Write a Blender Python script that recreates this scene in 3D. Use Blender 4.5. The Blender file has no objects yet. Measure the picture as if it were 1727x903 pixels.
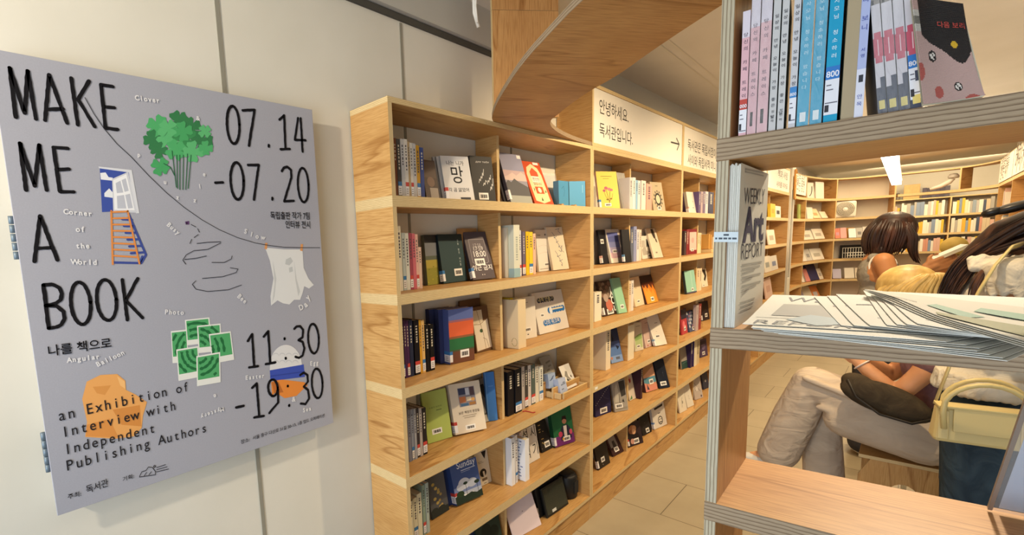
import bpy, bmesh, math, random
import numpy as np
from mathutils import Vector, Matrix
random.seed(7)
SC = bpy.context.scene
COL = SC.collection

# ------------------------------------------------------------------ camera
CAM = Vector((1.351, 0.0, 1.56))
FPX, CX, CY = 795.86, 675.71, 523.28          # calibrated focal length and principal point, 1727 x 903 frame
YAW, PITCH, ROLL = math.radians(47.586), math.radians(-7.1698), math.radians(-2.7675)
def cam_axes():
    cy, sy, cp, sp, cr, sr = math.cos(YAW), math.sin(YAW), math.cos(PITCH), math.sin(PITCH), math.cos(ROLL), math.sin(ROLL)
    f = Vector((-sy*cp, cy*cp, sp)); r = Vector((cy, sy, 0)); u = r.cross(f)
    return (cr*r+sr*u).normalized(), (-sr*r+cr*u).normalized(), f.normalized()
RT, UP, FW = cam_axes()
cd = bpy.data.cameras.new('camera'); cam = bpy.data.objects.new('camera', cd); COL.objects.link(cam)
cd.sensor_width = 36.0; cd.lens = FPX/1727*36.0
cd.shift_x = (863.5-CX)/1727; cd.shift_y = (CY-451.5)/1727
cd.clip_start = 0.05
cam.matrix_world = Matrix(((RT.x, UP.x, -FW.x, CAM.x), (RT.y, UP.y, -FW.y, CAM.y), (RT.z, UP.z, -FW.z, CAM.z), (0, 0, 0, 1)))
SC.camera = cam

# ------------------------------------------------------------------ world, lamps, exposure
w = bpy.data.worlds.new('world'); SC.world = w; w.use_nodes = True
bg = w.node_tree.nodes['Background']; bg.inputs[0].default_value = (0.80, 0.90, 1.0, 1); bg.inputs[1].default_value = 0.8
SC.view_settings.view_transform = 'Standard'; SC.view_settings.look = 'None'
SC.view_settings.exposure = 0.08; SC.view_settings.gamma = 1.0; SC.view_settings.use_curve_mapping = False
def area(name, loc, aim, sx, sy, power, col):
    l = bpy.data.lights.new(name, 'AREA'); l.shape = 'RECTANGLE'; l.size = sx; l.size_y = sy; l.energy = power; l.color = col
    o = bpy.data.objects.new(name, l); COL.objects.link(o); o.location = loc
    o.rotation_euler = (Vector(aim)-Vector(loc)).to_track_quat('-Z', 'Y').to_euler(); return o
def spot(name, loc, aim, power, col, deg=70, blend=.5, rad=.03):
    l = bpy.data.lights.new(name, 'SPOT'); l.energy = power; l.color = col; l.spot_size = math.radians(deg); l.spot_blend = blend; l.shadow_soft_size = rad
    o = bpy.data.objects.new(name, l); COL.objects.link(o); o.location = loc
    o.rotation_euler = (Vector(aim)-Vector(loc)).to_track_quat('-Z', 'Y').to_euler(); return o
WARM = (1.0, 0.76, 0.46); WARMW = (1.0, 0.85, 0.64); DAY = (0.77, 0.88, 1.0)
area('daylight_shop_front', (1.3, -1.75, 0.95), (0.8, 3.0, 0.8), 2.6, 1.5, 50, DAY)
spot('entrance_spot', (0.75, -1.35, 2.44), (0.0, 0.72, 1.62), 165, WARMW, 62, .8, .05)
spot('shelf_spot', (1.42, 2.45, 2.42), (1.38, 1.05, 1.27), 165, WARMW, 36, .45, .05)
for i, (x, y, p) in enumerate([(1.25, 2.2, 26), (1.3, 3.6, 26), (1.3, 5.0, 26), (1.3, 6.4, 24)]):
    spot('track_spot', (x, y, 2.40), (0.30, y+0.25, 0.95), p*3.5, WARM, 125, .8, .022)
area('ceiling_wash_aisle', (1.35, 4.0, 2.56), (1.35, 4.0, 0), 1.0, 5.0, 17, WARM)
area('ceiling_fill_aisle', (1.5, 4.4, 2.34), (1.5, 4.4, 3), 1.2, 6.0, 8, WARMW)  # upward fill with no fitting, added to brighten the ceiling
area('lamp_uplight_far', (1.1, 8.6, 2.34), (1.1, 8.6, 3), .3, 3.0, 5, WARMW)
area('back_wall_fill', (1.5, 11.6, 2.42), (1.5, 12.8, 1.4), 1.6, .5, 40, WARM)  # area light with no fitting, added to brighten the far back bookcase
area('ceiling_wash_far', (1.15, 9.0, 2.56), (1.15, 9.0, 0), 1.2, 3.0, 60, WARM)

# ------------------------------------------------------------------ unprojection: a photo pixel to a point on a real plane
def ray(px, py): return FW + RT*((px-CX)/FPX) - UP*((py-CY)/FPX)
def atX(px, py, X): d = ray(px, py); return CAM + d*((X-CAM.x)/d.x)
def atY(px, py, Y): d = ray(px, py); return CAM + d*((Y-CAM.y)/d.y)
def atZ(px, py, Z): d = ray(px, py); return CAM + d*((Z-CAM.z)/d.z)
def atD(px, py, D): return CAM + ray(px, py)*D
TH = math.radians(7.26)
SD = Vector((math.cos(TH), math.sin(TH), 0)); SN = Vector((-math.sin(TH), math.cos(TH), 0))   # near shelf: along, away
def SP(s, n, z): p = CAM + SD*s + SN*n; return Vector((p.x, p.y, z))
def atN(px, py, n): d = ray(px, py); return CAM + d*(n/d.dot(SN))

# ------------------------------------------------------------------ materials
def lin(c): return c/12.92 if c <= .04045 else ((c+.055)/1.055)**2.4
def hexc(h): return tuple(lin(int(h[i:i+2], 16)/255) for i in (0, 2, 4))+(1,)
_M = {}
def flat(h, rough=.6, spec=.3, metal=0.0, name=None):
    k = (h, rough, spec, metal)
    if k in _M: return _M[k]
    m = bpy.data.materials.new(name or ('paint_'+h)); m.use_nodes = True; nt = m.node_tree; b = nt.nodes['Principled BSDF']
    b.inputs['Base Color'].default_value = hexc(h); b.inputs['Roughness'].default_value = rough
    b.inputs['Specular IOR Level'].default_value = spec; b.inputs['Metallic'].default_value = metal
    _M[k] = m; return m
class NT:
    def __init__(s, name, rough=.6, spec=.3):
        s.m = bpy.data.materials.new(name); s.m.use_nodes = True; s.nt = s.m.node_tree; s.b = s.nt.nodes['Principled BSDF']
        s.b.inputs['Roughness'].default_value = rough; s.b.inputs['Specular IOR Level'].default_value = spec
    def n(s, t, **kw):
        x = s.nt.nodes.new(t)
        for k, v in kw.items():
            if k.startswith('i_'): x.inputs[k[2:].replace('_', ' ')].default_value = v
            else: setattr(x, k, v)
        return x
    def l(s, a, b): s.nt.links.new(a, b)
    def coord(s, kind, scale):
        t = s.n('ShaderNodeTexCoord'); mp = s.n('ShaderNodeMapping'); mp.inputs['Scale'].default_value = scale
        s.l(t.outputs[kind], mp.inputs[0]); return mp.outputs[0]
    def ramp(s, fac, *stops):
        r = s.n('ShaderNodeValToRGB'); e = r.color_ramp.elements
        while len(e) < len(stops): e.new(.5)
        for x, (p, h) in zip(e, stops): x.position = p; x.color = hexc(h)
        s.l(fac, r.inputs[0]); return r.outputs[0]
    def mix(s, fac, a, b, mode='MIX'):
        x = s.n('ShaderNodeMix', data_type='RGBA', blend_type=mode)
        if isinstance(fac, (int, float)): x.inputs[0].default_value = fac
        else: s.l(fac, x.inputs[0])
        for k, v in ((6, a), (7, b)):
            if isinstance(v, str): x.inputs[k].default_value = hexc(v)
            else: s.l(v, x.inputs[k])
        return x.outputs[2]
    def col(s, c): s.l(c, s.b.inputs['Base Color'])
    def bump(s, h, st=.1, d=.002):
        x = s.n('ShaderNodeBump'); x.inputs['Strength'].default_value = st; x.inputs['Distance'].default_value = d
        s.l(h, x.inputs['Height']); s.l(x.outputs[0], s.b.inputs['Normal'])
def ply_face(name, c1, c2, c3, rough=.45):
    q = NT(name, rough, .35); v = q.coord('UV', (.55, 4.2, 1))
    n1 = q.n('ShaderNodeTexNoise', i_Scale=1.3, i_Detail=3, i_Roughness=.45, i_Distortion=.5); q.l(v, n1.inputs['Vector'])
    mm = q.n('ShaderNodeMath', operation='MULTIPLY'); mm.inputs[1].default_value = 5; q.l(n1.outputs[0], mm.inputs[0])
    fr = q.n('ShaderNodeMath', operation='FRACT'); q.l(mm.outputs[0], fr.inputs[0])
    rings = q.ramp(fr.outputs[0], (0, 'ffffff'), (.86, 'f4f0ea'), (.95, 'c4ac88'), (1, 'fbf9f6'))
    v2 = q.coord('UV', (14, 260, 1)); n2 = q.n('ShaderNodeTexNoise', i_Scale=1, i_Detail=3); q.l(v2, n2.inputs['Vector'])
    v3 = q.coord('UV', (2.2, 4, 1)); n3 = q.n('ShaderNodeTexNoise', i_Scale=1.2, i_Detail=2); q.l(v3, n3.inputs['Vector'])
    base = q.ramp(n3.outputs[0], (.3, c1), (.7, c2))
    g = q.mix(q.ramp(n2.outputs[0], (.42, '000000'), (.75, 'ffffff')), base, c3)
    q.col(q.mix(.75, g, rings, 'MULTIPLY')); q.bump(n2.outputs[0], .08, .0006); return q.m
def ply_edge(name, light, dark, gap, plies=1/.0026, wob=.0022):
    q = NT(name, .6, .25); t = q.n('ShaderNodeTexCoord'); s = q.n('ShaderNodeSeparateXYZ'); q.l(t.outputs['UV'], s.inputs[0])
    nv = q.coord('UV', (16, 60, 1)); n = q.n('ShaderNodeTexNoise', i_Scale=1, i_Detail=3); q.l(nv, n.inputs['Vector'])
    a = q.n('ShaderNodeMath', operation='MULTIPLY_ADD'); q.l(n.outputs[0], a.inputs[0]); a.inputs[1].default_value = wob; q.l(s.outputs['Y'], a.inputs[2])
    m = q.n('ShaderNodeMath', operation='MULTIPLY'); q.l(a.outputs[0], m.inputs[0]); m.inputs[1].default_value = plies/2
    fr = q.n('ShaderNodeMath', operation='FRACT'); q.l(m.outputs[0], fr.inputs[0])
    c = q.ramp(fr.outputs[0], (0, light), (.40, light), (.52, dark), (.58, gap), (.64, dark), (.95, light))
    v2 = q.coord('UV', (40, 1500, 1)); n2 = q.n('ShaderNodeTexNoise', i_Scale=1, i_Detail=2); q.l(v2, n2.inputs['Vector'])
    v3 = q.coord('UV', (5, 380, 1)); n3 = q.n('ShaderNodeTexNoise', i_Scale=1, i_Detail=2); q.l(v3, n3.inputs['Vector'])
    c = q.mix(q.ramp(n3.outputs[0], (.62, '000000'), (.72, '999999')), c, gap)
    q.col(q.mix(.35, c, q.ramp(n2.outputs[0], (.3, 'a09078'), (.7, 'ffffff')), 'MULTIPLY')); return q.m
PLY = ply_face('plywood_face', 'cfa66c', 'bf9359', 'ae8148')
PLYD = ply_face('plywood_face_shaded', 'c69860', 'b68652', '9e6f3e')  # same plywood as PLY, with shade put into a darker colour
EDGE = ply_edge('plywood_edge', 'e2cb9c', 'cdb07a', '8a6a40')
EDGEN = ply_edge('plywood_edge_daylit', 'a8957c', '8c765e', '5a4a3a', 1/.0034, .007)  # cool daylight on the front edges is put into this grey
EDGEU = ply_edge('plywood_edge_upright', 'c2b9a2', '9c8c74', '5f5242')
def wall_mat(name, c1, c2, sc=3):
    q = NT(name, .75, .2); n = q.n('ShaderNodeTexNoise', i_Scale=sc, i_Detail=5); q.l(q.coord('Object', (1, 1, 1)), n.inputs['Vector'])
    q.col(q.ramp(n.outputs[0], (.35, c1), (.65, c2))); n2 = q.n('ShaderNodeTexNoise', i_Scale=220, i_Detail=2); q.l(q.coord('Object', (1, 1, 1)), n2.inputs['Vector'])
    q.bump(n2.outputs[0], .06, .001); return q.m
WALL = wall_mat('painted_wall_panel', 'dcd9cf', 'd6d3c8')
CEIL = wall_mat('painted_ceiling', 'e0dbd0', 'dad5c9')
SEAM = flat('8f8c80', .6)
def floor_mat():
    q = NT('concrete_vinyl_floor', .42, .35); n = q.n('ShaderNodeTexNoise', i_Scale=2.2, i_Detail=7, i_Roughness=.6); q.l(q.coord('Object', (1, 1, 1)), n.inputs['Vector'])
    n2 = q.n('ShaderNodeTexNoise', i_Scale=1.1, i_Detail=3); q.l(q.coord('Object', (2.5, .6, 1)), n2.inputs['Vector'])
    c = q.mix(.5, q.ramp(n.outputs[0], (.3, '9c9078'), (.7, 'b3a78d')), q.ramp(n2.outputs[0], (.3, '948870'), (.7, 'b0a48a')))
    br = q.n('ShaderNodeTexBrick', i_Scale=1.0); br.offset = .5; br.inputs['Mortar Size'].default_value = .0022; br.inputs['Brick Width'].default_value = .91; br.inputs['Row Height'].default_value = .457
    q.l(q.coord('Object', (1, 1, 1)), br.inputs['Vector']); br.inputs['Mortar Smooth'].default_value = 0
    q.col(q.mix(br.outputs['Fac'], c, '5e5444')); return q.m
FLOOR = floor_mat()
PAPER = flat('e6e3d6', .7); PAGE = flat('d9d0b8', .8); WHITE = flat('e4e2dc', .55); INK = flat('17161a', .75, .1)

# ------------------------------------------------------------------ mesh builder
class MB:
    def __init__(s): s.v = []; s.f = []; s.mi = []; s.uv = []; s.sm = []
    def poly(s, pts, mi=0, uv=None, smooth=False):
        k = len(s.v); s.v += [tuple(p) for p in pts]; s.f.append(tuple(range(k, k+len(pts)))); s.mi.append(mi)
        s.uv.append(uv or [(0, 0)]*len(pts)); s.sm.append(smooth)
    def mesh(s, verts, faces, mi=0, smooth=True):
        k = len(s.v); s.v += [tuple(p) for p in verts]
        for f in faces: s.f.append(tuple(i+k for i in f)); s.mi.append(mi); s.uv.append([(0, 0)]*len(f)); s.sm.append(smooth)
    def box(s, o, ex, ey, ez, thin=None, mf=0, me=1, grain=None):
        """box from corner o with edge vectors; faces across the thin axis get material mf, all others me (uv in metres)"""
        o = Vector(o); E = [Vector(ex), Vector(ey), Vector(ez)]; L = [e.length for e in E]; off = (o.x*.37+o.y*.61+o.z*1.7, o.z*.53+o.y*.29)
        for a in range(3):
            b, c = (a+1) % 3, (a+2) % 3
            for side in (0, 1):
                p0 = o + (E[a] if side else Vector()); q = [p0, p0+E[b], p0+E[b]+E[c], p0+E[c]]; uv = [(0, 0), (L[b], 0), (L[b], L[c]), (0, L[c])]
                if thin is None: m = mf
                elif a == thin: m = mf
                else: m = me
                if thin is not None and a != thin:
                    if b == thin: uv = [(y, x) for x, y in uv]
                else:
                    g = grain if grain is not None else (b if L[b] > L[c] else c)
                    if g == c: uv = [(y, x) for x, y in uv]
                uv = [(x+off[0], y+(off[1] if (thin is None or a == thin) else 0)) for x, y in uv]
                if not side: q.reverse(); uv.reverse()
                s.poly(q, m, uv)
        return s
    def abox(s, x0, x1, y0, y1, z0, z1, **k): return s.box((x0, y0, z0), (x1-x0, 0, 0), (0, y1-y0, 0), (0, 0, z1-z0), **k)
    def tube(s, path, r, n=8, mi=0, caps=True, smooth=True, flat_=1.0, upv=None):
        P = [Vector(p) for p in path]; R = r if isinstance(r, (list, tuple)) else [r]*len(P); rings = []; k = len(s.v)
        ref = Vector(upv) if upv else None
        for i, p in enumerate(P):
            t = (P[min(i+1, len(P)-1)]-P[max(i-1, 0)]).normalized()
            if ref is None: ref = Vector((0, 0, 1)) if abs(t.z) < .9 else Vector((1, 0, 0))
            a = t.cross(ref)
            if a.length < 1e-6: a = t.orthogonal()
            a.normalize(); b = a.cross(t).normalized()
            if not upv: ref = b
            s.v += [tuple(p+(a*math.cos(j*2*math.pi/n)+b*math.sin(j*2*math.pi/n)*flat_)*R[i]) for j in range(n)]
        F = []
        for i in range(len(P)-1):
            for j in range(n): F.append((k+i*n+j, k+i*n+(j+1) % n, k+(i+1)*n+(j+1) % n, k+(i+1)*n+j))
        if caps: F.append(tuple(k+j for j in range(n))[::-1]); F.append(tuple(k+(len(P)-1)*n+j for j in range(n)))
        for f in F: s.f.append(f); s.mi.append(mi); s.uv.append([(0, 0)]*len(f)); s.sm.append(smooth)
    def lathe(s, prof, c, axis=(0, 0, 1), n=24, mi=0, smooth=True):
        ax = Vector(axis).normalized(); a = ax.orthogonal().normalized(); b = ax.cross(a); k = len(s.v); c = Vector(c)
        for r, h in prof: s.v += [tuple(c+ax*h+(a*math.cos(j*2*math.pi/n)+b*math.sin(j*2*math.pi/n))*max(r, 1e-5)) for j in range(n)]
        for i in range(len(prof)-1):
            for j in range(n):
                s.f.append((k+i*n+j, k+i*n+(j+1) % n, k+(i+1)*n+(j+1) % n, k+(i+1)*n+j)); s.mi.append(mi); s.uv.append([(0, 0)]*4); s.sm.append(smooth)
    def ell(s, c, r, rot=None, n=16, mi=0):
        c = Vector(c); k = len(s.v); m = rot or Matrix.Identity(3); h = n//2
        for i in range(h+1):
            t = math.pi*i/h
            for j in range(n):
                p = 2*math.pi*j/n; s.v.append(tuple(c+m @ Vector((r[0]*math.sin(t)*math.cos(p), r[1]*math.sin(t)*math.sin(p), r[2]*math.cos(t)))))
        for i in range(h):
            for j in range(n):
                s.f.append((k+(i+1)*n+j, k+(i+1)*n+(j+1) % n, k+i*n+(j+1) % n, k+i*n+j)); s.mi.append(mi); s.uv.append([(0, 0)]*4); s.sm.append(True)
    def cap(s, p0, r0, p1, r1, n=14, mi=0):
        p0, p1 = Vector(p0), Vector(p1); d = (p1-p0).normalized(); pr = []
        path = []; R = []
        for i in range(5): t = math.pi/2*i/4; path.append(p0-d*r0*math.cos(t)); R.append(max(r0*math.sin(t), 1e-4))
        for i in range(5): t = math.pi/2*i/4; path.append(p1+d*r1*math.sin(t)); R.append(max(r1*math.cos(t), 1e-4))
        s.tube(path, R, n, mi)
    def build(s, name, mats, parent=None, bevel=0):
        me = bpy.data.meshes.new(name); me.from_pydata(s.v, [], s.f)
        for m in (mats if isinstance(mats, (list, tuple)) else [mats]): me.materials.append(m)
        me.polygons.foreach_set('material_index', s.mi); me.polygons.foreach_set('use_smooth', s.sm)
        ul = me.uv_layers.new(name='UVMap'); ul.data.foreach_set('uv', [x for f in s.uv for p in f for x in p])
        me.update()
        if bevel:
            bm = bmesh.new(); bm.from_mesh(me); bmesh.ops.remove_doubles(bm, verts=bm.verts, dist=1e-5); bm.to_mesh(me); bm.free()
        o = bpy.data.objects.new(name, me); COL.objects.link(o)
        if parent: o.parent = parent
        if bevel:
            b = o.modifiers.new('bevel', 'BEVEL'); b.width = bevel; b.segments = 2; b.limit_method = 'ANGLE'
        return o
def tag(o, label=None, cat=None, group=None, kind=None):
    if label: o['label'] = label
    if cat: o['category'] = cat
    if group: o['group'] = group
    if kind: o['kind'] = kind
    return o
def thing(name, label, cat, loc=(0, 0, 0), group=None, mat=None):
    o = bpy.data.objects.new(name, None); COL.objects.link(o); o.empty_display_size = .05
    if mat is not None: o.matrix_world = mat
    else: o.location = loc
    return tag(o, label, cat, group)
_T = {}
def text2d(body, offset=0.0):
    k = (body, offset)
    if k in _T: return _T[k]
    cu = bpy.data.curves.new('lettering_source', 'FONT'); cu.body = body; cu.offset = offset; cu.resolution_u = 3
    o = bpy.data.objects.new('lettering_source', cu); COL.objects.link(o)
    dg = bpy.context.evaluated_depsgraph_get(); dg.update(); me = bpy.data.meshes.new_from_object(o.evaluated_get(dg))
    V = [(v.co.x, v.co.y) for v in me.vertices]; F = [tuple(p.vertices) for p in me.polygons]
    bpy.data.objects.remove(o); bpy.data.curves.remove(cu); bpy.data.meshes.remove(me)
    if not V: V = [(0, 0)]; F = []
    x0 = min(v[0] for v in V); x1 = max(v[0] for v in V); _T[k] = (V, F, x0, x1); return _T[k]
def put_text(mb, body, o, ex, ey, mi=0, offset=0.0, size=None, width=None, ystretch=1.0, mono=None, center=False):
    """lettering on a plane: origin o, unit vectors ex (reading) and ey (up); width fixes the overall length, size the em height"""
    o, ex, ey = Vector(o), Vector(ex), Vector(ey)
    if mono:
        for i, ch in enumerate(body):
            if ch == ' ': continue
            V, F, a, b = text2d(ch, offset); sz = size; mid = (a+b)/2
            mb.mesh([o+ex*(mono*(i+.5)+(x-mid)*sz*.92)+ey*(y*sz*ystretch) for x, y in V], F, mi, False)
        return
    V, F, a, b = text2d(body, offset); sx = (width/(b-a)) if width else size; sy = (size or sx)*ystretch
    dx = (a+b)/2 if center else a
    mb.mesh([o+ex*((x-dx)*sx)+ey*(y*sy) for x, y in V], F, mi, False)
def stroke(mb, pts, wd, nrm, mi=0, n=10):
    P = [Vector(p) for p in pts]; nrm = Vector(nrm).normalized()
    for a, b in zip(P, P[1:]):
        d = b-a
        if d.length < 1e-6: continue
        s = nrm.cross(d.normalized())*wd/2; mb.poly([a-s, b-s, b+s, a+s], mi)
    u = nrm.orthogonal().normalized(); v = nrm.cross(u)
    for p in P: mb.poly([p+nrm*1e-5+(u*math.cos(t*2*math.pi/n)+v*math.sin(t*2*math.pi/n))*wd/2 for t in range(n)], mi)
# ================================================================== the room
def struct(name, mb, mats, parent=None):
    o = mb.build(name, mats, parent)
    if parent is None: o['kind'] = 'structure'
    return o
CZ = 2.58
struct('floor', MB().abox(-.1, 3.4, -2.0, 13.5, -.1, 0), FLOOR)
struct('ceiling', MB().abox(-.1, 3.4, -2.0, 13.5, CZ, CZ+.1), CEIL)
struct('wall_left', MB().abox(-.12, 0, -2.0, 13.5, 0, CZ), WALL)
struct('wall_right', MB().abox(3.3, 3.42, -2.0, 13.5, 0, CZ), WALL)
struct('wall_back', MB().abox(-.1, 3.4, 13.3, 13.42, 0, CZ), WALL)
mb = MB(); mb.abox(-.1, .1, -2.1, -1.98, 0, CZ); mb.abox(2.9, 3.4, -2.1, -1.98, 0, CZ); mb.abox(.1, 2.9, -2.1, -1.98, 2.25, CZ)
struct('wall_front', mb, WALL)
mb = MB(); mb.abox(.0, .012, -2.0, 1.86, 2.405, 2.425)
struct('trim_1', mb, flat('4c4a44', .6))
struct('trim_2', MB().abox(.0, .03, -2.0, 13.3, 2.428, CZ), flat('b9b7b0', .6))
k = 3
for y in (-.10, .601, 1.302, 2.003, 2.704, 3.405, 4.106, 4.807):
    struct('trim_%d' % k, MB().abox(0, .0025, y-.006, y+.006, .0, 2.40), SEAM); k += 1

# ceiling cable, the recessed line in the ceiling
mb = MB(); P0 = atZ(797, -30, CZ)
mb.tube([P0, P0+Vector((.004, .0, -.05)), atX(800, 22, P0.x+.004), atX(807, 46, P0.x+.006)], .007, 8)
mb.tube([P0+Vector((.012, .004, 0)), P0+Vector((.014, .004, -.05)), atX(802, 10, P0.x+.014), atX(805, 38, P0.x+.014)], .004, 6)
tag(mb.build('hanging_cable', flat('e8e6e0', .5)), 'white cable ends hanging from the ceiling beside the curved canopy', 'cable')
mb = MB()
for dy in (0, .05):
    a = atZ(1112, 55, CZ); b = atZ(1207, 132, CZ); d = (b-a).normalized(); s = Vector((-d.y, d.x, 0))
    a = a+s*dy-d*.5; b = b+s*dy+d*3
    mb.poly([a-s*.004-Vector((0, 0, .002)), a+s*.004-Vector((0, 0, .002)), b+s*.004-Vector((0, 0, .002)), b-s*.004-Vector((0, 0, .002))])
struct('trim_11', mb, flat('dcd6c6', .6))

# ================================================================== bookcases along the poster wall
LV = [1.738, 1.416, 1.094, .772, .450]; ZB = .150; ZT = 2.044; XF = .200; T = .018
PM = [PLY, EDGE]
ORD = ['first', 'second', 'third', 'fourth', 'fifth', 'sixth', 'seventh', 'eighth', 'ninth', 'tenth', 'eleventh', 'twelfth', 'thirteenth', 'fourteenth', 'fifteenth', 'sixteenth', 'seventeenth', 'eighteenth', 'nineteenth', 'twentieth']
def panel(name, parent, x0, x1, y0, y1, z0, z1, thin, mats=None, grain=None, bevel=0):
    o = MB(); L = parent.location if parent else Vector()
    o.abox(x0-L.x, x1-L.x, y0-L.y, y1-L.y, z0-L.z, z1-L.z, thin=thin, grain=grain); return o.build(name, mats or PM, parent, bevel)
def wall_bookcase(y0, y1, label):
    r = thing('bookcase', label, 'bookcase', (XF/2, (y0+y1)/2, 0), 'plywood bookcases along the poster wall')
    x0 = .004; ys = [(ZT-T, ZT, 'top_board')]+[(z-2*T, z, 'shelf_board') for z in LV]+[(ZB-T, ZB, 'bottom_board')]
    for z0, z1, n in ys: panel(n, r, x0, XF, y0+.0008, y1-.0008, z0, z1, 2, grain=1)
    for (a, _, _), (_, b, _) in zip(ys, ys[1:]):
        panel('side_panel', r, x0, XF-.0005, y0+.001, y0+T, b, a, 1, grain=0)
        panel('side_panel', r, x0, XF-.0005, y1-T, y1-.001, b, a, 1, grain=0)
        ym = (y0+y1)/2; panel('divider', r, x0, .116, ym-T/2, ym+T/2, b, a, 1, grain=0)
    panel('plinth', r, .01, .188, y0+.002, y1-.002, 0, ZB-T, 0, grain=1)
    return r
YB = [1.038, 2.430, 3.815, 5.200, 6.585, 7.970]
WHICH = ['end bookcase beside the poster', 'second bookcase along the poster wall, under the greeting sign', 'third bookcase along the poster wall, under the second sign', 'fourth bookcase along the poster wall, behind the upright newspapers', 'fifth bookcase along the poster wall, last before the glass partition']
for i in range(5): wall_bookcase(YB[i], YB[i+1], 'tall open plywood bookcase, '+WHICH[i])
# header boxes with signs
SIGNM = flat('e4dfd6', .6)
def header(y0, y1, label):
    r = thing('header_box', label, 'header box', (XF/2, (y0+y1)/2, ZT), 'sign header boxes on the bookcases'); z1 = 2.353
    panel('bottom_board', r, .004, XF, y0+.0008, y1-.0008, ZT+.0003, ZT+T, 2, grain=1); panel('top_board', r, .004, XF, y0+.0008, y1-.0008, z1-T, z1, 2, grain=1)
    for a, b in ((y0+.001, y0+T), (y1-T, y1-.001)): panel('side_panel', r, .004, XF-.0005, a, b, ZT+T, z1-T, 1, grain=0)
    return r
def sign(y0, y1, lines, label, arrow=False):
    r = thing('sign_board', label, 'sign', (XF-.012, (y0+y1)/2, ZT+T+.001), 'white header signs')
    L = r.location; o = MB().abox(0, .009, y0+T+.001-L.y, y1-T-.001-L.y, 0, 2.353-T-.001-L.z); o.build('sign_face', SIGNM, r)
    m = MB()
    for (txt, y, z, wd, ys) in lines: put_text(m, txt, (.0095, y-L.y, z-L.z), (0, 1, 0), (0, 0, 1), offset=.0, width=wd, ystretch=ys)
    m.build('sign_lettering', flat('2c2926', .6, .15), r)
    if arrow:
        a = MB(); N = (1, 0, 0); q = lambda px, py: atX(px, py, XF-.0024)-L
        stroke(a, [q(1132, 240), q(1145.5, 243.5)], .010, N); stroke(a, [q(1141, 233.5), q(1145.5, 243.5), q(1142, 253)], .010, N); a.build('arrow_mark', flat('3a3633', .6), r)
    return r
for i in range(1, 5): header(YB[i], YB[i+1], 'plywood box framing a white sign on top of the '+['', 'second', 'third', 'fourth', 'fifth'][i]+' bookcase from the poster')
def sl(p0, p1, X=XF-.0025): a = atX(*p0, X); b = atX(*p1, X); return a, b
a, b = sl((1011, 189), (1060, 206)); c, d = sl((1011, 228), (1067, 246))
sign(YB[1], YB[2], [('안녕하세요.', a.y, a.z, b.y-a.y, 1.05), ('독서관입니다.', c.y, c.z, d.y-c.y, 1.05)], 'white sign with a two line greeting and an arrow, on the second bookcase', True)
a, b = sl((1160, 251), (1206, 267)); c, d = sl((1160, 276), (1206, 290))
sign(YB[2], YB[3], [('독서관은 독립서점이', a.y, a.z, (b.y-a.y)*1.02, 1.05), ('사이와 독립서적 미니', c.y, c.z, (d.y-c.y)*1.02, 1.05)], 'white sign with two lines of thin writing, on the third bookcase')
sign(YB[3], YB[4], [('독서관은 작은', 5.35, 2.24, .50, 1.0), ('독립서점입니다', 5.35, 2.12, .55, 1.0)], 'white sign with two lines of writing, on the fourth bookcase')
a, b = sl((1303, 291), (1330, 299)); c, d = sl((1299, 311), (1324, 318))
sign(YB[4], YB[5], [('책과 사람', 7.18, 2.215, .62, .62), ('사이를 이어요', 7.12, 2.10, .70, .62)], 'white sign half hidden by the upright newspapers, on the fifth bookcase')

# ================================================================== the curved canopy shelf that crosses the aisle overhead
def smooth_poly(P, it=2):
    for _ in range(it):
        Q = [P[0]]
        for a, b in zip(P, P[1:]): Q += [tuple(a[i]*.75+b[i]*.25 for i in range(2)), tuple(a[i]*.25+b[i]*.75 for i in range(2))]
        P = Q+[P[-1]]
    return P
OUT = smooth_poly([(.183, 1.72), (.183, 1.60), (.285, 1.475), (.40, 1.357), (.60, 1.172), (.765, 1.052), (.86, .985), (1.0, .915), (1.12, .90)])
INN = smooth_poly([(.198, 2.425), (.215, 2.16), (.262, 1.93), (.325, 1.79), (.39, 1.735), (.485, 1.65), (.61, 1.555), (.72, 1.495), (.86, 1.378), (1.03, 1.255), (1.14, 1.185)])
def ring_plate(name, parent, z0, z1):
    m = MB(); L = parent.location; loop = OUT+INN[::-1]+[(.183, 2.425)]
    A = [Vector((x-L.x, y-L.y, 0)) for x, y in loop]; n = len(A)
    # triangulate with bmesh so that the concave outline fills properly
    bm = bmesh.new(); vs = [bm.verts.new((p.x, p.y, 0)) for p in A]; f = bm.faces.new(vs); bmesh.ops.triangulate(bm, faces=[f]); bm.verts.index_update()
    tris = [[v.index for v in t.verts] for t in bm.faces]; bm.free()
    for t in tris:
        p = [A[i] for i in t]
        if (p[1]-p[0]).cross(p[2]-p[0]).z < 0: p = p[::-1]
        uv = [(q.x*.5+q.y*.86, q.y*.5-q.x*.86) for q in p]
        m.poly([q+Vector((0, 0, z1-L.z)) for q in p], 0, uv); m.poly([q+Vector((0, 0, z0-L.z)) for q in p[::-1]], 0, uv[::-1])
    u = 0; area2 = sum(A[i].x*A[(i+1) % n].y-A[(i+1) % n].x*A[i].y for i in range(n))
    for i in range(n):
        a, b = A[i], A[(i+1) % n]; l = (b-a).length
        q = [a+Vector((0, 0, z0-L.z)), b+Vector((0, 0, z0-L.z)), b+Vector((0, 0, z1-L.z)), a+Vector((0, 0, z1-L.z))]; uv = [(u, 0), (u+l, 0), (u+l, z1-z0), (u, z1-z0)]
        if area2 < 0: q.reverse(); uv.reverse()
        m.poly(q, 1, uv); u += l
    return m.build(name, [PLYD, EDGEN], parent)
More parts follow.
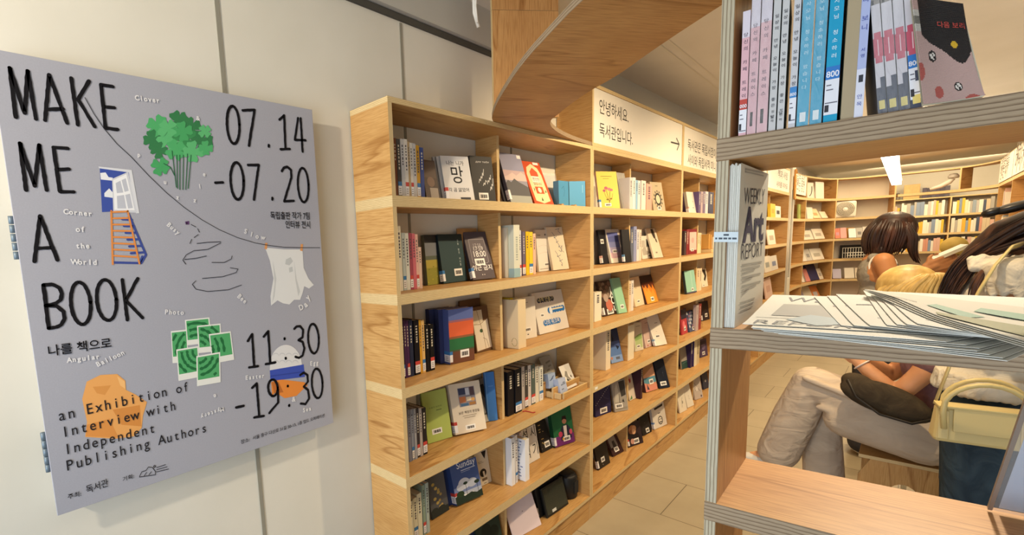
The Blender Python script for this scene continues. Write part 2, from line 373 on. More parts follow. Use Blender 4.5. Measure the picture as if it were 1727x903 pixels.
can = thing('canopy_shelf', 'curved plywood canopy shelf crossing overhead from the wall bookcase to the near shelf', 'shelf', (.5, 1.5, ZT+.001))
ring_plate('lower_plate', can, ZT+.001, ZT+.019)
L = can.location; o = Vector((.190, 1.612, ZT+.0192)); d = Vector((.345, 1.832, ZT+.0192))-o; s = Vector((d.y, -d.x, 0)).normalized()*T
MB().box(o-L, d, -s, (0, 0, 2.462-ZT-.0192), thin=1, grain=2).build('radial_panel', [PLYD, EDGE], can)
MB().box(o-L+Vector((0, 0, 2.4635-ZT-.0192)), d, -s, (0, 0, CZ-.001-2.4635), thin=1, grain=2).build('radial_panel', [PLYD, EDGE], can)
o = Vector((1.0, .925, ZT+.0192)); d = Vector((1.135, 1.18, ZT+.0192))-o; s = Vector((d.y, -d.x, 0)).normalized()*T
MB().box(o-L, d, -s, (0, 0, 2.425-ZT-.0192), thin=1, grain=2).build('radial_panel', [PLYD, EDGE], can)

# ================================================================== the near shelf unit (photo's right side)
NF, NB = .970, 1.216
near = thing('display_shelf', 'weathered plywood shelf unit holding upright books and a heap of newspapers', 'shelf', SP(.2, 1.09, 0))
NP = [PLYD, EDGEN]; NU = [PLYD, EDGEU]
def quadprism(name, parent, c, z0, z1, thin, mats, grain=0):
    """c: four plan corners, front-start, front-end, back-end, back-start"""
    L = parent.location; m = MB(); lo = [Vector((p.x-L.x, p.y-L.y, z0-L.z)) for p in c]; hi = [Vector((p.x-L.x, p.y-L.y, z1-L.z)) for p in c]; H = z1-z0
    def ln(a, b): return (b-a).length
    du = random.uniform(0, 5)
    if thin == 'z':
        f = [(0, 0), (ln(lo[0], lo[1]), 0), (ln(lo[0], lo[1]), ln(lo[1], lo[2])), (0, ln(lo[0], lo[3]))]; f = [(x+du, y+du) for x, y in f]
        m.poly(hi, 0, f); m.poly(lo[::-1], 0, f[::-1])
        for i in range(4):
            j = (i+1) % 4; l = ln(lo[i], lo[j]); m.poly([lo[i], lo[j], hi[j], hi[i]], 1, [(du, 0), (du+l, 0), (du+l, H), (du, H)])
    else:
        for i in range(4):
            j = (i+1) % 4; l = ln(lo[i], lo[j]); e = l < .05
            m.poly([lo[i], lo[j], hi[j], hi[i]], 1 if e else 0, [(du, 0), (du, l), (du+H, l), (du+H, 0)] if e else [(du, du), (du, du+l), (du+H, du+l), (du+H, du)])
        m.poly(hi, 1, [(0, 0), (ln(lo[0], lo[1]), 0), (ln(lo[0], lo[1]), .2), (0, .2)]); m.poly(lo[::-1], 1)
    return m.build(name, mats, parent, .0008)
ZN = [2.044, 1.719, 1.4003, 1.0772, .755, .433]
S0, S1 = -.1145, .60
def nb(zt, name, nth=2):
    return quadprism(name, near, [SP(S0, NF, 0), SP(S1, NF, 0), SP(S1-.04, NB, 0), SP(S0+.026, NB, 0)], zt-nth*T, zt, 'z', NP)
for i, z in enumerate(ZN): nb(z, 'shelf_board')
nb(.15, 'bottom_board', 1)
for zt, zb in zip(ZN, ZN[1:]+[.15]):
    for s0, s1, ds in ((S0+.0006, S0+.0186, .026), (S1-.0186, S1-.0006, -.04)):
        quadprism('side_panel', near, [SP(s0, NF+.0006, 0), SP(s1, NF+.0006, 0), SP(s1+ds, NB-.001, 0), SP(s0+ds, NB-.001, 0)], zb, zt-2*T, 'x', NU)
a = atN(1417, 200, NF+.01); a = (a-CAM).dot(SD)
quadprism('divider', near, [SP(a, NF+.006, 0), SP(a+.0185, NF+.006, 0), SP(a+.0185, NB-.03, 0), SP(a, NB-.03, 0)], 1.719, 2.044-2*T, 'x', [flat('b9a684', .6), flat('a8987c', .6)])
quadprism('plinth', near, [SP(S0+.01, NF+.02, 0), SP(S1-.03, NF+.02, 0), SP(S1-.05, NB-.02, 0), SP(S0+.03, NB-.02, 0)], 0, .15-T, 'z', [PLYD, PLYD])
# ================================================================== the exhibition poster on its hinged panel
XP = .046
post = thing('exhibition_poster', 'large grey exhibition poster with black hand-drawn lettering on a hinged wall panel', 'poster', (XP, .47, 1.5))
def Q(px, py, lift=0.0): p = atX(px, py, XP); return Vector((XP+.0004+lift, p.y, p.z))-post.location
PB = MB(); y0, y1, z0, z1 = .091, .859, .991, 2.010
def cham(x0, x1, y0, y1, z0, z1): return MB().abox(x0-XP, x1-XP, y0-.47, y1-.47, z0-1.5, z1-1.5)
q = NT('poster_print_grey', .45, .35); n = q.n('ShaderNodeTexNoise', i_Scale=300.0, i_Detail=2); q.l(q.coord('Object', (1, 1, 1)), n.inputs['Vector'])
q.col(q.ramp(n.outputs[0], (.3, 'a0a2af'), (.7, 'a4a6b3'))); POSTM = q.m
cham(XP-.006, XP, y0, y1, z0, z1).build('poster_board', POSTM, post, .001)
cham(.004, XP-.006, y0+.02, y1-.012, z0+.015, z1-.02).build('backing_panel', flat('b9b6ac', .6), post)
HNG = flat('6c7c8a', .5, .4, .4)
for (pa, pb) in (((9, 365), (17, 440)), ((67, 730), (75, 798))):
    a = atX(*pa, .03); b = atX(*pb, .03); m = MB(); c = Vector((.036, y0-.0035, 0))-post.location
    zs = [a.z+(b.z-a.z)*k/5 for k in range(6)]
    for k in range(5):
        m.tube([(c.x, c.y, zs[k]-1.5+0), (c.x, c.y, zs[k+1]-1.5+.002)], .0052, 12)
    m.build('hinge', HNG, post)
# monoline title strokes, traced as letters on the poster plane (pixel pairs give points on that plane)
NX = (1, 0, 0); TW = .0078
def ell_pts(cx, cy, rx, ry, n=22, a0=0, a1=360, tilt=0):
    t = math.radians(tilt); o = []
    for i in range(n+1):
        a = math.radians(a0+(a1-a0)*i/n); x, y = rx*math.cos(a), ry*math.sin(a); o.append((cx+x*math.cos(t)-y*math.sin(t), cy+x*math.sin(t)+y*math.cos(t)))
    return o
def lines(name, L, wd, mat, rough=True, lift=.0008):
    m = MB()
    for l in L:
        P = [Q(x, y, lift) for x, y in l]
        if rough:      # slightly uneven brush edge
            many = len(P) > 12
            for a, b in zip(P, P[1:]):
                k = 1 if many else max(2, int((b-a).length/.007)); d = (b-a).normalized(); s = Vector(NX).cross(d)*wd/2
                E_ = [(a.lerp(b, i/k)-s*random.uniform(.86, 1.14), a.lerp(b, i/k)+s*random.uniform(.86, 1.14)) for i in range(k+1)]
                for (p0, p1), (q0, q1) in zip(E_, E_[1:]): m.poly([p0, q0, q1, p1])
            for p in P: m.poly([p+Vector((2e-5, math.cos(t*math.pi/6)*wd*.49, math.sin(t*math.pi/6)*wd*.49)) for t in range(12)])
        else: stroke(m, P, wd, NX)
    return m.build(name, mat, post)
lines('title_lettering', [
 [(16.3, 115), (26.5, 198)], [(16.3, 115), (41.5, 191), (46.5, 120)], [(46.5, 120), (60.5, 201)],
 [(75.8, 203), (82.8, 126.5), (113, 208)], [(80, 185), (106, 184)],
 [(120, 132), (131, 211)], [(150, 137), (131.6, 168), (159.5, 214)],
 [(190, 146.5), (170, 143), (177.7, 216.5), (198, 218.5)], [(173.5, 180), (192.5, 182)]], TW, INK)
lines('title_lettering', [
 [(33.5, 242), (44, 321)], [(33.5, 242), (58.5, 314), (66, 245)], [(66, 245), (78.5, 321)],
 [(114, 250.7), (90, 249), (101, 323.5), (124, 324)], [(95, 286.5), (116, 285.6)]], TW, INK)
lines('title_lettering', [
 [(58, 441.4), (67.4, 364.6), (96.7, 439)], [(63.5, 419), (89, 418)]], TW, INK)
lines('title_lettering', [
 [(73, 481), (82, 554)], [(73, 481), (88, 480), (100, 486), (104, 496), (102, 506), (94, 512), (77, 516)], [(77, 516), (96, 517), (107, 526), (108.5, 538), (103, 548), (95, 552), (82, 554)],
 ell_pts(136, 512, 16.5, 36, tilt=-6), ell_pts(179.5, 506.5, 16.5, 34.5, tilt=-6),
 [(206, 472), (214.5, 540)], [(232, 470), (212, 507), (240, 536.5)]], TW, INK)
lines('date_lettering', [
 ell_pts(393, 211, 10.5, 32, tilt=-3), [(409, 186.5), (429, 185.6), (419.5, 246)], [(453, 245), (453, 247.5)], [(471, 202), (479, 195), (481, 251.6)], [(473, 252), (488.4, 251.6)], [(502.3, 199.5), (497, 236), (515, 237)], [(506.8, 200), (510, 256)]], .0076, INK)
lines('date_lettering', [
 [(363, 308.5), (375.3, 308)], ell_pts(399.5, 305.6, 11, 31.5, tilt=-3), [(418, 278.6), (436, 278.6), (428, 337)], [(459, 334), (459, 337)], [(475, 289), (478, 283.5), (484, 281.5), (490.5, 287), (491, 300), (479, 340), (495, 339)], ell_pts(511, 312.5, 9, 29, tilt=-3)], .0076, INK)
lines('time_lettering', [
 [(417.7, 575.5), (425, 564), (428.4, 619)], [(420, 620), (434.7, 618)], [(444.5, 568), (452, 559), (455.5, 613)], [(448, 614.5), (464, 611.5)], [(479.5, 571), (479.6, 572.5)], [(481.5, 604), (481.7, 605.5)],
 [(496, 555), (500, 551), (506, 550.5), (511, 557), (510, 569), (503, 574), (510, 577), (513, 588), (510, 600), (504, 604), (498, 602)], ell_pts(528.3, 571.5, 9, 25, tilt=-3)], .0076, INK)
lines('time_lettering', [
 [(398, 687.5), (410.5, 685)], [(425, 654.5), (432.5, 647), (437, 703)], [(428.5, 704.5), (444.5, 702)], ell_pts(460, 654.5, 8, 14, tilt=-3), [(468.5, 657), (469, 679), (454, 697)], [(485, 651), (485.2, 652)], [(487.3, 683.5), (487.5, 685)],
 [(506, 633), (512, 629), (518, 633), (519, 644), (512, 652.5), (519, 658), (521, 672), (515, 682), (507, 681)], ell_pts(534.6, 647, 9, 25, tilt=-3)], .0076, INK)
def ptext(name, items, mat, offset=0.0):
    for it in items:
        m = MB()
        body, a, b = it[0], Q(*it[1], .0012), Q(*it[2], .0012); ys = it[3] if len(it) > 3 else 1.0; mono = len(it) > 4 and it[4]
        ex = (b-a); Ln = ex.length; ex.normalize(); ey = Vector((1, 0, 0)).cross(ex).normalized()
        if mono: p = Ln/len(body); put_text(m, body, a, ex, ey, offset=offset, mono=p, size=p*1.72, ystretch=ys)
        else: put_text(m, body, a, ex, ey, offset=offset, width=Ln, ystretch=ys)
        m.build(name, mat, post)
ptext('subtitle_lettering', [('독립출판 작가 7팀', (456, 369), (522, 369.5), 1.35), ('인터뷰 전시', (481.5, 384), (523, 384.5), 1.35), ('나를 책으로', (82, 600), (188, 585), 1.05)], INK, .012)
ptext('caption_lettering', [('an Exhibition of', (97, 711), (320, 659), 1.15, 1), ('Interview with', (103, 739), (298, 691), 1.15, 1), ('Independent', (107, 768), (263, 729), 1.15, 1), ('Publishing Authors', (111, 795), (350, 728), 1.15, 1)], flat('1d1c22', .6), .004)
ptext('credit_lettering', [('주최:', (114, 842), (137, 836), 1.0), ('독서관', (146, 832), (183, 819), 1.3), ('기획:', (207, 812), (226, 806), 1.0), ('장소:', (406, 749), (421, 744), 1.0), ('서울 중구 다산로 31길 50-13, 1층 업드 오퍼레이션', (426, 742), (547, 703), 1.05)], flat('1d1c22', .6), .008)
lines('logo_print', [[(235, 804), (239, 796), (246, 794), (250, 788), (257, 789), (262, 796), (262, 801), (235, 805)], [(243, 803), (247, 797)], [(251, 801), (255, 796)], ell_pts(260.5, 787, 1.6, 1.8, 8)] + [[(264, 789+i*3.6), (279+i*2.5, 784+i*3.7)] for i in range(3)], .0016, flat('24232a', .6), False)
PW = flat('dcdce0', .6)
ptext('small_lettering', [('Clover', (228, 169), (270, 174), 1, 1), ('&', (331, 203), (337, 204), 1, 1), ('p', (231, 264), (237, 265), 1, 1), ('u', (275, 310), (281, 311), 1, 1), ('z', (296, 336), (302, 337), 1, 1), ('z', (325, 341), (331, 342), 1, 1), ('l', (334, 318), (340, 318), 1, 1), ('e', (341, 297), (347, 298), 1, 1),
 ('Corner', (107, 361), (156, 365), 1, 1), ('of', (127, 391), (144, 391.5), 1, 1), ('the', (127, 419), (152, 419), 1, 1), ('World', (122, 446), (164, 447), 1, 1),
 ('Busy', (280, 380), (300, 397), 1, 1), ('Bee', (399, 501), (413, 513), 1, 1), ('S', (410, 393), (416, 395), 1, 1), ('l', (420, 398), (426, 400), 1, 1), ('o', (430, 402), (436, 403), 1, 1), ('w', (440, 404), (446, 405), 1, 1),
 ('D', (506, 524), (512, 521), 1, 1), ('a', (514, 520), (520, 515), 1, 1), ('y', (519, 508), (524, 502), 1, 1), ('Photo', (277, 530), (310, 531), 1, 1), ('Angular', (113, 612), (169, 605), 1, 1), ('Balloon', (164, 619), (211, 597), 1, 1),
 ('Mystery', (376, 687), (337, 701), 1, 1), ('e', (364, 664), (358, 667), 1, 1), ('Easter', (413, 641), (446, 637), 1, 1), ('Egg', (522, 617), (537, 615), 1, 1), ('&', (492, 678), (498, 677), 1, 1), ('Sea', (510, 696), (525, 692), 1, 1)], PW, .030)
def art(name, shapes):
    m = MB(); mats = []
    for i, (c, pts) in enumerate(shapes):
        k = flat(c, .6)
        if k not in mats: mats.append(k)
        P = [Q(x, y, .0001+.000012*i) for x, y in pts]
        if sum((a.y*b.z-b.y*a.z) for a, b in zip(P, P[1:]+P[:1])) < 0: P.reverse()
        m.poly(P, mats.index(k))
    return m.build(name, mats, post)
# clover tree: stems and overlapping four-lobed leaves
lines('thread_line', [[(143, 165), (158, 192), (175, 217), (197, 243), (220, 264), (250, 296), (280, 325), (310, 350), (340, 371), (370, 388), (400, 401), (430, 410), (455, 414.5), (480, 417.5), (510, 418), (539, 418)]], .0016, flat('2a2a30', .6), False, .0010)
lines('stem_print', [[(298, 262), (299, 318)], [(303, 262), (303, 320)], [(309, 262), (308, 320)], [(316, 260), (313, 320)], [(290, 255), (294, 290), (297, 316)], [(322, 262), (317, 318)], [(276, 276), (287, 282), (294, 296)]], .0022, flat('24623f', .6), False)
sh = []; GR = ['45a062', '388a52', '5ab274', '32784a', '4ca869', '3f965a']
rl = random.Random(3)
for (x, y, r) in [(266, 213, 17), (300, 206, 17), (322, 216, 16), (258, 236, 15), (285, 232, 19), (340, 238, 17), (312, 236, 19), (268, 254, 13), (296, 253, 16), (326, 256, 16), (347, 250, 11), (345, 222, 10), (270, 281, 14), (308, 222, 15), (283, 217, 14)]:
    a0 = rl.uniform(0, 90); c = rl.choice(GR)
    r *= 1.12
    for k in range(4):
        a = math.radians(a0+k*90+rl.uniform(-10, 10)); dx, dy = math.cos(a), math.sin(a); L_ = []
        for t, wv in ((.0, .14), (.4, .36), (.75, .50), (1.0, .38), (.92, .0), (1.0, -.38), (.75, -.50), (.4, -.36), (.0, -.14)): L_.append((x+(dx*t-dy*wv)*r, y+(dy*t+dx*wv)*r))
        sh.append((c, L_))
art('clover_print', sh)
art('door_print', [('3a4fa0', [(168, 282), (221, 288), (225, 318), (190, 357), (172, 358)]), ('e4e6ec', [(169, 292), (178, 291), (183, 299), (190, 300), (190, 305), (170, 303)]), ('dfe3ea', [(176, 326), (184, 318), (191, 326), (190, 334), (176, 332)]), ('d3d6de', [(166, 281), (222, 287), (235, 360), (229, 360), (217, 291), (167, 284)]),
 ('c9ccd6', [(189, 302), (216, 290), (231, 359), (191, 358)]), ('e9ebf0', [(191, 304), (213, 294), (227, 355), (193, 354)]), ('b9bdca', [(195, 309), (203, 305), (208, 325), (197, 326)]), ('b9bdca', [(205, 304), (212, 301), (217, 322), (210, 324)]), ('b9bdca', [(197, 331), (209, 329), (213, 352), (198, 352)]), ('b9bdca', [(211, 329), (219, 327), (224, 351), (216, 352)])])
lines('ladder_shadow_print', [[(216, 360), (246, 430), (238, 444)], [(240, 433), (236, 444), (192, 443)]] + [[(206+k*3, 370+k*11.5), (222+k*4, 371+k*11)] for k in range(6)], .0055, flat('3a4a92', .6), False, .0003)
lines('ladder_print', [[(187.5, 356), (190, 446)], [(215, 356), (235, 445)]] + [[(187.5+k*.35, 358+k*10.5), (215.5+k*2.3, 357+k*11)] for k in range(8)], .0042, flat('d98a48', .6), False, .0005)
art('laundry_print', [('dcdee0', [(447, 418), (480, 421), (510, 421), (512, 452), (520, 470), (529, 481), (521, 487), (513, 483), (510, 495), (506, 506), (496, 506), (488, 514), (477, 512), (468, 507), (457, 516), (456, 500), (461, 470), (455, 440)]), ('c4c7ca', [(460, 440), (466, 470), (463, 500), (459, 512), (463, 478)]), ('c4c7ca', [(496, 440), (500, 470), (506, 492), (503, 500), (498, 472)]), ('bfc3c6', [(482, 438), (490, 434), (494, 441), (488, 448), (481, 446)]), ('bfc3c6', [(487, 452), (493, 450), (494, 458), (488, 460)]), ('d9985e', [(447, 410), (451, 410), (450, 421), (446, 420)]), ('d9985e', [(507, 412), (511, 412), (510, 424), (506, 423)])])
lines('bee_trail_print', [[(322, 379), (330, 383)], [(333, 386), (336, 392)], [(334, 396), (327, 401)], [(323, 404), (320, 411)], [(313, 446), (308, 439), (314, 430), (327, 423), (350, 421), (372, 410)], [(311, 438), (330, 436), (348, 432)], [(357, 443), (378, 443), (390, 437), (391, 432)], [(341, 470), (375, 467), (398, 460), (401, 454), (388, 452)], [(332, 411), (349, 409), (372, 408)], [(407, 481), (385, 489), (350, 492), (330, 488), (324, 480), (330, 474)]], .0017, flat('2a2a30', .6), False)
art('bee_print', [('5a3a68', [(312, 374), (319, 373), (319, 379), (313, 379)]), ('2a2030', [(314, 375), (316, 374.5), (316, 379), (314, 379)])])
PH = [[(311.7, 540), (353, 535.6), (357, 578), (315, 583)], [(288, 559), (315, 556), (318, 611), (291, 613)], [(332, 550), (372, 546), (374, 592), (335, 596)], [(352, 564), (389, 559), (395, 607), (358, 614)], [(297, 590), (334, 584), (338, 636), (301, 643)], [(331, 601), (371, 594), (372, 645), (332, 652)]]
sh = []
for qd in PH:
    sh.append(('e2e4e0', qd)); c = [(sum(p[i] for p in qd)/4) for i in (0, 1)]; TL, TR_, BR, BL = qd
    def bl(u, v): return tuple((TL[i]*(1-u)+TR_[i]*u)*(1-v)+(BL[i]*(1-u)+BR[i]*u)*v for i in (0, 1))
    sh.append(('4fa569', [bl(.05, .05), bl(.95, .05), bl(.95, .80), bl(.05, .80)]))
    for R in (9, 19, 29, 39, 49):          # rings of the watermelon pattern, kept inside this photo
        run = []
        for k in range(49):
            a = 2*math.pi*k/48; x, y = 333+R*.92*math.cos(a), 594+R*math.sin(a)
            ux = ((x-TL[0])*(BL[1]-TL[1])-(y-TL[1])*(BL[0]-TL[0]))/((TR_[0]-TL[0])*(BL[1]-TL[1])-(TR_[1]-TL[1])*(BL[0]-TL[0]))
            vy = ((TR_[0]-TL[0])*(y-TL[1])-(TR_[1]-TL[1])*(x-TL[0]))/((TR_[0]-TL[0])*(BL[1]-TL[1])-(TR_[1]-TL[1])*(BL[0]-TL[0]))
            ok = .08 < ux < .92 and .08 < vy < .77; w_ = 2.3+.8*math.sin(k*2.7)
            if ok: run.append((a, w_))
            if (not ok or k == 48) and run:
                if len(run) > 1: sh.append(('1f6a3c', [(333+(R-w_)*.92*math.cos(a), 594+(R-w_)*math.sin(a)) for a, w_ in run]+[(333+(R+w_)*.92*math.cos(a), 594+(R+w_)*math.sin(a)) for a, w_ in run[::-1]]))
                run = []
art('photo_print', sh)
bo = lambda L_: [(x/1.95, 440+y/1.95) for x, y in L_]
art('balloon_print', [('e2a35e', bo([(285, 398), (330, 376), (385, 373), (412, 395), (414, 425), (445, 440), (483, 465), (470, 510), (466, 550), (440, 578), (380, 586), (280, 580), (286, 530), (270, 455)])), ('d4924c', bo([(305, 415), (365, 410), (345, 442), (318, 436)])), ('ecb877', bo([(385, 380), (410, 398), (412, 422), (395, 410)])), ('d08a44', bo([(370, 490), (460, 475), (465, 545), (400, 540)])), ('d78f48', bo([(285, 540), (360, 520), (390, 582), (282, 578)]))])
art('egg_print', [('e0893c', [(457, 645), (470, 640), (513, 645), (519, 650), (508, 660), (500, 668), (480, 672), (464, 662), (459, 668)]), ('b86a30', [(458, 645), (470, 645), (478, 662), (462, 664)]), ('d9dade', ell_pts(482, 618, 27, 36, 20, 180, 360)+[(512, 622), (455, 626)]), ('3a50b0', [(455, 625), (512, 615), (514, 636), (456, 643)]), ('2f4298', [(456, 634), (514, 626), (514, 628), (456, 636)])] + [('c3c6cc', ell_pts(465+(k % 4)*11, 600+(k//4)*12, 5, 4.6, 8, 180, 360)+ell_pts(465+(k % 4)*11, 600.8+(k//4)*12, 4.4, 3.8, 8, 360, 180)) for k in range(8)])
# ================================================================== books
def blabel(m, u, v, wd, ht, mi_w=0, mi_k=1, y=-.0005):
    """white sticker with a dark code bar, centre (u, v) on the cover plane"""
    m.poly([(u-wd/2, y, v-ht/2), (u+wd/2, y, v-ht/2), (u+wd/2, y, v+ht/2), (u-wd/2, y, v+ht/2)], mi_w)
    n = 9; x = u-wd*.36
    for i in range(n):
        bw = wd*.72/n; t = bw*(.9 if i % 3 else .6); m.poly([(x, y-.0001, v-ht*.28), (x+t, y-.0001, v-ht*.28), (x+t, y-.0001, v+ht*.24), (x, y-.0001, v+ht*.24)], mi_k); x += bw
STK = [flat('e9e7e2', .5), flat('4a4644', .6)]
def book(label, group, mat, W, H, T_, col, spine=None, art=None, bar=None, call=None, spinetext=None, page=None, name='book', rough=.5, backcol=None, coverlabel=None):
    """local frame: X from spine to fore-edge, Z up, -Y the front cover; thickness runs to +Y"""
    r = thing(name, label, 'book', group=group, mat=mat)
    c = .0011; m = MB(); cm = flat(col, rough, .22); sm = flat(spine or col, rough, .22)
    m.abox(0, W, 0, c, 0, H); m.abox(0, W, T_-c, T_, 0, H)
    k = len(m.f); m.abox(-.0004, c, .0001, T_-.0001, .0001, H-.0001)
    for i in range(k, len(m.f)): m.mi[i] = 1
    m.build('cover', [cm, sm], r)
    MB().abox(c+.0002, W-.002, c+.0001, T_-c-.0001, .0015, H-.002).build('page_block', page or PAGE, r)
    if art:
        m = MB(); mats = []
        for i, a in enumerate(art):
            y = -.00025-.00006*i; k = a[0]; cc = a[5] if k == 't' else a[-1]; mt = flat(cc, rough, .22)
            if mt not in mats: mats.append(mt)
            mi = mats.index(mt)
            if k == 'r': u0, v0, u1, v1 = a[1:5]; m.poly([(u0*W, y, v0*H), (u1*W, y, v0*H), (u1*W, y, v1*H), (u0*W, y, v1*H)], mi)
            elif k == 'p':
                P = [(u*W, y, v*H) for u, v in a[1]]
                if sum(p[0]*q[2]-q[0]*p[2] for p, q in zip(P, P[1:]+P[:1])) < 0: P.reverse()
                m.poly(P, mi)
            elif k == 'c':
                ar = a[4] if len(a) > 5 else 1; m.poly([(a[1]*W+a[3]*W*math.cos(t*math.pi/9), y, a[2]*H+a[3]*W*ar*math.sin(t*math.pi/9)) for t in range(18)], mi)
            elif k == 'l': stroke(m, [(u*W, y, v*H) for u, v in a[1]], a[2]*W, (0, -1, 0), mi, 6)
            elif k == 't': put_text(m, a[1], (a[2]*W, y, a[3]*H), (1, 0, 0), (0, 0, 1), mi, width=a[4]*W, ystretch=a[6] if len(a) > 6 else 1.0, offset=.006)
            elif k == 'v':
                for j, ch in enumerate(a[1]):
                    if ch != ' ': put_text(m, ch, (a[2]*W, y, (a[3]-j*a[4]*1.15)*H), (1, 0, 0), (0, 0, 1), mi, size=a[4]*H, center=True)
        m.build('cover_print', mats, r)
    if bar: m = MB(); blabel(m, bar[0]*W, bar[1]*H, bar[2] if len(bar) > 2 else .05, bar[3] if len(bar) > 3 else .021); m.build('barcode_label', STK, r)
    if call:      # library call label round the spine foot: coloured head, white body
        m = MB(); z0 = call[1] if len(call) > 1 else .008; x = -.0009; a, b = .0004, T_-.0004
        def sq(za, zb, mi): m.poly([(x, b, za), (x, a, za), (x, a, zb), (x, b, zb)], mi); e = min(.014, W*.2); m.poly([(-.0005, -.00062, za), (e, -.00062, za), (e, -.00062, zb), (-.0005, -.00062, zb)], mi)
        sq(z0, z0+.030, 0); sq(z0+.030, z0+.044, 1)
        for i in range(3): zz = z0+.006+i*.007; m.poly([(x-.0001, b*.8, zz), (x-.0001, b*.25, zz), (x-.0001, b*.25, zz+.002), (x-.0001, b*.8, zz+.002)], 2)
        m.build('call_number_label', [flat('e6e6ea', .5), flat(call[0], .5), flat('55545a', .6)], r)
    if spinetext:  # (text or None for unreadable marks, colour, top z, char size)
        m = MB(); tx, tc, zt, cs = spinetext; x = -.0008
        if tx:
            for j, ch in enumerate(tx):
                if ch != ' ': put_text(m, ch, (x, T_/2, zt-(j+1)*cs*1.16), (0, -1, 0), (0, 0, 1), 0, size=cs, center=True, offset=.008)
        else:
            z = zt; rr = random.Random(int(H*1e5+T_*1e6+zt*1e4))
            while z > zt-cs:
                hh = rr.uniform(.004, .009); m.poly([(x, T_*.66, z-hh), (x, T_*.34, z-hh), (x, T_*.34, z), (x, T_*.66, z)], 0); z -= hh+rr.uniform(.0025, .006)
        m.build('spine_lettering', flat(tc, .5), r)
    return r
def frame_at(x, y, z, yaw, lean):
    """cover-facing placement: spine-side bottom front corner at x, y, z"""
    e = Vector((-math.sin(yaw), math.cos(yaw), 0)); b = Vector((-math.cos(yaw), -math.sin(yaw), 0)); up = Vector((0, 0, math.cos(lean)))+b*math.sin(lean); th = e.cross(up)*-1
    return Matrix(((e.x, th.x, up.x, x), (e.y, th.y, up.y, y), (e.z, th.z, up.z, z), (0, 0, 0, 1)))
def frame_spine(x, y1, z):
    """spine facing the room (+x); thickness runs from y1 towards the poster"""
    return Matrix(((-1, 0, 0, x), (0, -1, 0, y1), (0, 0, 1, z), (0, 0, 0, 1)))
ZS = [1.738, 1.416, 1.094, .772, .450, .150]
def q1(x): return x
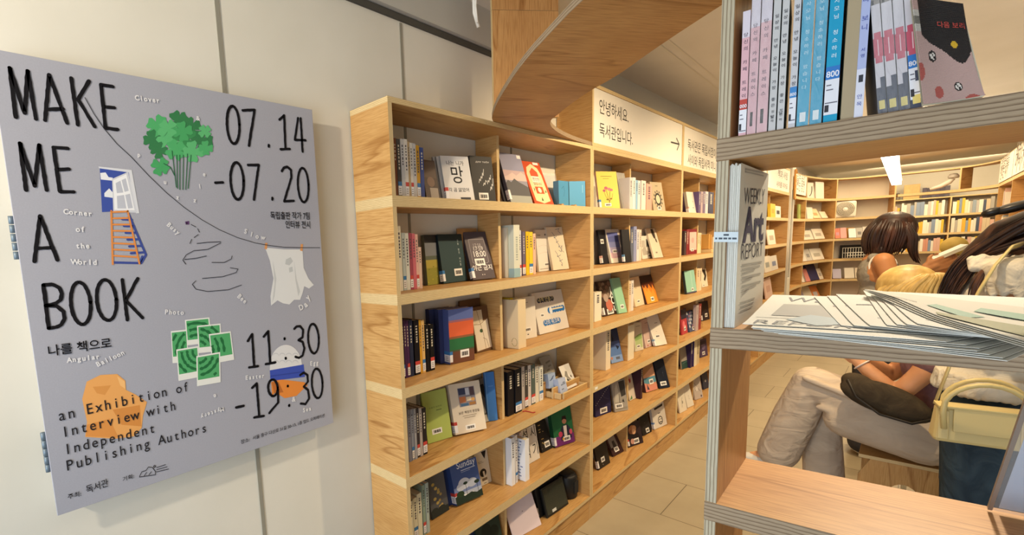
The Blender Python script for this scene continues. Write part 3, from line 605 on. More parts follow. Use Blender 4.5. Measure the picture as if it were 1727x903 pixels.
COVERS = [  # label, shelf row, x, y, yaw, lean, width, height, thickness, colour, spine colour, cover art, code bar, call label
 ('brown comic cover peeking out beside the blue spine on the top shelf', 0, 0.130, 1.272, -1.5, 9.1, 0.069, 0.149, 0.012, '5f5048', None, [('r', 0.05, 0.55, 0.95, 0.95, '6e5d52'), ('c', 0.5, 0.45, 0.28, 1, '8a7060'), ('r', 0.35, 0.05, 0.95, 0.3, 'b0a498')], None, None),
 ('white book with a huge black syllable on its cover, top shelf', 0, 0.130, 1.382, -17.5, 13.7, 0.127, 0.179, 0.010, 'dddad6', 'b9b6b4', [('t', '나는 니가', 0.18, 0.8, 0.62, '2b2b30'), ('t', '망', 0.3, 0.42, 0.42, '1d1d22', 1.15), ('t', '각 곰 앓았어', 0.12, 0.2, 0.72, '2b2b30'), ('r', 0.5, 0.02, 0.86, 0.07, '33333a')], None, ('c84a44',)),
 ('black book with white slanted handwriting, top shelf against the divider', 0, 0.130, 1.548, -12.1, 7.7, 0.117, 0.189, 0.014, '201f22', None, [('t', 'для тебя', 0.25, 0.86, 0.6, 'c9c5c0', 0.6), ('l', [(0.3, 0.42), (0.34, 0.5), (0.38, 0.46), (0.42, 0.56), (0.46, 0.52), (0.5, 0.64), (0.53, 0.58), (0.57, 0.72)], 0.018, 'e8e5e0'), ('l', [(0.48, 0.36), (0.53, 0.42), (0.56, 0.38), (0.62, 0.48), (0.66, 0.44)], 0.018, 'e8e5e0'), ('l', [(0.68, 0.4), (0.72, 0.48), (0.76, 0.44), (0.8, 0.54), (0.84, 0.5), (0.86, 0.6)], 0.018, 'e8e5e0'), ('l', [(0.78, 0.26), (0.82, 0.34), (0.85, 0.28), (0.88, 0.4), (0.92, 0.36), (0.95, 0.52)], 0.018, 'e8e5e0')], (0.45, 0.13, 0.05, 0.028), None),
 ('large photo book with a misty mountain and pink sky, top shelf', 0, 0.130, 1.807, -2.6, 16.4, 0.163, 0.242, 0.016, '8f8e9c', '55545c', [('r', 0, 0.62, 1, 1, '8d8ea6'), ('r', 0, 0.48, 1, 0.66, 'b9a2a4'), ('p', [(0, 0.52), (0.2, 0.56), (0.4, 0.62), (0.55, 0.56), (0.8, 0.64), (1, 0.58), (1, 0.46), (0, 0.46)], 'c9b4ae'), ('p', [(0, 0.4), (0.12, 0.46), (0.25, 0.42), (0.42, 0.5), (0.58, 0.44), (0.75, 0.4), (1, 0.34), (1, 0.1), (0, 0.1)], '5a5a5e'), ('r', 0, 0, 1, 0.16, '9da19c'), ('r', 0.8, 0.92, 0.97, 0.985, 'e8e0e0')], None, ('e0dedc', 0.02)),
 ('red and cream booklet with round arch artwork, beside the mountain photo book', 0, 0.130, 2.004, -3.8, 21.8, 0.153, 0.234, 0.010, 'c2502e', 'c05030', [('p', [(0.12, 0.1), (0.12, 0.7), (0.22, 0.86), (0.5, 0.95), (0.78, 0.86), (0.88, 0.7), (0.88, 0.1), (0.5, 0.04)], 'e6cfa2'), ('p', [(0.3, 0.6), (0.3, 0.76), (0.5, 0.86), (0.7, 0.76), (0.7, 0.6)], 'c9573a'), ('r', 0.3, 0.52, 0.7, 0.66, 'e9ded0'), ('t', '편안한', 0.33, 0.56, 0.36, '4a4648'), ('t', '집입니다', 0.3, 0.46, 0.42, '4a4648'), ('r', 0.3, 0.26, 0.7, 0.42, 'c85a34'), ('c', 0.5, 0.34, 0.09, 1, 'f0e0c4'), ('p', [(0.2, 0.28), (0.26, 0.36), (0.22, 0.4)], '47663c'), ('p', [(0.75, 0.28), (0.8, 0.36), (0.84, 0.3)], '47663c'), ('p', [(0.42, 0.1), (0.48, 0.18), (0.52, 0.1)], '47663c'), ('r', 0.62, 0.93, 0.9, 0.99, 'e8e0dc')], None, None),
 ('small blue book leaning behind the blue booklet, top shelf', 0, 0.130, 2.221, -3.4, 1.5, 0.088, 0.129, 0.030, '4f92bc', '5a8098', [('l', [(0.3, 0.7), (0.5, 0.8), (0.6, 0.6), (0.5, 0.4)], 0.02, '2e5c78')], None, None),
 ('small plain sky blue book on wooden pegs, top shelf corner', 0, 0.136, 2.315, -27.8, 1.5, 0.094, 0.130, 0.022, '5a9cc4', '74a4b8', [('r', 0.8, 0.55, 0.86, 0.85, '7fb4d2')], None, None),
 ('photo cover of a yellow flower field under dark sky, second shelf', 1, 0.043, 1.348, 6.5, 3.3, 0.078, 0.200, 0.014, '54584a', None, [('r', 0, 0.0, 1, 0.42, '8e8a3a'), ('r', 0, 0.34, 1, 0.5, 'a89a48'), ('r', 0, 0.5, 1, 0.58, '5d6455'), ('r', 0, 0.58, 1, 0.84, '7b7f84'), ('r', 0, 0.84, 1, 1, '2c2c2c'), ('c', 0.08, 0.06, 0.05, 0.6, 'b8a63c'), ('c', 0.21, 0.31, 0.05, 0.6, '6e7434'), ('c', 0.34, 0.21, 0.05, 0.6, '9b8f3e'), ('c', 0.47, 0.11, 0.05, 0.6, 'b8a63c'), ('c', 0.6, 0.36, 0.05, 0.6, '6e7434'), ('c', 0.73, 0.26, 0.05, 0.6, '9b8f3e'), ('c', 0.86, 0.16, 0.05, 0.6, 'b8a63c')], None, None),
 ('dark green book with vertical white writing, second shelf', 1, 0.057, 1.428, 1.8, 7.5, 0.155, 0.201, 0.018, '33474a', '1d282a', [('r', 0, 0.86, 1, 1, '202c2e'), ('v', '오늘 밤은 어디쯤', 0.8, 0.84, 0.055, 'c9d2d0')], (0.66, 0.2, 0.052, 0.03), ('3a78b4',)),
 ('brown grey book with clock times 17:59 and 18:00 on a phone drawing', 1, 0.085, 1.584, -11.4, 17.0, 0.125, 0.213, 0.018, '51474c', '3e363b', [('p', [(0.16, 0.84), (0.84, 0.84), (0.86, 0.36), (0.14, 0.36)], '5d5358'), ('l', [(0.14, 0.36), (0.16, 0.84), (0.84, 0.84), (0.86, 0.36), (0.78, 0.33), (0.22, 0.33), (0.14, 0.36)], 0.022, '8f868a'), ('t', '17:58', 0.32, 0.68, 0.34, 'a9a2a4'), ('t', '17:59', 0.3, 0.6, 0.42, 'd9d4d2'), ('t', '18:00', 0.26, 0.47, 0.54, 'efece8', 1.1), ('t', '야근 금지', 0.08, 0.19, 0.86, 'efece8', 0.95), ('c', 0.45, 0.09, 0.02, 1, 'cfc9c6'), ('c', 0.54, 0.09, 0.02, 1, 'cfc9c6')], (0.46, 0.36, 0.055, 0.03), ('3a78b4',)),
 ('white booklet with faint handwriting lines, second shelf after the divider', 1, 0.044, 2.171, 1.7, 5.3, 0.143, 0.216, 0.012, 'dcd8d2', None, [('r', 0.1, 0.86, 0.32, 0.88, '8c8a86'), ('r', 0.62, 0.86, 0.7, 0.9, '4a4a4c'), ('l', [(0.1, 0.6), (0.45, 0.63), (0.8, 0.6)], 0.006, 'b5b0a8'), ('l', [(0.1, 0.42), (0.5, 0.46), (0.85, 0.44)], 0.006, 'b5b0a8'), ('r', 0.08, 0.05, 0.92, 0.065, '8c8a86')], (0.6, 0.16, 0.055, 0.018), None),
 ('cream book with grey brush calligraphy all over, second shelf', 1, 0.069, 2.270, -7.8, 11.5, 0.133, 0.231, 0.014, 'd9ceb8', None, [('l', [(0.3, 0.88), (0.42, 0.8), (0.38, 0.74), (0.55, 0.78)], 0.022, '6d7480'), ('l', [(0.4, 0.77), (0.52, 0.69), (0.48, 0.63), (0.61, 0.67)], 0.022, '6d7480'), ('l', [(0.5, 0.66), (0.62, 0.58), (0.58, 0.52), (0.67, 0.56)], 0.022, '6d7480'), ('l', [(0.6, 0.55), (0.72, 0.47), (0.68, 0.41), (0.55, 0.45)], 0.022, '6d7480'), ('l', [(0.3, 0.44), (0.42, 0.36), (0.38, 0.3), (0.61, 0.34)], 0.022, '6d7480'), ('l', [(0.4, 0.33), (0.52, 0.25), (0.48, 0.19), (0.67, 0.23)], 0.022, '6d7480'), ('l', [(0.5, 0.22), (0.62, 0.14), (0.58, 0.08), (0.55, 0.12)], 0.022, '6d7480'), ('l', [(0.55, 0.94), (0.8, 0.96), (0.7, 0.9), (0.85, 0.84)], 0.02, '6d7480'), ('l', [(0.68, 0.5), (0.8, 0.56), (0.72, 0.44), (0.84, 0.4)], 0.02, '6d7480')], None, None),
 ('thick cloth-like book with blue, orange, green and brown bands, third shelf', 2, 0.109, 1.391, -10.5, 0.8, 0.128, 0.222, 0.036, '5a66a0', '4e5a90', [('r', 0, 0, 1, 0.22, '6a4434'), ('r', 0, 0.22, 1, 0.25, '4a5238'), ('r', 0, 0.25, 1, 0.46, '2f6b42'), ('r', 0, 0.46, 1, 0.5, '8a5a3c'), ('r', 0, 0.5, 1, 0.76, 'd8643e'), ('r', 0, 0.76, 1, 0.8, '9c6470'), ('r', 0, 0.8, 1, 1, '5f6ea8')], (0.6, 0.16, 0.046, 0.032), ('3a78b4',)),
 ('bundle cover of cream letters tied with string and a green wax seal', 2, 0.068, 1.614, -3.5, 8.0, 0.106, 0.202, 0.012, '6a4c34', None, [('r', 0.02, 0.4, 0.62, 0.92, 'd6c8b0'), ('p', [(0.05, 0.03), (0.05, 0.6), (0.92, 0.7), (0.98, 0.06)], 'e0d6c4'), ('c', 0.45, 0.46, 0.1, 0.8, '3f5a3e'), ('l', [(0.3, 0.95), (0.4, 0.7), (0.55, 0.4), (0.6, 0.02)], 0.022, '8a6a44'), ('l', [(0.05, 0.62), (0.4, 0.6), (0.95, 0.72)], 0.02, '8a6a44'), ('l', [(0.5, 0.3), (0.7, 0.25), (0.8, 0.05)], 0.015, '5c4430')], None, None),
 ('plain off-white book leaning against a big workbook, third shelf', 2, 0.064, 1.952, -6.2, 3.8, 0.137, 0.208, 0.012, 'dfdad0', None, [('r', 0.3, 0.86, 0.6, 0.875, '8c8a86'), ('r', 0.46, 0.09, 0.54, 0.115, '4a4a4c')], (0.48, 0.22, 0.06, 0.022), None),
 ('large white workbook with three blue cloud-shaped title blobs, third shelf', 2, 0.068, 2.131, -3.2, 13.1, 0.276, 0.216, 0.012, 'dad5cc', None, [('c', 0.18, 0.8, 0.055, 0.9, '1f2b44'), ('c', 0.255, 0.8, 0.055, 0.9, '1f2b44'), ('c', 0.33, 0.8, 0.055, 0.9, '1f2b44'), ('c', 0.405, 0.8, 0.055, 0.9, '1f2b44'), ('c', 0.48, 0.8, 0.055, 0.9, '1f2b44'), ('c', 0.555, 0.8, 0.055, 0.9, '1f2b44'), ('c', 0.63, 0.8, 0.055, 0.9, '1f2b44'), ('t', '내책 만들기', 0.16, 0.765, 0.5, 'd8cf9a'), ('c', 0.46, 0.52, 0.065, 0.9, '2a6fb4'), ('c', 0.55, 0.52, 0.065, 0.9, '2a6fb4'), ('c', 0.64, 0.52, 0.065, 0.9, '2a6fb4'), ('c', 0.73, 0.52, 0.065, 0.9, '2a6fb4'), ('c', 0.82, 0.52, 0.065, 0.9, '2a6fb4'), ('c', 0.91, 0.52, 0.065, 0.9, '2a6fb4'), ('r', 0.55, 0.52, 0.92, 0.56, 'd8d4b8'), ('c', 0.5, 0.51, 0.05, 1.6, 'dfe4ea'), ('c', 0.24, 0.24, 0.06, 0.95, '2a6fb4'), ('c', 0.315, 0.24, 0.06, 0.95, '2a6fb4'), ('c', 0.39, 0.24, 0.06, 0.95, '2a6fb4'), ('c', 0.465, 0.24, 0.06, 0.95, '2a6fb4'), ('c', 0.54, 0.24, 0.06, 0.95, '2a6fb4'), ('c', 0.615, 0.24, 0.06, 0.95, '2a6fb4'), ('c', 0.69, 0.24, 0.06, 0.95, '2a6fb4'), ('t', '나의 워크북', 0.22, 0.2, 0.5, 'e6e2da')], (0.2, 0.44, 0.03, 0.018), None),
 ('light green book with small pencil writing, fourth shelf', 3, 0.054, 1.301, -11.1, 10.5, 0.124, 0.206, 0.010, 'aebf66', None, [('t', '조용히 천천히', 0.22, 0.66, 0.52, '6c7a48', 0.7), ('r', 0.5, 0.6, 0.72, 0.615, '6c7a48')], (0.42, 0.2, 0.05, 0.022), None),
 ('thick cream book with a painting of a bookshop interior on its cover', 3, 0.088, 1.433, -20.1, 14.8, 0.152, 0.210, 0.030, 'dcd0bc', 'cfc0a8', [('r', 0.26, 0.52, 0.8, 0.9, '8d8890'), ('r', 0.28, 0.76, 0.5, 0.89, '3d4460'), ('r', 0.5, 0.74, 0.62, 0.88, 'c9ccd6'), ('r', 0.64, 0.72, 0.78, 0.89, '5c4a50'), ('r', 0.28, 0.6, 0.48, 0.72, 'c47a50'), ('r', 0.5, 0.62, 0.66, 0.7, 'e2d2b4'), ('c', 0.71, 0.64, 0.06, 0.8, 'd6a05c'), ('r', 0.3, 0.53, 0.55, 0.58, '4a6a8c'), ('r', 0.58, 0.53, 0.78, 0.59, 'a87848'), ('t', '낡은 책장의 문장들', 0.2, 0.38, 0.66, '6a5a48'), ('r', 0.3, 0.33, 0.75, 0.34, 'a09078'), ('r', 0.34, 0.29, 0.7, 0.3, 'a09078')], (0.5, 0.1, 0.048, 0.02), ('b8443c',)),
 ('grey framed black-and-white photo book leaning behind the cream painting book', 3, 0.087, 1.634, -0.1, 21.1, 0.088, 0.190, 0.012, 'a5a19a', None, [('r', 0.14, 0.16, 0.78, 0.86, '4c4b4a'), ('p', [(0.2, 0.4), (0.4, 0.7), (0.6, 0.5), (0.76, 0.66), (0.76, 0.2), (0.2, 0.2)], '8a8986')], (0.62, 0.14, 0.03, 0.02), None),
 ('bright blue book leaning against the divider, fourth shelf', 3, 0.086, 1.660, -27.5, 8.1, 0.047, 0.221, 0.014, '3f74b8', None, [('r', 0, 0.0, 0.08, 1, '5f8cc4'), ('r', 0.3, 0.7, 0.8, 0.72, '5a8ac8')], None, None),
 ('dark grey book with drooping yellow flowers, fifth shelf', 4, 0.066, 1.296, 0.5, 9.4, 0.104, 0.167, 0.012, '55575a', None, [('c', 0.3, 0.8, 0.09, 0.7, 'b09a58'), ('c', 0.42, 0.68, 0.09, 0.7, 'c4ac64'), ('c', 0.54, 0.56, 0.09, 0.7, 'b09a58'), ('c', 0.3, 0.44, 0.09, 0.7, 'c4ac64'), ('c', 0.42, 0.32, 0.09, 0.7, 'b09a58'), ('c', 0.54, 0.2, 0.09, 0.7, 'c4ac64'), ('c', 0.55, 0.62, 0.07, 0.8, 'a8925a'), ('c', 0.65, 0.49, 0.07, 0.8, 'a8925a'), ('c', 0.55, 0.36, 0.07, 0.8, 'a8925a'), ('c', 0.65, 0.23, 0.07, 0.8, 'a8925a'), ('r', 0, 0, 1, 0.16, '2c3230'), ('c', 0.2, 0.16, 0.2, 0.6, '2c3230'), ('c', 0.6, 0.14, 0.22, 0.6, '2c3230')], None, None),
 ('blue photo book titled Sunday with palm trees and white clouds, fifth shelf', 4, 0.079, 1.435, -9.2, 14.9, 0.153, 0.170, 0.030, '44588c', '34487c', [('r', 0, 0.0, 1, 0.3, 'b4bccc'), ('r', 0, 0.26, 1, 0.42, '7888b4'), ('c', 0.4, 0.46, 0.22, 0.7, 'c9ced8'), ('c', 0.68, 0.42, 0.2, 0.6, 'b9c0ce'), ('c', 0.25, 0.4, 0.15, 0.7, 'c0c6d2'), ('t', 'Sunday', 0.24, 0.86, 0.7, 'e4e6ea', 1.0), ('r', 0.36, 0.78, 0.9, 0.8, 'c9d0e0'), ('r', 0.36, 0.74, 0.7, 0.75, 'a9b4cc'), ('p', [(0, 0), (0, 0.2), (0.2, 0.26), (0.34, 0.16), (0.6, 0.2), (0.8, 0.14), (1, 0.18), (1, 0)], '28382e'), ('l', [(0.44, 0.14), (0.44, 0.44)], 0.014, '28302c'), ('c', 0.44, 0.46, 0.08, 0.5, '28382e'), ('l', [(0.86, 0.12), (0.86, 0.38)], 0.014, '28302c'), ('c', 0.86, 0.4, 0.1, 0.5, '28382e'), ('c', 0.2, 0.24, 0.14, 0.6, '2c402c')], (0.5, 0.1, 0.058, 0.032), ('b8443c',)),
 ('cream book with a black-haired head and ink vase, fifth shelf near the divider', 4, 0.043, 1.635, -4.9, 9.5, 0.085, 0.156, 0.010, 'd8cdb8', None, [('p', [(0.5, 0.98), (0.9, 0.98), (0.8, 0.85), (0.72, 0.74), (0.6, 0.86)], '22201f'), ('c', 0.45, 0.36, 0.26, 0.85, '22201f'), ('p', [(0.42, 0.4), (0.56, 0.4), (0.58, 0.26), (0.46, 0.24)], 'd8cdb8'), ('r', 0.15, 0.7, 0.5, 0.71, '6a6258'), ('r', 0.2, 0.66, 0.6, 0.67, '6a6258'), ('r', 0.3, 0.12, 0.7, 0.2, '6a5848'), ('r', 0.4, 0.04, 0.62, 0.055, '4a4238')], None, None),
 ('white book with four large black syllables, fifth shelf past the divider', 4, 0.083, 1.961, -1.5, 8.8, 0.128, 0.179, 0.012, 'e0dcd6', None, [('t', '석 시', 0.06, 0.7, 0.86, '1f1e20', 1.1), ('r', 0.05, 0.52, 0.95, 0.525, 'a9a49c'), ('r', 0.08, 0.46, 0.38, 0.51, '6a5a44'), ('t', '석 기', 0.06, 0.18, 0.88, '1f1e20', 1.2)], None, None),
 ('black book with scattered gold dashes, fifth shelf', 4, 0.065, 2.149, -4.1, 17.7, 0.094, 0.159, 0.010, '232120', None, [('r', 0.22, 0.86, 0.42, 0.89, 'b49a5c'), ('r', 0.16, 0.72, 0.36, 0.75, 'b49a5c'), ('r', 0.16, 0.64, 0.3, 0.67, 'b49a5c'), ('c', 0.52, 0.64, 0.04, 0.6, 'c9b27c'), ('r', 0.2, 0.4, 0.42, 0.43, 'b49a5c'), ('r', 0.18, 0.28, 0.26, 0.31, 'b49a5c'), ('r', 0.28, 0.24, 0.44, 0.27, 'b49a5c'), ('c', 0.06, 0.12, 0.015, 1, 'c9c4b8')], (0.6, 0.2, 0.046, 0.03), None),
 ('green and purple book with a drawn figure in dark jacket, fifth shelf', 4, 0.085, 2.247, -14.0, 9.9, 0.152, 0.204, 0.026, '24603c', '1d4c30', [('r', 0, 0, 1, 0.26, '6a2c6c'), ('p', [(0.34, 0.12), (0.38, 0.44), (0.5, 0.52), (0.72, 0.52), (0.84, 0.42), (0.88, 0.14)], '26283c'), ('p', [(0.52, 0.2), (0.52, 0.5), (0.68, 0.5), (0.66, 0.2)], 'cfc4be'), ('c', 0.6, 0.62, 0.11, 0.9, 'c08468'), ('p', [(0.48, 0.66), (0.52, 0.76), (0.7, 0.76), (0.72, 0.64), (0.6, 0.68)], '2a1c1c'), ('c', 0.34, 0.3, 0.1, 1, 'b8405c'), ('c', 0.86, 0.3, 0.08, 1.2, 'c4506c'), ('c', 0.45, 0.16, 0.05, 1, 'd8a04c')], (0.62, 0.15, 0.052, 0.026), ('cfcfd2',)),
 ('pale pink portfolio leaning on the bottom shelf', 5, 0.123, 1.788, -7.7, 22.9, 0.204, 0.160, 0.004, 'd8cad0', None, [('c', 0.52, 0.62, 0.012, 1, '3a3438')], None, None),
 ('yellow book with a red flower sprig, top shelf of the second bookcase', 0, 0.130, 2.673, -24.1, 9.4, 0.143, 0.213, 0.014, 'dcc45c', 'c9a89c', [('r', 0.2, 0.86, 0.75, 0.875, '8a7a3c'), ('r', 0.3, 0.8, 0.6, 0.81, '8a7a3c'), ('c', 0.4, 0.55, 0.09, 0.7, 'b0606c'), ('c', 0.55, 0.52, 0.09, 0.7, 'c27a80'), ('c', 0.3, 0.48, 0.07, 0.7, 'a8566a'), ('c', 0.66, 0.5, 0.07, 0.7, 'b87078'), ('l', [(0.5, 0.14), (0.46, 0.32), (0.4, 0.5)], 0.016, '6e4a30'), ('l', [(0.5, 0.14), (0.55, 0.35), (0.6, 0.5)], 0.016, '6e4a30'), ('l', [(0.5, 0.2), (0.34, 0.34), (0.3, 0.44)], 0.014, '7a5a34'), ('l', [(0.52, 0.2), (0.66, 0.3), (0.7, 0.4)], 0.014, '7a5a34'), ('c', 0.6, 0.26, 0.06, 0.5, '8a6a2c'), ('c', 0.42, 0.24, 0.06, 0.5, '7a6a2c')], (0.42, 0.1, 0.045, 0.018), ('3a78b4',)),
 ('slim grey book in clear film beside the yellow book', 0, 0.130, 2.985, -2.6, 10.7, 0.105, 0.234, 0.012, 'a09e9a', None, [('r', 0.04, 0.02, 0.1, 0.98, 'bcbab6'), ('r', 0.7, 0.02, 0.74, 0.98, 'b4b2ae')], (0.6, 0.12, 0.04, 0.026), None),
 ('taupe book with a black leaf wreath on its cover, top shelf', 0, 0.130, 3.488, -8.9, 9.6, 0.152, 0.206, 0.012, 'b2a489', None, [('c', 0.5, 0.42, 0.26, 1.1, '2e2c28'), ('c', 0.5, 0.42, 0.18, 1.1, 'c9bca0'), ('p', [(0.74, 0.42), (0.857, 0.456), (0.857, 0.384)], '2e2c28'), ('p', [(0.708, 0.52), (0.788, 0.6), (0.831, 0.538)], '2e2c28'), ('p', [(0.62, 0.593), (0.641, 0.696), (0.716, 0.66)], '2e2c28'), ('p', [(0.5, 0.62), (0.456, 0.718), (0.543, 0.718)], '2e2c28'), ('p', [(0.38, 0.593), (0.284, 0.66), (0.358, 0.696)], '2e2c28'), ('p', [(0.292, 0.52), (0.169, 0.537), (0.212, 0.6)], '2e2c28'), ('p', [(0.26, 0.42), (0.143, 0.383), (0.142, 0.455)], '2e2c28'), ('p', [(0.292, 0.32), (0.213, 0.239), (0.169, 0.301)], '2e2c28'), ('p', [(0.381, 0.246), (0.36, 0.144), (0.285, 0.179)], '2e2c28'), ('p', [(0.501, 0.22), (0.544, 0.122), (0.458, 0.122)], '2e2c28'), ('p', [(0.621, 0.247), (0.717, 0.181), (0.643, 0.145)], '2e2c28'), ('p', [(0.708, 0.321), (0.832, 0.303), (0.789, 0.241)], '2e2c28'), ('r', 0.4, 0.86, 0.6, 0.88, '6a6252')], (0.5, 0.12, 0.045, 0.022), None),
 ('black book with small white flecks, second shelf of the second bookcase', 1, 0.061, 2.862, 3.7, 7.9, 0.150, 0.211, 0.014, '1e1d22', None, [('c', 0.7, 0.28, 0.018, 1, 'dcdcd8'), ('c', 0.74, 0.22, 0.018, 1, 'dcdcd8'), ('c', 0.78, 0.16, 0.016, 1, 'dcdcd8')], (0.28, 0.66, 0.05, 0.028), ('c9a09c',)),
 ('book with a blue to pink gradient panel in a pale border', 1, 0.072, 2.964, -10.3, 12.5, 0.138, 0.216, 0.014, 'dcd4c8', None, [('r', 0.06, 0.14, 0.86, 0.9, 'c9aab4'), ('r', 0.06, 0.3, 0.86, 0.9, 'b0a6c4'), ('r', 0.06, 0.46, 0.86, 0.9, '8f94c4'), ('r', 0.06, 0.62, 0.86, 0.9, '7078b4'), ('r', 0.06, 0.8, 0.86, 0.9, '5a62a0'), ('r', 0.3, 0.16, 0.7, 0.17, 'b87070')], (0.42, 0.34, 0.05, 0.022), None),
 ('plain black book between the gradient cover and slate spine', 1, 0.129, 3.013, -5.0, 5.6, 0.095, 0.207, 0.012, '1c1b1e', None, [], None, ('5a86b0',)),
 ('white booklet with a grey engraved picture, second shelf', 1, 0.032, 3.566, -3.5, 4.6, 0.175, 0.165, 0.010, 'd9d4ca', None, [('r', 0.4, 0.5, 0.8, 0.85, '7c7a76'), ('r', 0.46, 0.55, 0.72, 0.78, '4c4a48'), ('p', [(0.0, 0.4), (0.3, 0.6), (0.4, 0.35), (0.7, 0.3), (0.9, 0.2), (0.1, 0.15)], 'a9a49a'), ('r', 0, 0.5, 0.3, 0.8, 'b4afa6')], (0.66, 0.12, 0.05, 0.028), None),
 ('tall cream book with an ink-black figure at the top, second shelf', 1, 0.083, 3.648, -5.0, 16.6, 0.140, 0.223, 0.012, 'd8ccb8', None, [('p', [(0.45, 0.98), (0.7, 0.98), (0.78, 0.8), (0.74, 0.62), (0.55, 0.66), (0.45, 0.8)], '34302e'), ('p', [(0.62, 0.7), (0.8, 0.62), (0.82, 0.5), (0.66, 0.54)], '5a544e'), ('r', 0.3, 0.15, 0.5, 0.2, '8a8478')], None, None),
 ('dark book with a crowd drawing and two white syllables, third shelf', 2, 0.074, 2.866, -3.4, 13.9, 0.206, 0.219, 0.014, '3c2c28', None, [('c', 0.15, 0.9, 0.1, 0.8, '6a5648'), ('c', 0.32, 0.88, 0.1, 0.8, '8a7668'), ('c', 0.49, 0.86, 0.1, 0.8, '4a3a34'), ('c', 0.66, 0.9, 0.1, 0.8, '7c5c4c'), ('c', 0.83, 0.88, 0.1, 0.8, '6a5648'), ('c', 0.15, 0.76, 0.1, 0.8, '8a7668'), ('c', 0.32, 0.8, 0.1, 0.8, '4a3a34'), ('c', 0.49, 0.78, 0.1, 0.8, '7c5c4c'), ('c', 0.66, 0.76, 0.1, 0.8, '6a5648'), ('c', 0.83, 0.8, 0.1, 0.8, '8a7668'), ('c', 0.15, 0.68, 0.1, 0.8, '4a3a34'), ('c', 0.32, 0.66, 0.1, 0.8, '7c5c4c'), ('c', 0.49, 0.7, 0.1, 0.8, '6a5648'), ('c', 0.66, 0.68, 0.1, 0.8, '8a7668'), ('c', 0.83, 0.66, 0.1, 0.8, '4a3a34'), ('c', 0.15, 0.6, 0.1, 0.8, '7c5c4c'), ('c', 0.32, 0.58, 0.1, 0.8, '6a5648'), ('c', 0.49, 0.56, 0.1, 0.8, '8a7668'), ('c', 0.66, 0.6, 0.1, 0.8, '4a3a34'), ('c', 0.83, 0.58, 0.1, 0.8, '7c5c4c'), ('c', 0.42, 0.28, 0.2, 0.9, 'b86a58'), ('c', 0.3, 0.5, 0.14, 0.9, 'a89488'), ('t', '사', 0.55, 0.42, 0.4, 'eeeae4', 1.15), ('t', '인', 0.58, 0.12, 0.36, 'eeeae4', 1.15)], (0.4, 0.1, 0.078, 0.034), ('e0e0e0',)),
 ('plain mint green book behind the crowd drawing book', 2, 0.101, 3.012, -11.0, 14.5, 0.087, 0.229, 0.014, '8fbf9f', None, [], (0.55, 0.18, 0.035, 0.026), None),
 ('plain cream book, third shelf of the second bookcase', 2, 0.066, 3.367, 1.1, 12.2, 0.168, 0.205, 0.012, 'ddc9ac', None, [('r', 0.4, 0.6, 0.46, 0.63, '6a5a48')], (0.42, 0.16, 0.05, 0.02), None),
 ('orange book with a dark flame silhouette, third shelf', 2, 0.080, 3.536, -3.1, 16.5, 0.189, 0.207, 0.014, 'd8822c', '3c2420', [('r', 0, 0.7, 1, 1, '2e1c1c'), ('p', [(0, 0.72), (0.1, 0.5), (0.25, 0.66), (0.4, 0.48), (0.55, 0.68), (0.75, 0.5), (0.85, 0.66), (1, 0.42), (1, 0.75), (0, 0.75)], '5a2818'), ('p', [(0.1, 0.6), (0.3, 0.4), (0.4, 0.55), (0.6, 0.35), (0.8, 0.5), (0.9, 0.3), (0.95, 0.0), (0.05, 0.0)], 'e49838')], (0.55, 0.14, 0.05, 0.03), None),
 ('dark photo book with white branch pattern, fourth shelf of the second bookcase', 3, 0.037, 2.832, -2.3, 4.8, 0.122, 0.209, 0.012, '332a26', None, [('l', [(0.1, 0.1), (0.4, 0.25), (0.6, 0.1), (0.9, 0.2)], 0.03, 'c9c0b4'), ('c', 0.3, 0.34, 0.1, 1, '8a6a58'), ('c', 0.8, 0.6, 0.08, 1, '6a5a50'), ('l', [(0.2, 0.05), (0.5, 0.15), (0.7, 0.03)], 0.03, 'c9c0b4')], (0.58, 0.2, 0.055, 0.028), None),
 ('blue painted cover with dark foliage, between two cream spines', 3, 0.071, 2.979, -12.1, 13.5, 0.121, 0.220, 0.014, '5878b0', None, [('r', 0, 0.6, 1, 1, '2c3858'), ('r', 0, 0.45, 1, 0.62, '44588c'), ('p', [(0.1, 0.9), (0.3, 0.7), (0.2, 0.62)], '1c2438'), ('p', [(0.4, 0.92), (0.55, 0.68), (0.42, 0.6)], '1c2438'), ('p', [(0.6, 0.5), (0.9, 0.44), (0.7, 0.36)], '1c2840'), ('r', 0, 0, 1, 0.2, '7c98c8'), ('c', 0.1, 0.14, 0.08, 1, 'b87858')], (0.6, 0.12, 0.055, 0.032), None),
 ('booklet with a pale green hill picture, fourth shelf', 3, 0.052, 3.409, -10.7, 6.5, 0.102, 0.200, 0.010, 'cdc6b4', None, [('r', 0.08, 0.1, 0.92, 0.5, 'a9bc88'), ('p', [(0.08, 0.5), (0.4, 0.56), (0.92, 0.6), (0.92, 0.42), (0.08, 0.36)], '87a868'), ('r', 0.3, 0.86, 0.8, 0.88, '8a8478')], (0.42, 0.16, 0.045, 0.022), None),
 ('dusty pink book, fourth shelf of the second bookcase', 3, 0.069, 3.555, -3.3, 11.8, 0.131, 0.206, 0.012, 'c4aca4', None, [('r', 0.4, 0.84, 0.8, 0.86, '8a7a74'), ('c', 0.3, 0.06, 0.08, 0.6, 'a85a54'), ('c', 0.7, 0.06, 0.08, 0.6, 'b88a84')], (0.5, 0.2, 0.045, 0.024), None),
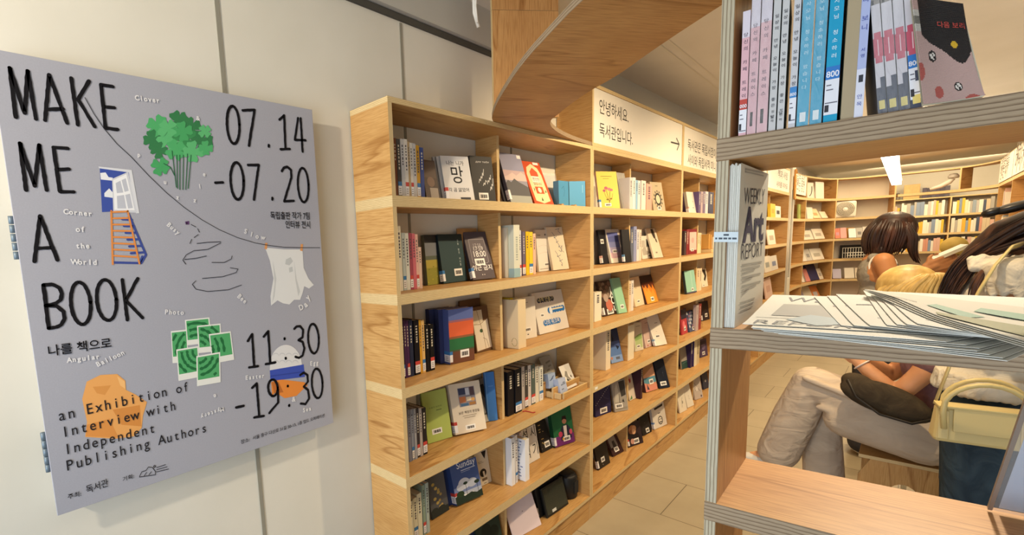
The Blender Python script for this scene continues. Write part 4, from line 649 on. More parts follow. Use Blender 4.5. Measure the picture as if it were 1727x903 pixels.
 ('large white book leaning far back, fourth shelf of the second bookcase', 3, 0.104, 3.640, -17.2, 21.3, 0.131, 0.231, 0.016, 'ded8cc', 'b0a8a0', [('r', 0.5, 0.72, 0.75, 0.735, '6a655c'), ('r', 0.4, 0.45, 0.5, 0.46, 'a9a49a')], (0.42, 0.3, 0.05, 0.022), ('7ca0c0',)),
 ('navy book with a dotted white line and thin contours, fifth shelf', 4, 0.038, 2.828, -10.6, 4.0, 0.162, 0.179, 0.012, '2c2a54', None, [('c', 0.06, 0.42, 0.014, 1, 'e4e2dc'), ('c', 0.145, 0.475, 0.014, 1, 'e4e2dc'), ('c', 0.23, 0.53, 0.014, 1, 'e4e2dc'), ('c', 0.315, 0.585, 0.014, 1, 'e4e2dc'), ('c', 0.4, 0.64, 0.014, 1, 'e4e2dc'), ('c', 0.485, 0.695, 0.014, 1, 'e4e2dc'), ('c', 0.57, 0.75, 0.014, 1, 'e4e2dc'), ('c', 0.655, 0.805, 0.014, 1, 'e4e2dc'), ('c', 0.74, 0.86, 0.014, 1, 'e4e2dc'), ('c', 0.825, 0.915, 0.014, 1, 'e4e2dc'), ('c', 0.91, 0.97, 0.014, 1, 'e4e2dc'), ('l', [(0.4, 0.85), (0.6, 0.6), (0.9, 0.5)], 0.006, '6a688c'), ('l', [(0.1, 0.5), (0.4, 0.2), (0.8, 0.35), (0.98, 0.25)], 0.006, '6a688c')], (0.52, 0.16, 0.072, 0.036), None),
 ('grey book with a dark fox-like line drawing, fifth shelf', 4, 0.090, 2.992, -24.6, 10.8, 0.108, 0.201, 0.012, '9c968c', None, [('p', [(0.1, 0.3), (0.2, 0.75), (0.35, 0.9), (0.45, 0.6), (0.4, 0.3)], 'b9b4a8'), ('p', [(0.5, 0.95), (0.95, 0.98), (0.95, 0.5), (0.6, 0.45)], '3c3a38'), ('l', [(0.45, 0.55), (0.42, 0.3), (0.5, 0.25)], 0.03, '34322f'), ('p', [(0.62, 0.3), (0.72, 0.4), (0.78, 0.26)], '34322f'), ('r', 0.1, 0.05, 0.95, 0.12, '8a857a')], (0.35, 0.18, 0.06, 0.03), None),
 ('white card book with a red heart and a green corner, fifth shelf', 4, 0.071, 3.277, -5.7, 11.1, 0.132, 0.181, 0.008, 'ddd4c4', None, [('p', [(0.2, 0.78), (0.32, 0.9), (0.42, 0.8), (0.4, 0.68), (0.28, 0.62)], 'a8443c'), ('c', 0.33, 0.82, 0.06, 1, 'd8a09a'), ('p', [(0.0, 0.02), (0.25, 0.18), (0.3, 0.04)], '5a8a5c')], None, None),
 ('book with a peach sky, teal sea and coral shore, fifth shelf', 4, 0.089, 3.520, -11.4, 13.6, 0.145, 0.193, 0.020, 'c98c70', '4a3038', [('r', 0, 0.6, 1, 1, 'b08860'), ('p', [(0, 0.6), (0.4, 0.72), (1, 0.9), (1, 0.5), (0, 0.5)], 'd8a888'), ('r', 0, 0.28, 1, 0.52, '5a8ca0'), ('p', [(0, 0.0), (0, 0.34), (0.2, 0.3), (0.5, 0.18), (1, 0.2), (1, 0)], 'd08a78'), ('p', [(0.15, 0.08), (0.2, 0.3), (0.28, 0.16), (0.34, 0.06)], '3c3a4c')], (0.6, 0.34, 0.05, 0.036), None),
 ('very dark navy book with a star speck, fifth shelf end', 4, 0.130, 3.675, -25.6, 18.8, 0.093, 0.213, 0.014, '1c2230', None, [('c', 0.62, 0.52, 0.01, 1, 'd8dce4'), ('l', [(0.6, 0.4), (0.64, 0.6)], 0.006, '6a7484')], (0.44, 0.16, 0.055, 0.03), None),
 ('plain black book on the bottom shelf of the second bookcase', 5, 0.102, 2.735, -3.0, 12.7, 0.146, 0.153, 0.014, '26231f', None, [('r', 0.4, 0.1, 0.44, 0.12, 'c8c2b8')], (0.48, 0.3, 0.042, 0.03), ('d8d4d0',)),
 ('dark maroon book with a black-and-white portrait panel, bottom shelf', 5, 0.090, 2.975, -7.0, 28.1, 0.126, 0.124, 0.012, '3c2424', None, [('r', 0.1, 0.4, 0.75, 0.95, '8a837c'), ('p', [(0.3, 0.4), (0.35, 0.7), (0.55, 0.72), (0.6, 0.4)], '3a3634')], (0.48, 0.26, 0.05, 0.03), None),
 ('dark book with a figure whose head is a bunch of flowers, bottom shelf', 5, 0.104, 3.185, -15.5, 13.2, 0.152, 0.154, 0.010, '33262a', None, [('c', 0.42, 0.68, 0.24, 0.9, 'b0764c'), ('c', 0.55, 0.74, 0.14, 0.9, 'c9936a'), ('c', 0.3, 0.6, 0.1, 1, '8a5a3c'), ('c', 0.5, 0.6, 0.12, 1, 'd8a880'), ('p', [(0.1, 0.3), (0.2, 0.55), (0.5, 0.48), (0.75, 0.5), (0.9, 0.2), (0.5, 0.1)], '1e1a1e'), ('c', 0.3, 0.2, 0.12, 1, 'c09080')], (0.55, 0.18, 0.056, 0.034), ('b8443c',)),
 ('black book with tiny specks behind the flower-headed figure book', 5, 0.101, 3.441, -7.0, 16.8, 0.128, 0.133, 0.012, '1f1e20', None, [('c', 0.5, 0.6, 0.012, 1, 'a8a49c'), ('c', 0.3, 0.4, 0.01, 1, 'a8a49c')], (0.6, 0.18, 0.045, 0.03), None),
 ('white book with upside-down black lettering and a face sketch, bottom shelf end', 5, 0.118, 3.611, -9.7, 10.8, 0.177, 0.182, 0.018, 'd8d2c8', 'b8b2aa', [('p', [(0.2, 0.82), (0.9, 0.9), (0.85, 0.8), (0.25, 0.74)], '2c2a28'), ('r', 0.44, 0.55, 0.62, 0.58, '4a4640'), ('c', 0.55, 0.27, 0.18, 1.0, '2c2a28'), ('c', 0.55, 0.27, 0.14, 1.0, 'd8d2c8'), ('c', 0.48, 0.31, 0.03, 1, '2c2a28'), ('c', 0.62, 0.31, 0.03, 1, '2c2a28'), ('r', 0.45, 0.18, 0.65, 0.22, '2c2a28')], None, ('5a80b8',)),
 ('plain cream book at the top of the third bookcase', 0, 0.130, 4.225, -8.0, 9.5, 0.162, 0.172, 0.020, 'dcd4c8', 'a8a094', [('c', 0.55, 0.55, 0.03, 1, 'c88a80')], (0.5, 0.26, 0.035, 0.014), ('b89488',)),
 ('maroon boxed book with a pale pink front panel, third bookcase', 1, 0.098, 4.350, -8.1, 1.5, 0.141, 0.203, 0.040, '7c2028', '6a1820', [('r', 0.12, 0.16, 0.95, 0.88, 'd8b4ac'), ('c', 0.5, 0.55, 0.16, 1, 'c89a94')], (0.45, 0.16, 0.05, 0.018), None),
 ('mint green book in clear film, third shelf of the third bookcase', 2, 0.109, 4.302, -7.0, 8.7, 0.178, 0.189, 0.018, '8fbfae', '2c3438', [('r', 0.6, 0.05, 0.64, 0.95, 'b4d4c8'), ('r', 0, 0.0, 1, 0.06, '4a4860')], (0.6, 0.16, 0.04, 0.026), None),
 ('white book with a black face portrait, third shelf of the third bookcase', 2, 0.053, 4.914, -5.6, 7.7, 0.132, 0.167, 0.014, 'd8d0bc', None, [('p', [(0.3, 0.95), (0.8, 0.95), (0.9, 0.6), (0.6, 0.3), (0.4, 0.4), (0.6, 0.6), (0.4, 0.8)], '24221f')], (0.3, 0.1, 0.03, 0.02), None),
 ('red comic-like cover in film, fourth shelf of the third bookcase', 3, 0.113, 4.199, 0.2, 5.6, 0.135, 0.205, 0.012, 'b03c44', None, [('r', 0, 0.6, 1, 1, '2c2434'), ('c', 0.4, 0.4, 0.2, 1, 'd8707c'), ('c', 0.6, 0.25, 0.15, 1, 'dcb0a8')], (0.55, 0.2, 0.05, 0.03), None),
 ('blue and white busy patterned cover, fourth shelf of the third bookcase', 3, 0.124, 4.348, -4.8, 13.4, 0.143, 0.171, 0.016, '4c5474', None, [('c', 0.15, 0.9, 0.09, 0.9, 'c4c8d0'), ('c', 0.35, 0.9, 0.09, 0.9, '34384c'), ('c', 0.55, 0.9, 0.09, 0.9, '8a6474'), ('c', 0.75, 0.9, 0.09, 0.9, 'a4acc0'), ('c', 0.95, 0.9, 0.09, 0.9, 'c4c8d0'), ('c', 0.15, 0.74, 0.09, 0.9, '34384c'), ('c', 0.35, 0.74, 0.09, 0.9, '8a6474'), ('c', 0.55, 0.74, 0.09, 0.9, 'a4acc0'), ('c', 0.75, 0.74, 0.09, 0.9, 'c4c8d0'), ('c', 0.95, 0.74, 0.09, 0.9, '34384c'), ('c', 0.15, 0.58, 0.09, 0.9, '8a6474'), ('c', 0.35, 0.58, 0.09, 0.9, 'a4acc0'), ('c', 0.55, 0.58, 0.09, 0.9, 'c4c8d0'), ('c', 0.75, 0.58, 0.09, 0.9, '34384c'), ('c', 0.95, 0.58, 0.09, 0.9, '8a6474'), ('c', 0.15, 0.42, 0.09, 0.9, 'a4acc0'), ('c', 0.35, 0.42, 0.09, 0.9, 'c4c8d0'), ('c', 0.55, 0.42, 0.09, 0.9, '34384c'), ('c', 0.75, 0.42, 0.09, 0.9, '8a6474'), ('c', 0.95, 0.42, 0.09, 0.9, 'a4acc0'), ('c', 0.15, 0.26, 0.09, 0.9, 'c4c8d0'), ('c', 0.35, 0.26, 0.09, 0.9, '34384c'), ('c', 0.55, 0.26, 0.09, 0.9, '8a6474'), ('c', 0.75, 0.26, 0.09, 0.9, 'a4acc0'), ('c', 0.95, 0.26, 0.09, 0.9, 'c4c8d0')], (0.6, 0.14, 0.045, 0.028), None),
 ('nearly black book at the end of the fourth shelf, third bookcase', 3, 0.043, 4.985, -7.0, 7.8, 0.161, 0.178, 0.012, '26222a', None, [('c', 0.6, 0.55, 0.02, 1, '8a8478')], (0.6, 0.26, 0.05, 0.034), ('e0e0e4',)),
 ('grey book with a dark green wave band, fifth shelf of the third bookcase', 4, 0.075, 4.345, -9.7, 6.9, 0.146, 0.216, 0.012, 'a09a90', None, [('r', 0, 0, 1, 0.3, '2c4a48'), ('l', [(0.1, 0.2), (0.5, 0.26), (0.9, 0.18)], 0.02, '6a8a84')], None, None),
 ('dark purple photo cover, fifth shelf of the third bookcase', 4, 0.071, 4.869, -8.5, 7.8, 0.144, 0.162, 0.012, '4a3c58', None, [('c', 0.5, 0.6, 0.25, 1, '6a5c7c'), ('r', 0.1, 0.7, 0.9, 0.9, '34283c')], (0.45, 0.2, 0.05, 0.03), None),
 ('white booklet with a small plant sketch, bottom shelf of the third bookcase', 5, 0.143, 4.095, -6.5, 11.0, 0.124, 0.188, 0.010, 'dcd4c4', None, [('l', [(0.4, 0.2), (0.5, 0.5), (0.6, 0.6)], 0.03, '7a7468'), ('c', 0.55, 0.4, 0.1, 1, 'a09a8c')], None, None),
 ('white book with faint vertical writing, bottom shelf of the third bookcase', 5, 0.149, 4.263, -8.3, 14.5, 0.109, 0.187, 0.012, 'd9d2c4', None, [('v', '작은 마음', 0.5, 0.75, 0.09, '9a9488')], None, None),
 ('pale comic book with ink line drawings, bottom shelf of the third bookcase', 5, 0.133, 4.519, -13.4, 11.5, 0.121, 0.192, 0.012, 'b8aca4', None, [('l', [(0.1, 0.8), (0.4, 0.6), (0.8, 0.7)], 0.03, '4a4648'), ('l', [(0.2, 0.4), (0.5, 0.5), (0.8, 0.3)], 0.03, '4a4648'), ('c', 0.4, 0.45, 0.15, 1, 'd4ccc4'), ('c', 0.8, 0.1, 0.08, 1, '4a4050')], None, None),
 ('slate book with a white ring label, bottom shelf of the third bookcase', 5, 0.102, 4.880, -7.3, 10.9, 0.117, 0.169, 0.012, '34384a', None, [('c', 0.5, 0.42, 0.1, 0.9, 'd8d4cc'), ('c', 0.5, 0.42, 0.05, 0.9, '34384a')], None, None),
]
for (lb, zi, x, y, yw, ln, w_, h_, t_, cl, sp_, at_, br_, ca_) in COVERS:
    book(lb, None, frame_at(x, y, ZS[zi]+.0008+t_*math.sin(math.radians(ln)), math.radians(yw), math.radians(ln)), w_, h_, t_, cl, sp_, at_ or None, br_, ca_)
# further copies standing behind a front one: offset along the row and back from the front cover
for (lb, x, y, yw, ln, w_, h_, t_, cl, sp_, zi, da, db) in [
 ('banded book in clear film, just behind the front banded book', .109, 1.391, -10.5, .8, .128, .222, .030, '3a4270', '343a60', 2, -.020, .038),
 ('banded book in clear film, second behind the front banded book', .109, 1.391, -10.5, .8, .120, .222, .026, '323a64', '2c3258', 2, -.042, .070),
 ('copy of the white syllable book, first behind it', .130, 1.382, -17.5, 13.7, .127, .179, .008, 'cfccc8', '9c9a9a', 0, -.010, .012),
 ('copy of the white syllable book, second behind it', .130, 1.382, -17.5, 13.7, .127, .179, .008, 'c4c1be', '8c8a8c', 0, -.020, .022),
 ('blue copy tucked behind the palm tree photo book', .085, 1.435, -9.2, 14.9, .120, .172, .010, '2c3e70', '28386a', 4, -.030, .036),
 ('kraft envelope standing behind the clock time book', .030, 1.56, 0, 1.5, .13, .225, .006, '9a7448', '8a6840', 1, 0, 0),
 ('brown tied folder standing behind the letters bundle', .030, 1.56, 2, 1.0, .145, .235, .010, '5c4028', '54381f', 2, 0, 0),
 ('dark book under the tilt of the mountain photo book', .130, 1.80, -2.6, 16.4, .06, .16, .010, '2c2a2e', '26242a', 0, -.012, .020),
]:
    F_ = frame_at(x, y, ZS[zi]+.0008+t_*math.sin(math.radians(ln)), math.radians(yw), math.radians(ln)); e_ = Vector((F_[0][0], F_[1][0], 0)); b_ = Vector((F_[0][1], F_[1][1], 0)).normalized()
    F_.translation += e_*da+b_*db; book(lb, None, F_, w_, h_, t_, cl, sp_)
SPINES = [  # label, shelf row, x, y, thickness, height, colour, call label
 ('terracotta book spine, first in its row, top shelf, end bookcase', 0, 0.160, 1.0892, 0.0137, 0.192, '7a4a34', None, 0.148),
 ('charcoal book spine, second in its row, top shelf, end bookcase', 0, 0.160, 1.1042, 0.0170, 0.191, '4a4a4c', ('3a78b4',), 0.148),
 ('silver book spine, third in its row, top shelf, end bookcase', 0, 0.160, 1.1224, 0.0160, 0.193, 'c9c9cc', None, 0.148),
 ('white book spine, fourth in its row, top shelf, end bookcase', 0, 0.160, 1.1388, 0.0156, 0.194, 'e2ddd6', ('c84a44',), 0.148),
 ('tan book spine, fifth in its row, top shelf, end bookcase', 0, 0.160, 1.1551, 0.0095, 0.188, 'b9a078', None, 0.148),
 ('ivory book spine, sixth in its row, top shelf, end bookcase', 0, 0.160, 1.1652, 0.0121, 0.185, 'dcd6cc', ('c84a44',), 0.148),
 ('pale grey book spine, seventh in its row, top shelf, end bookcase', 0, 0.160, 1.1785, 0.0155, 0.185, 'c8c4c2', None, 0.148),
 ('gold book spine, eighth in its row, top shelf, end bookcase', 0, 0.160, 1.1946, 0.0163, 0.180, 'c8962e', ('3a78b4',), 0.148),
 ('blue book spine, ninth in its row, top shelf, end bookcase', 0, 0.160, 1.2129, 0.0179, 0.175, '3c4c86', None, 0.148),
 ('ivory book spine, first in its row, second shelf, end bookcase', 1, 0.115, 1.1290, 0.0178, 0.230, 'e6e2d4', None, 0.105),
 ('pale blue book spine, second in its row, second shelf, end bookcase', 1, 0.110, 1.1545, 0.0143, 0.206, 'b8c4c8', ('3a78b4',), 0.100),
 ('white book spine, third in its row, second shelf, end bookcase', 1, 0.110, 1.1702, 0.0178, 0.205, 'd8dcd8', None, 0.100),
 ('crimson book spine, fourth in its row, second shelf, end bookcase', 1, 0.110, 1.1893, 0.0147, 0.205, 'a04a5c', ('c84a44',), 0.100),
 ('rose book spine, fifth in its row, second shelf, end bookcase', 1, 0.110, 1.2054, 0.0155, 0.203, 'c86a78', None, 0.100),
 ('salmon book spine, sixth in its row, second shelf, end bookcase', 1, 0.110, 1.2217, 0.0130, 0.200, 'ddb0a4', ('c84a44',), 0.100),
 ('peach book spine, seventh in its row, second shelf, end bookcase', 1, 0.110, 1.2354, 0.0152, 0.153, 'd6b8a8', None, 0.100),
 ('cream book spine, first in its row, second shelf, end bookcase past the divider', 1, 0.123, 1.7806, 0.0264, 0.222, 'd8d2bc', None, 0.113),
 ('stone book spine, second in its row, second shelf, end bookcase past the divider', 1, 0.113, 1.8240, 0.0177, 0.219, 'cfc9b8', ('3a78b4',), 0.103),
 ('white book spine, third in its row, second shelf, end bookcase past the divider', 1, 0.110, 1.8477, 0.0190, 0.208, 'd4d4d8', None, 0.100),
 ('pale blue book spine, fourth in its row, second shelf, end bookcase past the divider', 1, 0.123, 1.8671, 0.0212, 0.210, 'c8ccd8', ('c84a44',), 0.113),
 ('plum book spine, fifth in its row, second shelf, end bookcase past the divider', 1, 0.110, 1.8915, 0.0228, 0.210, '4a4258', None, 0.100),
 ('violet book spine, sixth in its row, second shelf, end bookcase past the divider', 1, 0.112, 1.9147, 0.0253, 0.204, '6a627a', ('c84a44',), 0.102),
 ('yellow book spine, seventh in its row, second shelf, end bookcase past the divider', 1, 0.110, 1.9475, 0.0259, 0.204, 'e6bc28', None, 0.100),
 ('golden book spine, eighth in its row, second shelf, end bookcase past the divider', 1, 0.110, 1.9757, 0.0309, 0.202, 'eac83a', ('3a78b4',), 0.100),
 ('peach book spine, ninth in its row, second shelf, end bookcase past the divider', 1, 0.110, 2.0090, 0.0233, 0.194, 'e0b8a4', None, 0.100),
 ('black book spine, first in its row, third shelf, end bookcase', 2, 0.110, 1.1311, 0.0111, 0.214, '241c2c', ('3a78b4',), 0.100),
 ('purple book spine, second in its row, third shelf, end bookcase', 2, 0.110, 1.1429, 0.0112, 0.214, '4a2a56', None, 0.100),
 ('violet book spine, third in its row, third shelf, end bookcase', 2, 0.110, 1.1549, 0.0126, 0.212, '4c2c5a', ('c84a44',), 0.100),
 ('navy book spine, fourth in its row, third shelf, end bookcase', 2, 0.110, 1.1698, 0.0175, 0.212, '28304c', None, 0.100),
 ('black book spine, fifth in its row, third shelf, end bookcase', 2, 0.110, 1.1943, 0.0261, 0.207, '15141c', ('c84a44',), 0.100),
 ('amber book spine, sixth in its row, third shelf, end bookcase', 2, 0.110, 1.2213, 0.0105, 0.205, 'd8a030', None, 0.100),
 ('honey book spine, seventh in its row, third shelf, end bookcase', 2, 0.110, 1.2334, 0.0155, 0.203, 'e0b874', ('3a78b4',), 0.100),
 ('black book spine, eighth in its row, third shelf, end bookcase', 2, 0.110, 1.2538, 0.0187, 0.184, '131316', None, 0.100),
 ('black book spine, ninth in its row, third shelf, end bookcase', 2, 0.110, 1.2770, 0.0219, 0.180, '121214', ('c84a44',), 0.100),
 ('yellow book spine, first in its row, third shelf, end bookcase past the divider', 2, 0.110, 1.8118, 0.0221, 0.225, 'e4d02c', None, 0.100),
 ('pale yellow book spine, second in its row, third shelf, end bookcase past the divider', 2, 0.110, 1.8383, 0.0322, 0.223, 'dcd8a8', None, 0.100),
 ('slate book spine, first in its row, fourth shelf, end bookcase', 3, 0.113, 1.1384, 0.0148, 0.203, '7c8094', None, 0.103),
 ('pale slate book spine, second in its row, fourth shelf, end bookcase', 3, 0.111, 1.1568, 0.0129, 0.199, '9098ac', ('3a78b4',), 0.101),
 ('grey book spine, third in its row, fourth shelf, end bookcase', 3, 0.113, 1.1701, 0.0117, 0.198, 'a4a8b4', None, 0.103),
 ('patterned book spine, fourth in its row, fourth shelf, end bookcase', 3, 0.110, 1.1851, 0.0146, 0.194, '3a3438', ('c84a44',), 0.100),
 ('mottled book spine, fifth in its row, fourth shelf, end bookcase', 3, 0.110, 1.2014, 0.0141, 0.191, 'b4aca8', None, 0.100),
 ('dark book spine, sixth in its row, fourth shelf, end bookcase', 3, 0.110, 1.2173, 0.0214, 0.186, '2a2628', ('c84a44',), 0.100),
 ('black book spine, first in its row, fourth shelf, end bookcase past the divider', 3, 0.116, 1.7701, 0.0485, 0.210, '14141a', None, 0.106),
 ('black book spine, second in its row, fourth shelf, end bookcase past the divider', 3, 0.120, 1.8258, 0.0502, 0.211, '15151b', ('3a78b4',), 0.110),
 ('speckled book spine, third in its row, fourth shelf, end bookcase past the divider', 3, 0.112, 1.8913, 0.0248, 0.210, 'b8b0ac', None, 0.102),
 ('mottled book spine, fourth in its row, fourth shelf, end bookcase past the divider', 3, 0.111, 1.9192, 0.0263, 0.207, '44403e', ('c84a44',), 0.101),
 ('pale book spine, fifth in its row, fourth shelf, end bookcase past the divider', 3, 0.110, 1.9491, 0.0256, 0.205, 'd0c8c4', None, 0.100),
 ('green grey book spine, sixth in its row, fourth shelf, end bookcase past the divider', 3, 0.110, 1.9787, 0.0333, 0.201, '56645e', ('c84a44',), 0.100),
 ('ivory book spine, seventh in its row, fourth shelf, end bookcase past the divider', 3, 0.110, 2.0145, 0.0303, 0.186, 'd8d4c4', None, 0.100),
 ('white book spine, eighth in its row, fourth shelf, end bookcase past the divider', 3, 0.110, 2.0524, 0.0335, 0.180, 'dfe0d4', ('3a78b4',), 0.100),
 ('cream book spine, first in its row, fifth shelf, end bookcase', 4, 0.110, 1.1308, 0.0164, 0.165, 'd8d4bc', None, 0.100),
 ('cream book spine, second in its row, fifth shelf, end bookcase', 4, 0.110, 1.1490, 0.0208, 0.170, 'd6d2ba', ('3a78b4',), 0.100),
 ('cream book spine, third in its row, fifth shelf, end bookcase', 4, 0.110, 1.1718, 0.0226, 0.179, 'dcd8c0', None, 0.100),
 ('sage book spine, fourth in its row, fifth shelf, end bookcase', 4, 0.112, 1.1975, 0.0151, 0.205, '8ca090', ('c84a44',), 0.102),
 ('mint book spine, fifth in its row, fifth shelf, end bookcase', 4, 0.113, 1.2148, 0.0167, 0.207, 'a8b8b4', None, 0.103),
 ('white book spine, first in its row, fifth shelf, end bookcase past the divider', 4, 0.146, 1.7463, 0.0274, 0.231, 'e4e6ec', None, 0.136),
 ('white book spine, second in its row, fifth shelf, end bookcase past the divider', 4, 0.143, 1.7816, 0.0172, 0.233, 'e6e0dc', ('3a78b4',), 0.133),
 ('red book spine, third in its row, fifth shelf, end bookcase past the divider', 4, 0.110, 1.8511, 0.0134, 0.198, 'a4322c', None, 0.100),
 ('pink book spine, fourth in its row, fifth shelf, end bookcase past the divider', 4, 0.110, 1.8670, 0.0180, 0.212, 'd8c8c0', ('c84a44',), 0.100),
 ('silver book spine, first in its row, top shelf, second bookcase', 0, 0.160, 3.0038, 0.0392, 0.193, 'd0cccc', None, 0.148),
 ('white book spine, second in its row, top shelf, second bookcase', 0, 0.160, 3.0471, 0.0441, 0.196, 'dde2e0', None, 0.148),
 ('sky blue book spine, third in its row, top shelf, second bookcase', 0, 0.160, 3.0952, 0.0306, 0.183, '8cb4d4', None, 0.042),
 ('pale blue book spine, fourth in its row, top shelf, second bookcase', 0, 0.160, 3.1280, 0.0374, 0.183, 'ccd4d8', None, 0.042),
 ('blush book spine, fifth in its row, top shelf, second bookcase', 0, 0.160, 3.1843, 0.0708, 0.186, 'e0d2cc', None, 0.148),
 ('coral book spine, sixth in its row, top shelf, second bookcase', 0, 0.160, 3.2639, 0.0961, 0.171, 'dc9c8c', None, 0.148),
 ('slate book spine, first in its row, second shelf, second bookcase', 1, 0.110, 3.1544, 0.0440, 0.208, '5c6478', None, 0.100),
 ('lavender book spine, second in its row, second shelf, second bookcase', 1, 0.110, 3.2031, 0.0466, 0.226, '8890b8', None, 0.100),
 ('white book spine, third in its row, second shelf, second bookcase', 1, 0.110, 3.2530, 0.0394, 0.207, 'd0ccd0', None, 0.100),
 ('cream book spine, fourth in its row, second shelf, second bookcase', 1, 0.110, 3.2955, 0.0334, 0.205, 'd8c8b8', None, 0.100),
 ('white book spine, first in its row, third shelf, second bookcase', 2, 0.110, 2.6521, 0.0893, 0.171, 'e0dccc', None, 0.100),
 ('cream book spine, second in its row, third shelf, second bookcase', 2, 0.110, 3.1362, 0.0363, 0.201, 'dcc8b0', None, 0.100),
 ('white book spine, third in its row, third shelf, second bookcase', 2, 0.110, 3.1756, 0.0369, 0.201, 'd8d4d0', None, 0.100),
 ('cream book spine, first in its row, fourth shelf, second bookcase', 3, 0.110, 2.8050, 0.0650, 0.262, 'e0d4bc', None, 0.100),
 ('ivory book spine, second in its row, fourth shelf, second bookcase', 3, 0.110, 3.1189, 0.0883, 0.234, 'e2d8c4', None, -0.008),
 ('plum book spine, first in its row, fifth shelf, second bookcase', 4, 0.110, 3.3602, 0.0302, 0.228, '3c2430', None, 0.100),
 ('violet book spine, first in its row, top shelf, third bookcase', 0, 0.160, 4.3449, 0.0508, 0.173, '5c4a74', None, 0.148),
 ('mauve book spine, second in its row, top shelf, third bookcase', 0, 0.160, 4.4008, 0.0518, 0.176, 'b09aa0', None, 0.148),
 ('purple book spine, third in its row, top shelf, third bookcase', 0, 0.160, 4.4578, 0.0582, 0.179, '6c5c7c', None, 0.042),
 ('silver book spine, fourth in its row, top shelf, third bookcase', 0, 0.160, 4.5213, 0.0731, 0.182, 'c8c4cc', None, 0.148),
 ('navy book spine, fifth in its row, top shelf, third bookcase', 0, 0.160, 4.6083, 0.1411, 0.183, '2c3050', None, 0.148),
 ('dark book spine, first in its row, second shelf, third bookcase', 1, 0.110, 4.1961, 0.0476, 0.191, '3c2c30', None, 0.100),
 ('maroon book spine, second in its row, second shelf, third bookcase', 1, 0.110, 4.2485, 0.0509, 0.202, '7c1c24', None, 0.100),
 ('cream book spine, third in its row, second shelf, third bookcase', 1, 0.110, 4.5382, 0.0482, 0.172, 'd8c8a4', None, 0.100),
 ('straw book spine, fourth in its row, second shelf, third bookcase', 1, 0.110, 4.5890, 0.0381, 0.171, 'd4c49c', None, 0.100),
 ('peach book spine, first in its row, third shelf, third bookcase', 2, 0.110, 4.5430, 0.0653, 0.195, 'dcc4a4', None, 0.100),
 ('cream book spine, second in its row, third shelf, third bookcase', 2, 0.110, 4.6108, 0.0640, 0.191, 'e0ccb0', None, 0.100),
 ('grey book spine, first in its row, fourth shelf, third bookcase', 3, 0.142, 4.4414, 0.0619, 0.220, 'b4a4a4', None, 0.024),
 ('red book spine, second in its row, fourth shelf, third bookcase', 3, 0.144, 4.5037, 0.0604, 0.222, '8c3434', None, 0.026),
 ('indigo book spine, first in its row, fifth shelf, third bookcase', 4, 0.110, 4.4387, 0.0534, 0.230, '302450', None, 0.100),
 ('violet book spine, second in its row, fifth shelf, third bookcase', 4, 0.110, 4.4972, 0.0711, 0.228, '3c2c64', None, -0.008),
 ('cream book spine, third in its row, fifth shelf, third bookcase', 4, 0.114, 4.5704, 0.0930, 0.223, 'c8b894', None, 0.104),
]
DARKS = lambda c: sum(hexc(c)[:3]) < .5
for (lb, zi, x, y, t_, h_, cl, ca_, dp) in SPINES:
    book(lb, None, frame_spine(x, y+t_, ZS[zi]+.0006), dp, h_, t_, cl, None, None, None, ca_, (None, 'cfc8b8' if DARKS(cl) else '4a4650', h_*.90, h_*random.uniform(.25, .5)))
# ================================================================== other things on the wall bookcases
def glass(name, col, alpha=.35, rough=.15):
    q = NT(name, rough, .5); q.b.inputs['Base Color'].default_value = hexc(col); q.b.inputs['Alpha'].default_value = alpha; return q.m
FILM = glass('clear_film', 'e8ecee', .30, .12)
def cover_box(name, label, cat, mat, W, H, T_, m, parts=(), group=None):
    r = thing(name, label, cat, group=group, mat=mat); MB().abox(0, W, 0, T_, 0, H).build('body', m, r, .0012); return r
r = cover_box('packaged_print', 'flat white print set in a crinkled clear bag, top shelf behind the blue booklets', 'package', frame_at(.055, 2.14, ZS[0]+.003, math.radians(-6), math.radians(10)), .19, .17, .012, flat('c9cac6', .5))
m = MB(); rr = random.Random(5)
for i in range(9):
    for j in range(7):
        pts = [(-.006+.20*(i+a)/9, -.004-.004*((i+a)*(j+b)*7 % 3)/3, .002+.178*(j+b)/7) for a, b in ((0, 0), (1, 0), (1, 1), (0, 1))]; m.poly(pts)
m.build('clear_bag', FILM, r)
# wooden pegs under the small blue books
for i, y in enumerate((2.20, 2.33, 2.395)):
    MB_ = MB().abox(-.012, .012, -.009, .009, 0, .012); o = MB_.build('wooden_peg', PLY, None, .001); o.location = (.15, y, ZS[0]+.0004)
    tag(o, 'small wooden peg under the sky blue booklets, %s from the divider' % ORD[i], 'peg', 'wooden pegs under the blue booklets')
# thick upright books whose covers face the poster side
book('thick pale grey-green book with a light blue foot band, second shelf past the divider', None, frame_spine(.150, 1.835, ZS[1]+.0006), .135, .232, .046, 'c6ccbe', 'cfd2c6', None, None, None, (None, '9aa4a0', .18, .10))
o = MB().abox(.0, .1355, .0, .0475, .0, .040); ob = o.build('band_print', flat('8fb0bc', .5)); B = [x for x in COL.objects if x.get('label', '').startswith('thick pale grey-green')][0]; ob.parent = B; ob.location = (-.0012, -.0008, .0006)
book('thick beige book with a looped string, third shelf past the divider', None, frame_spine(.165, 1.852, ZS[2]+.0006), .150, .222, .062, 'd3bf9c', 'dcc9a6', None, None, None, None)
B = [x for x in COL.objects if x.get('label', '').startswith('thick beige book with')][0]
m = MB(); m.tube([(.02+.014*math.cos(a*.5), .0635, .03+.018*math.sin(a*.5)) for a in range(13)], .0012, 6); m.build('string', flat('b8aa80', .8), B)
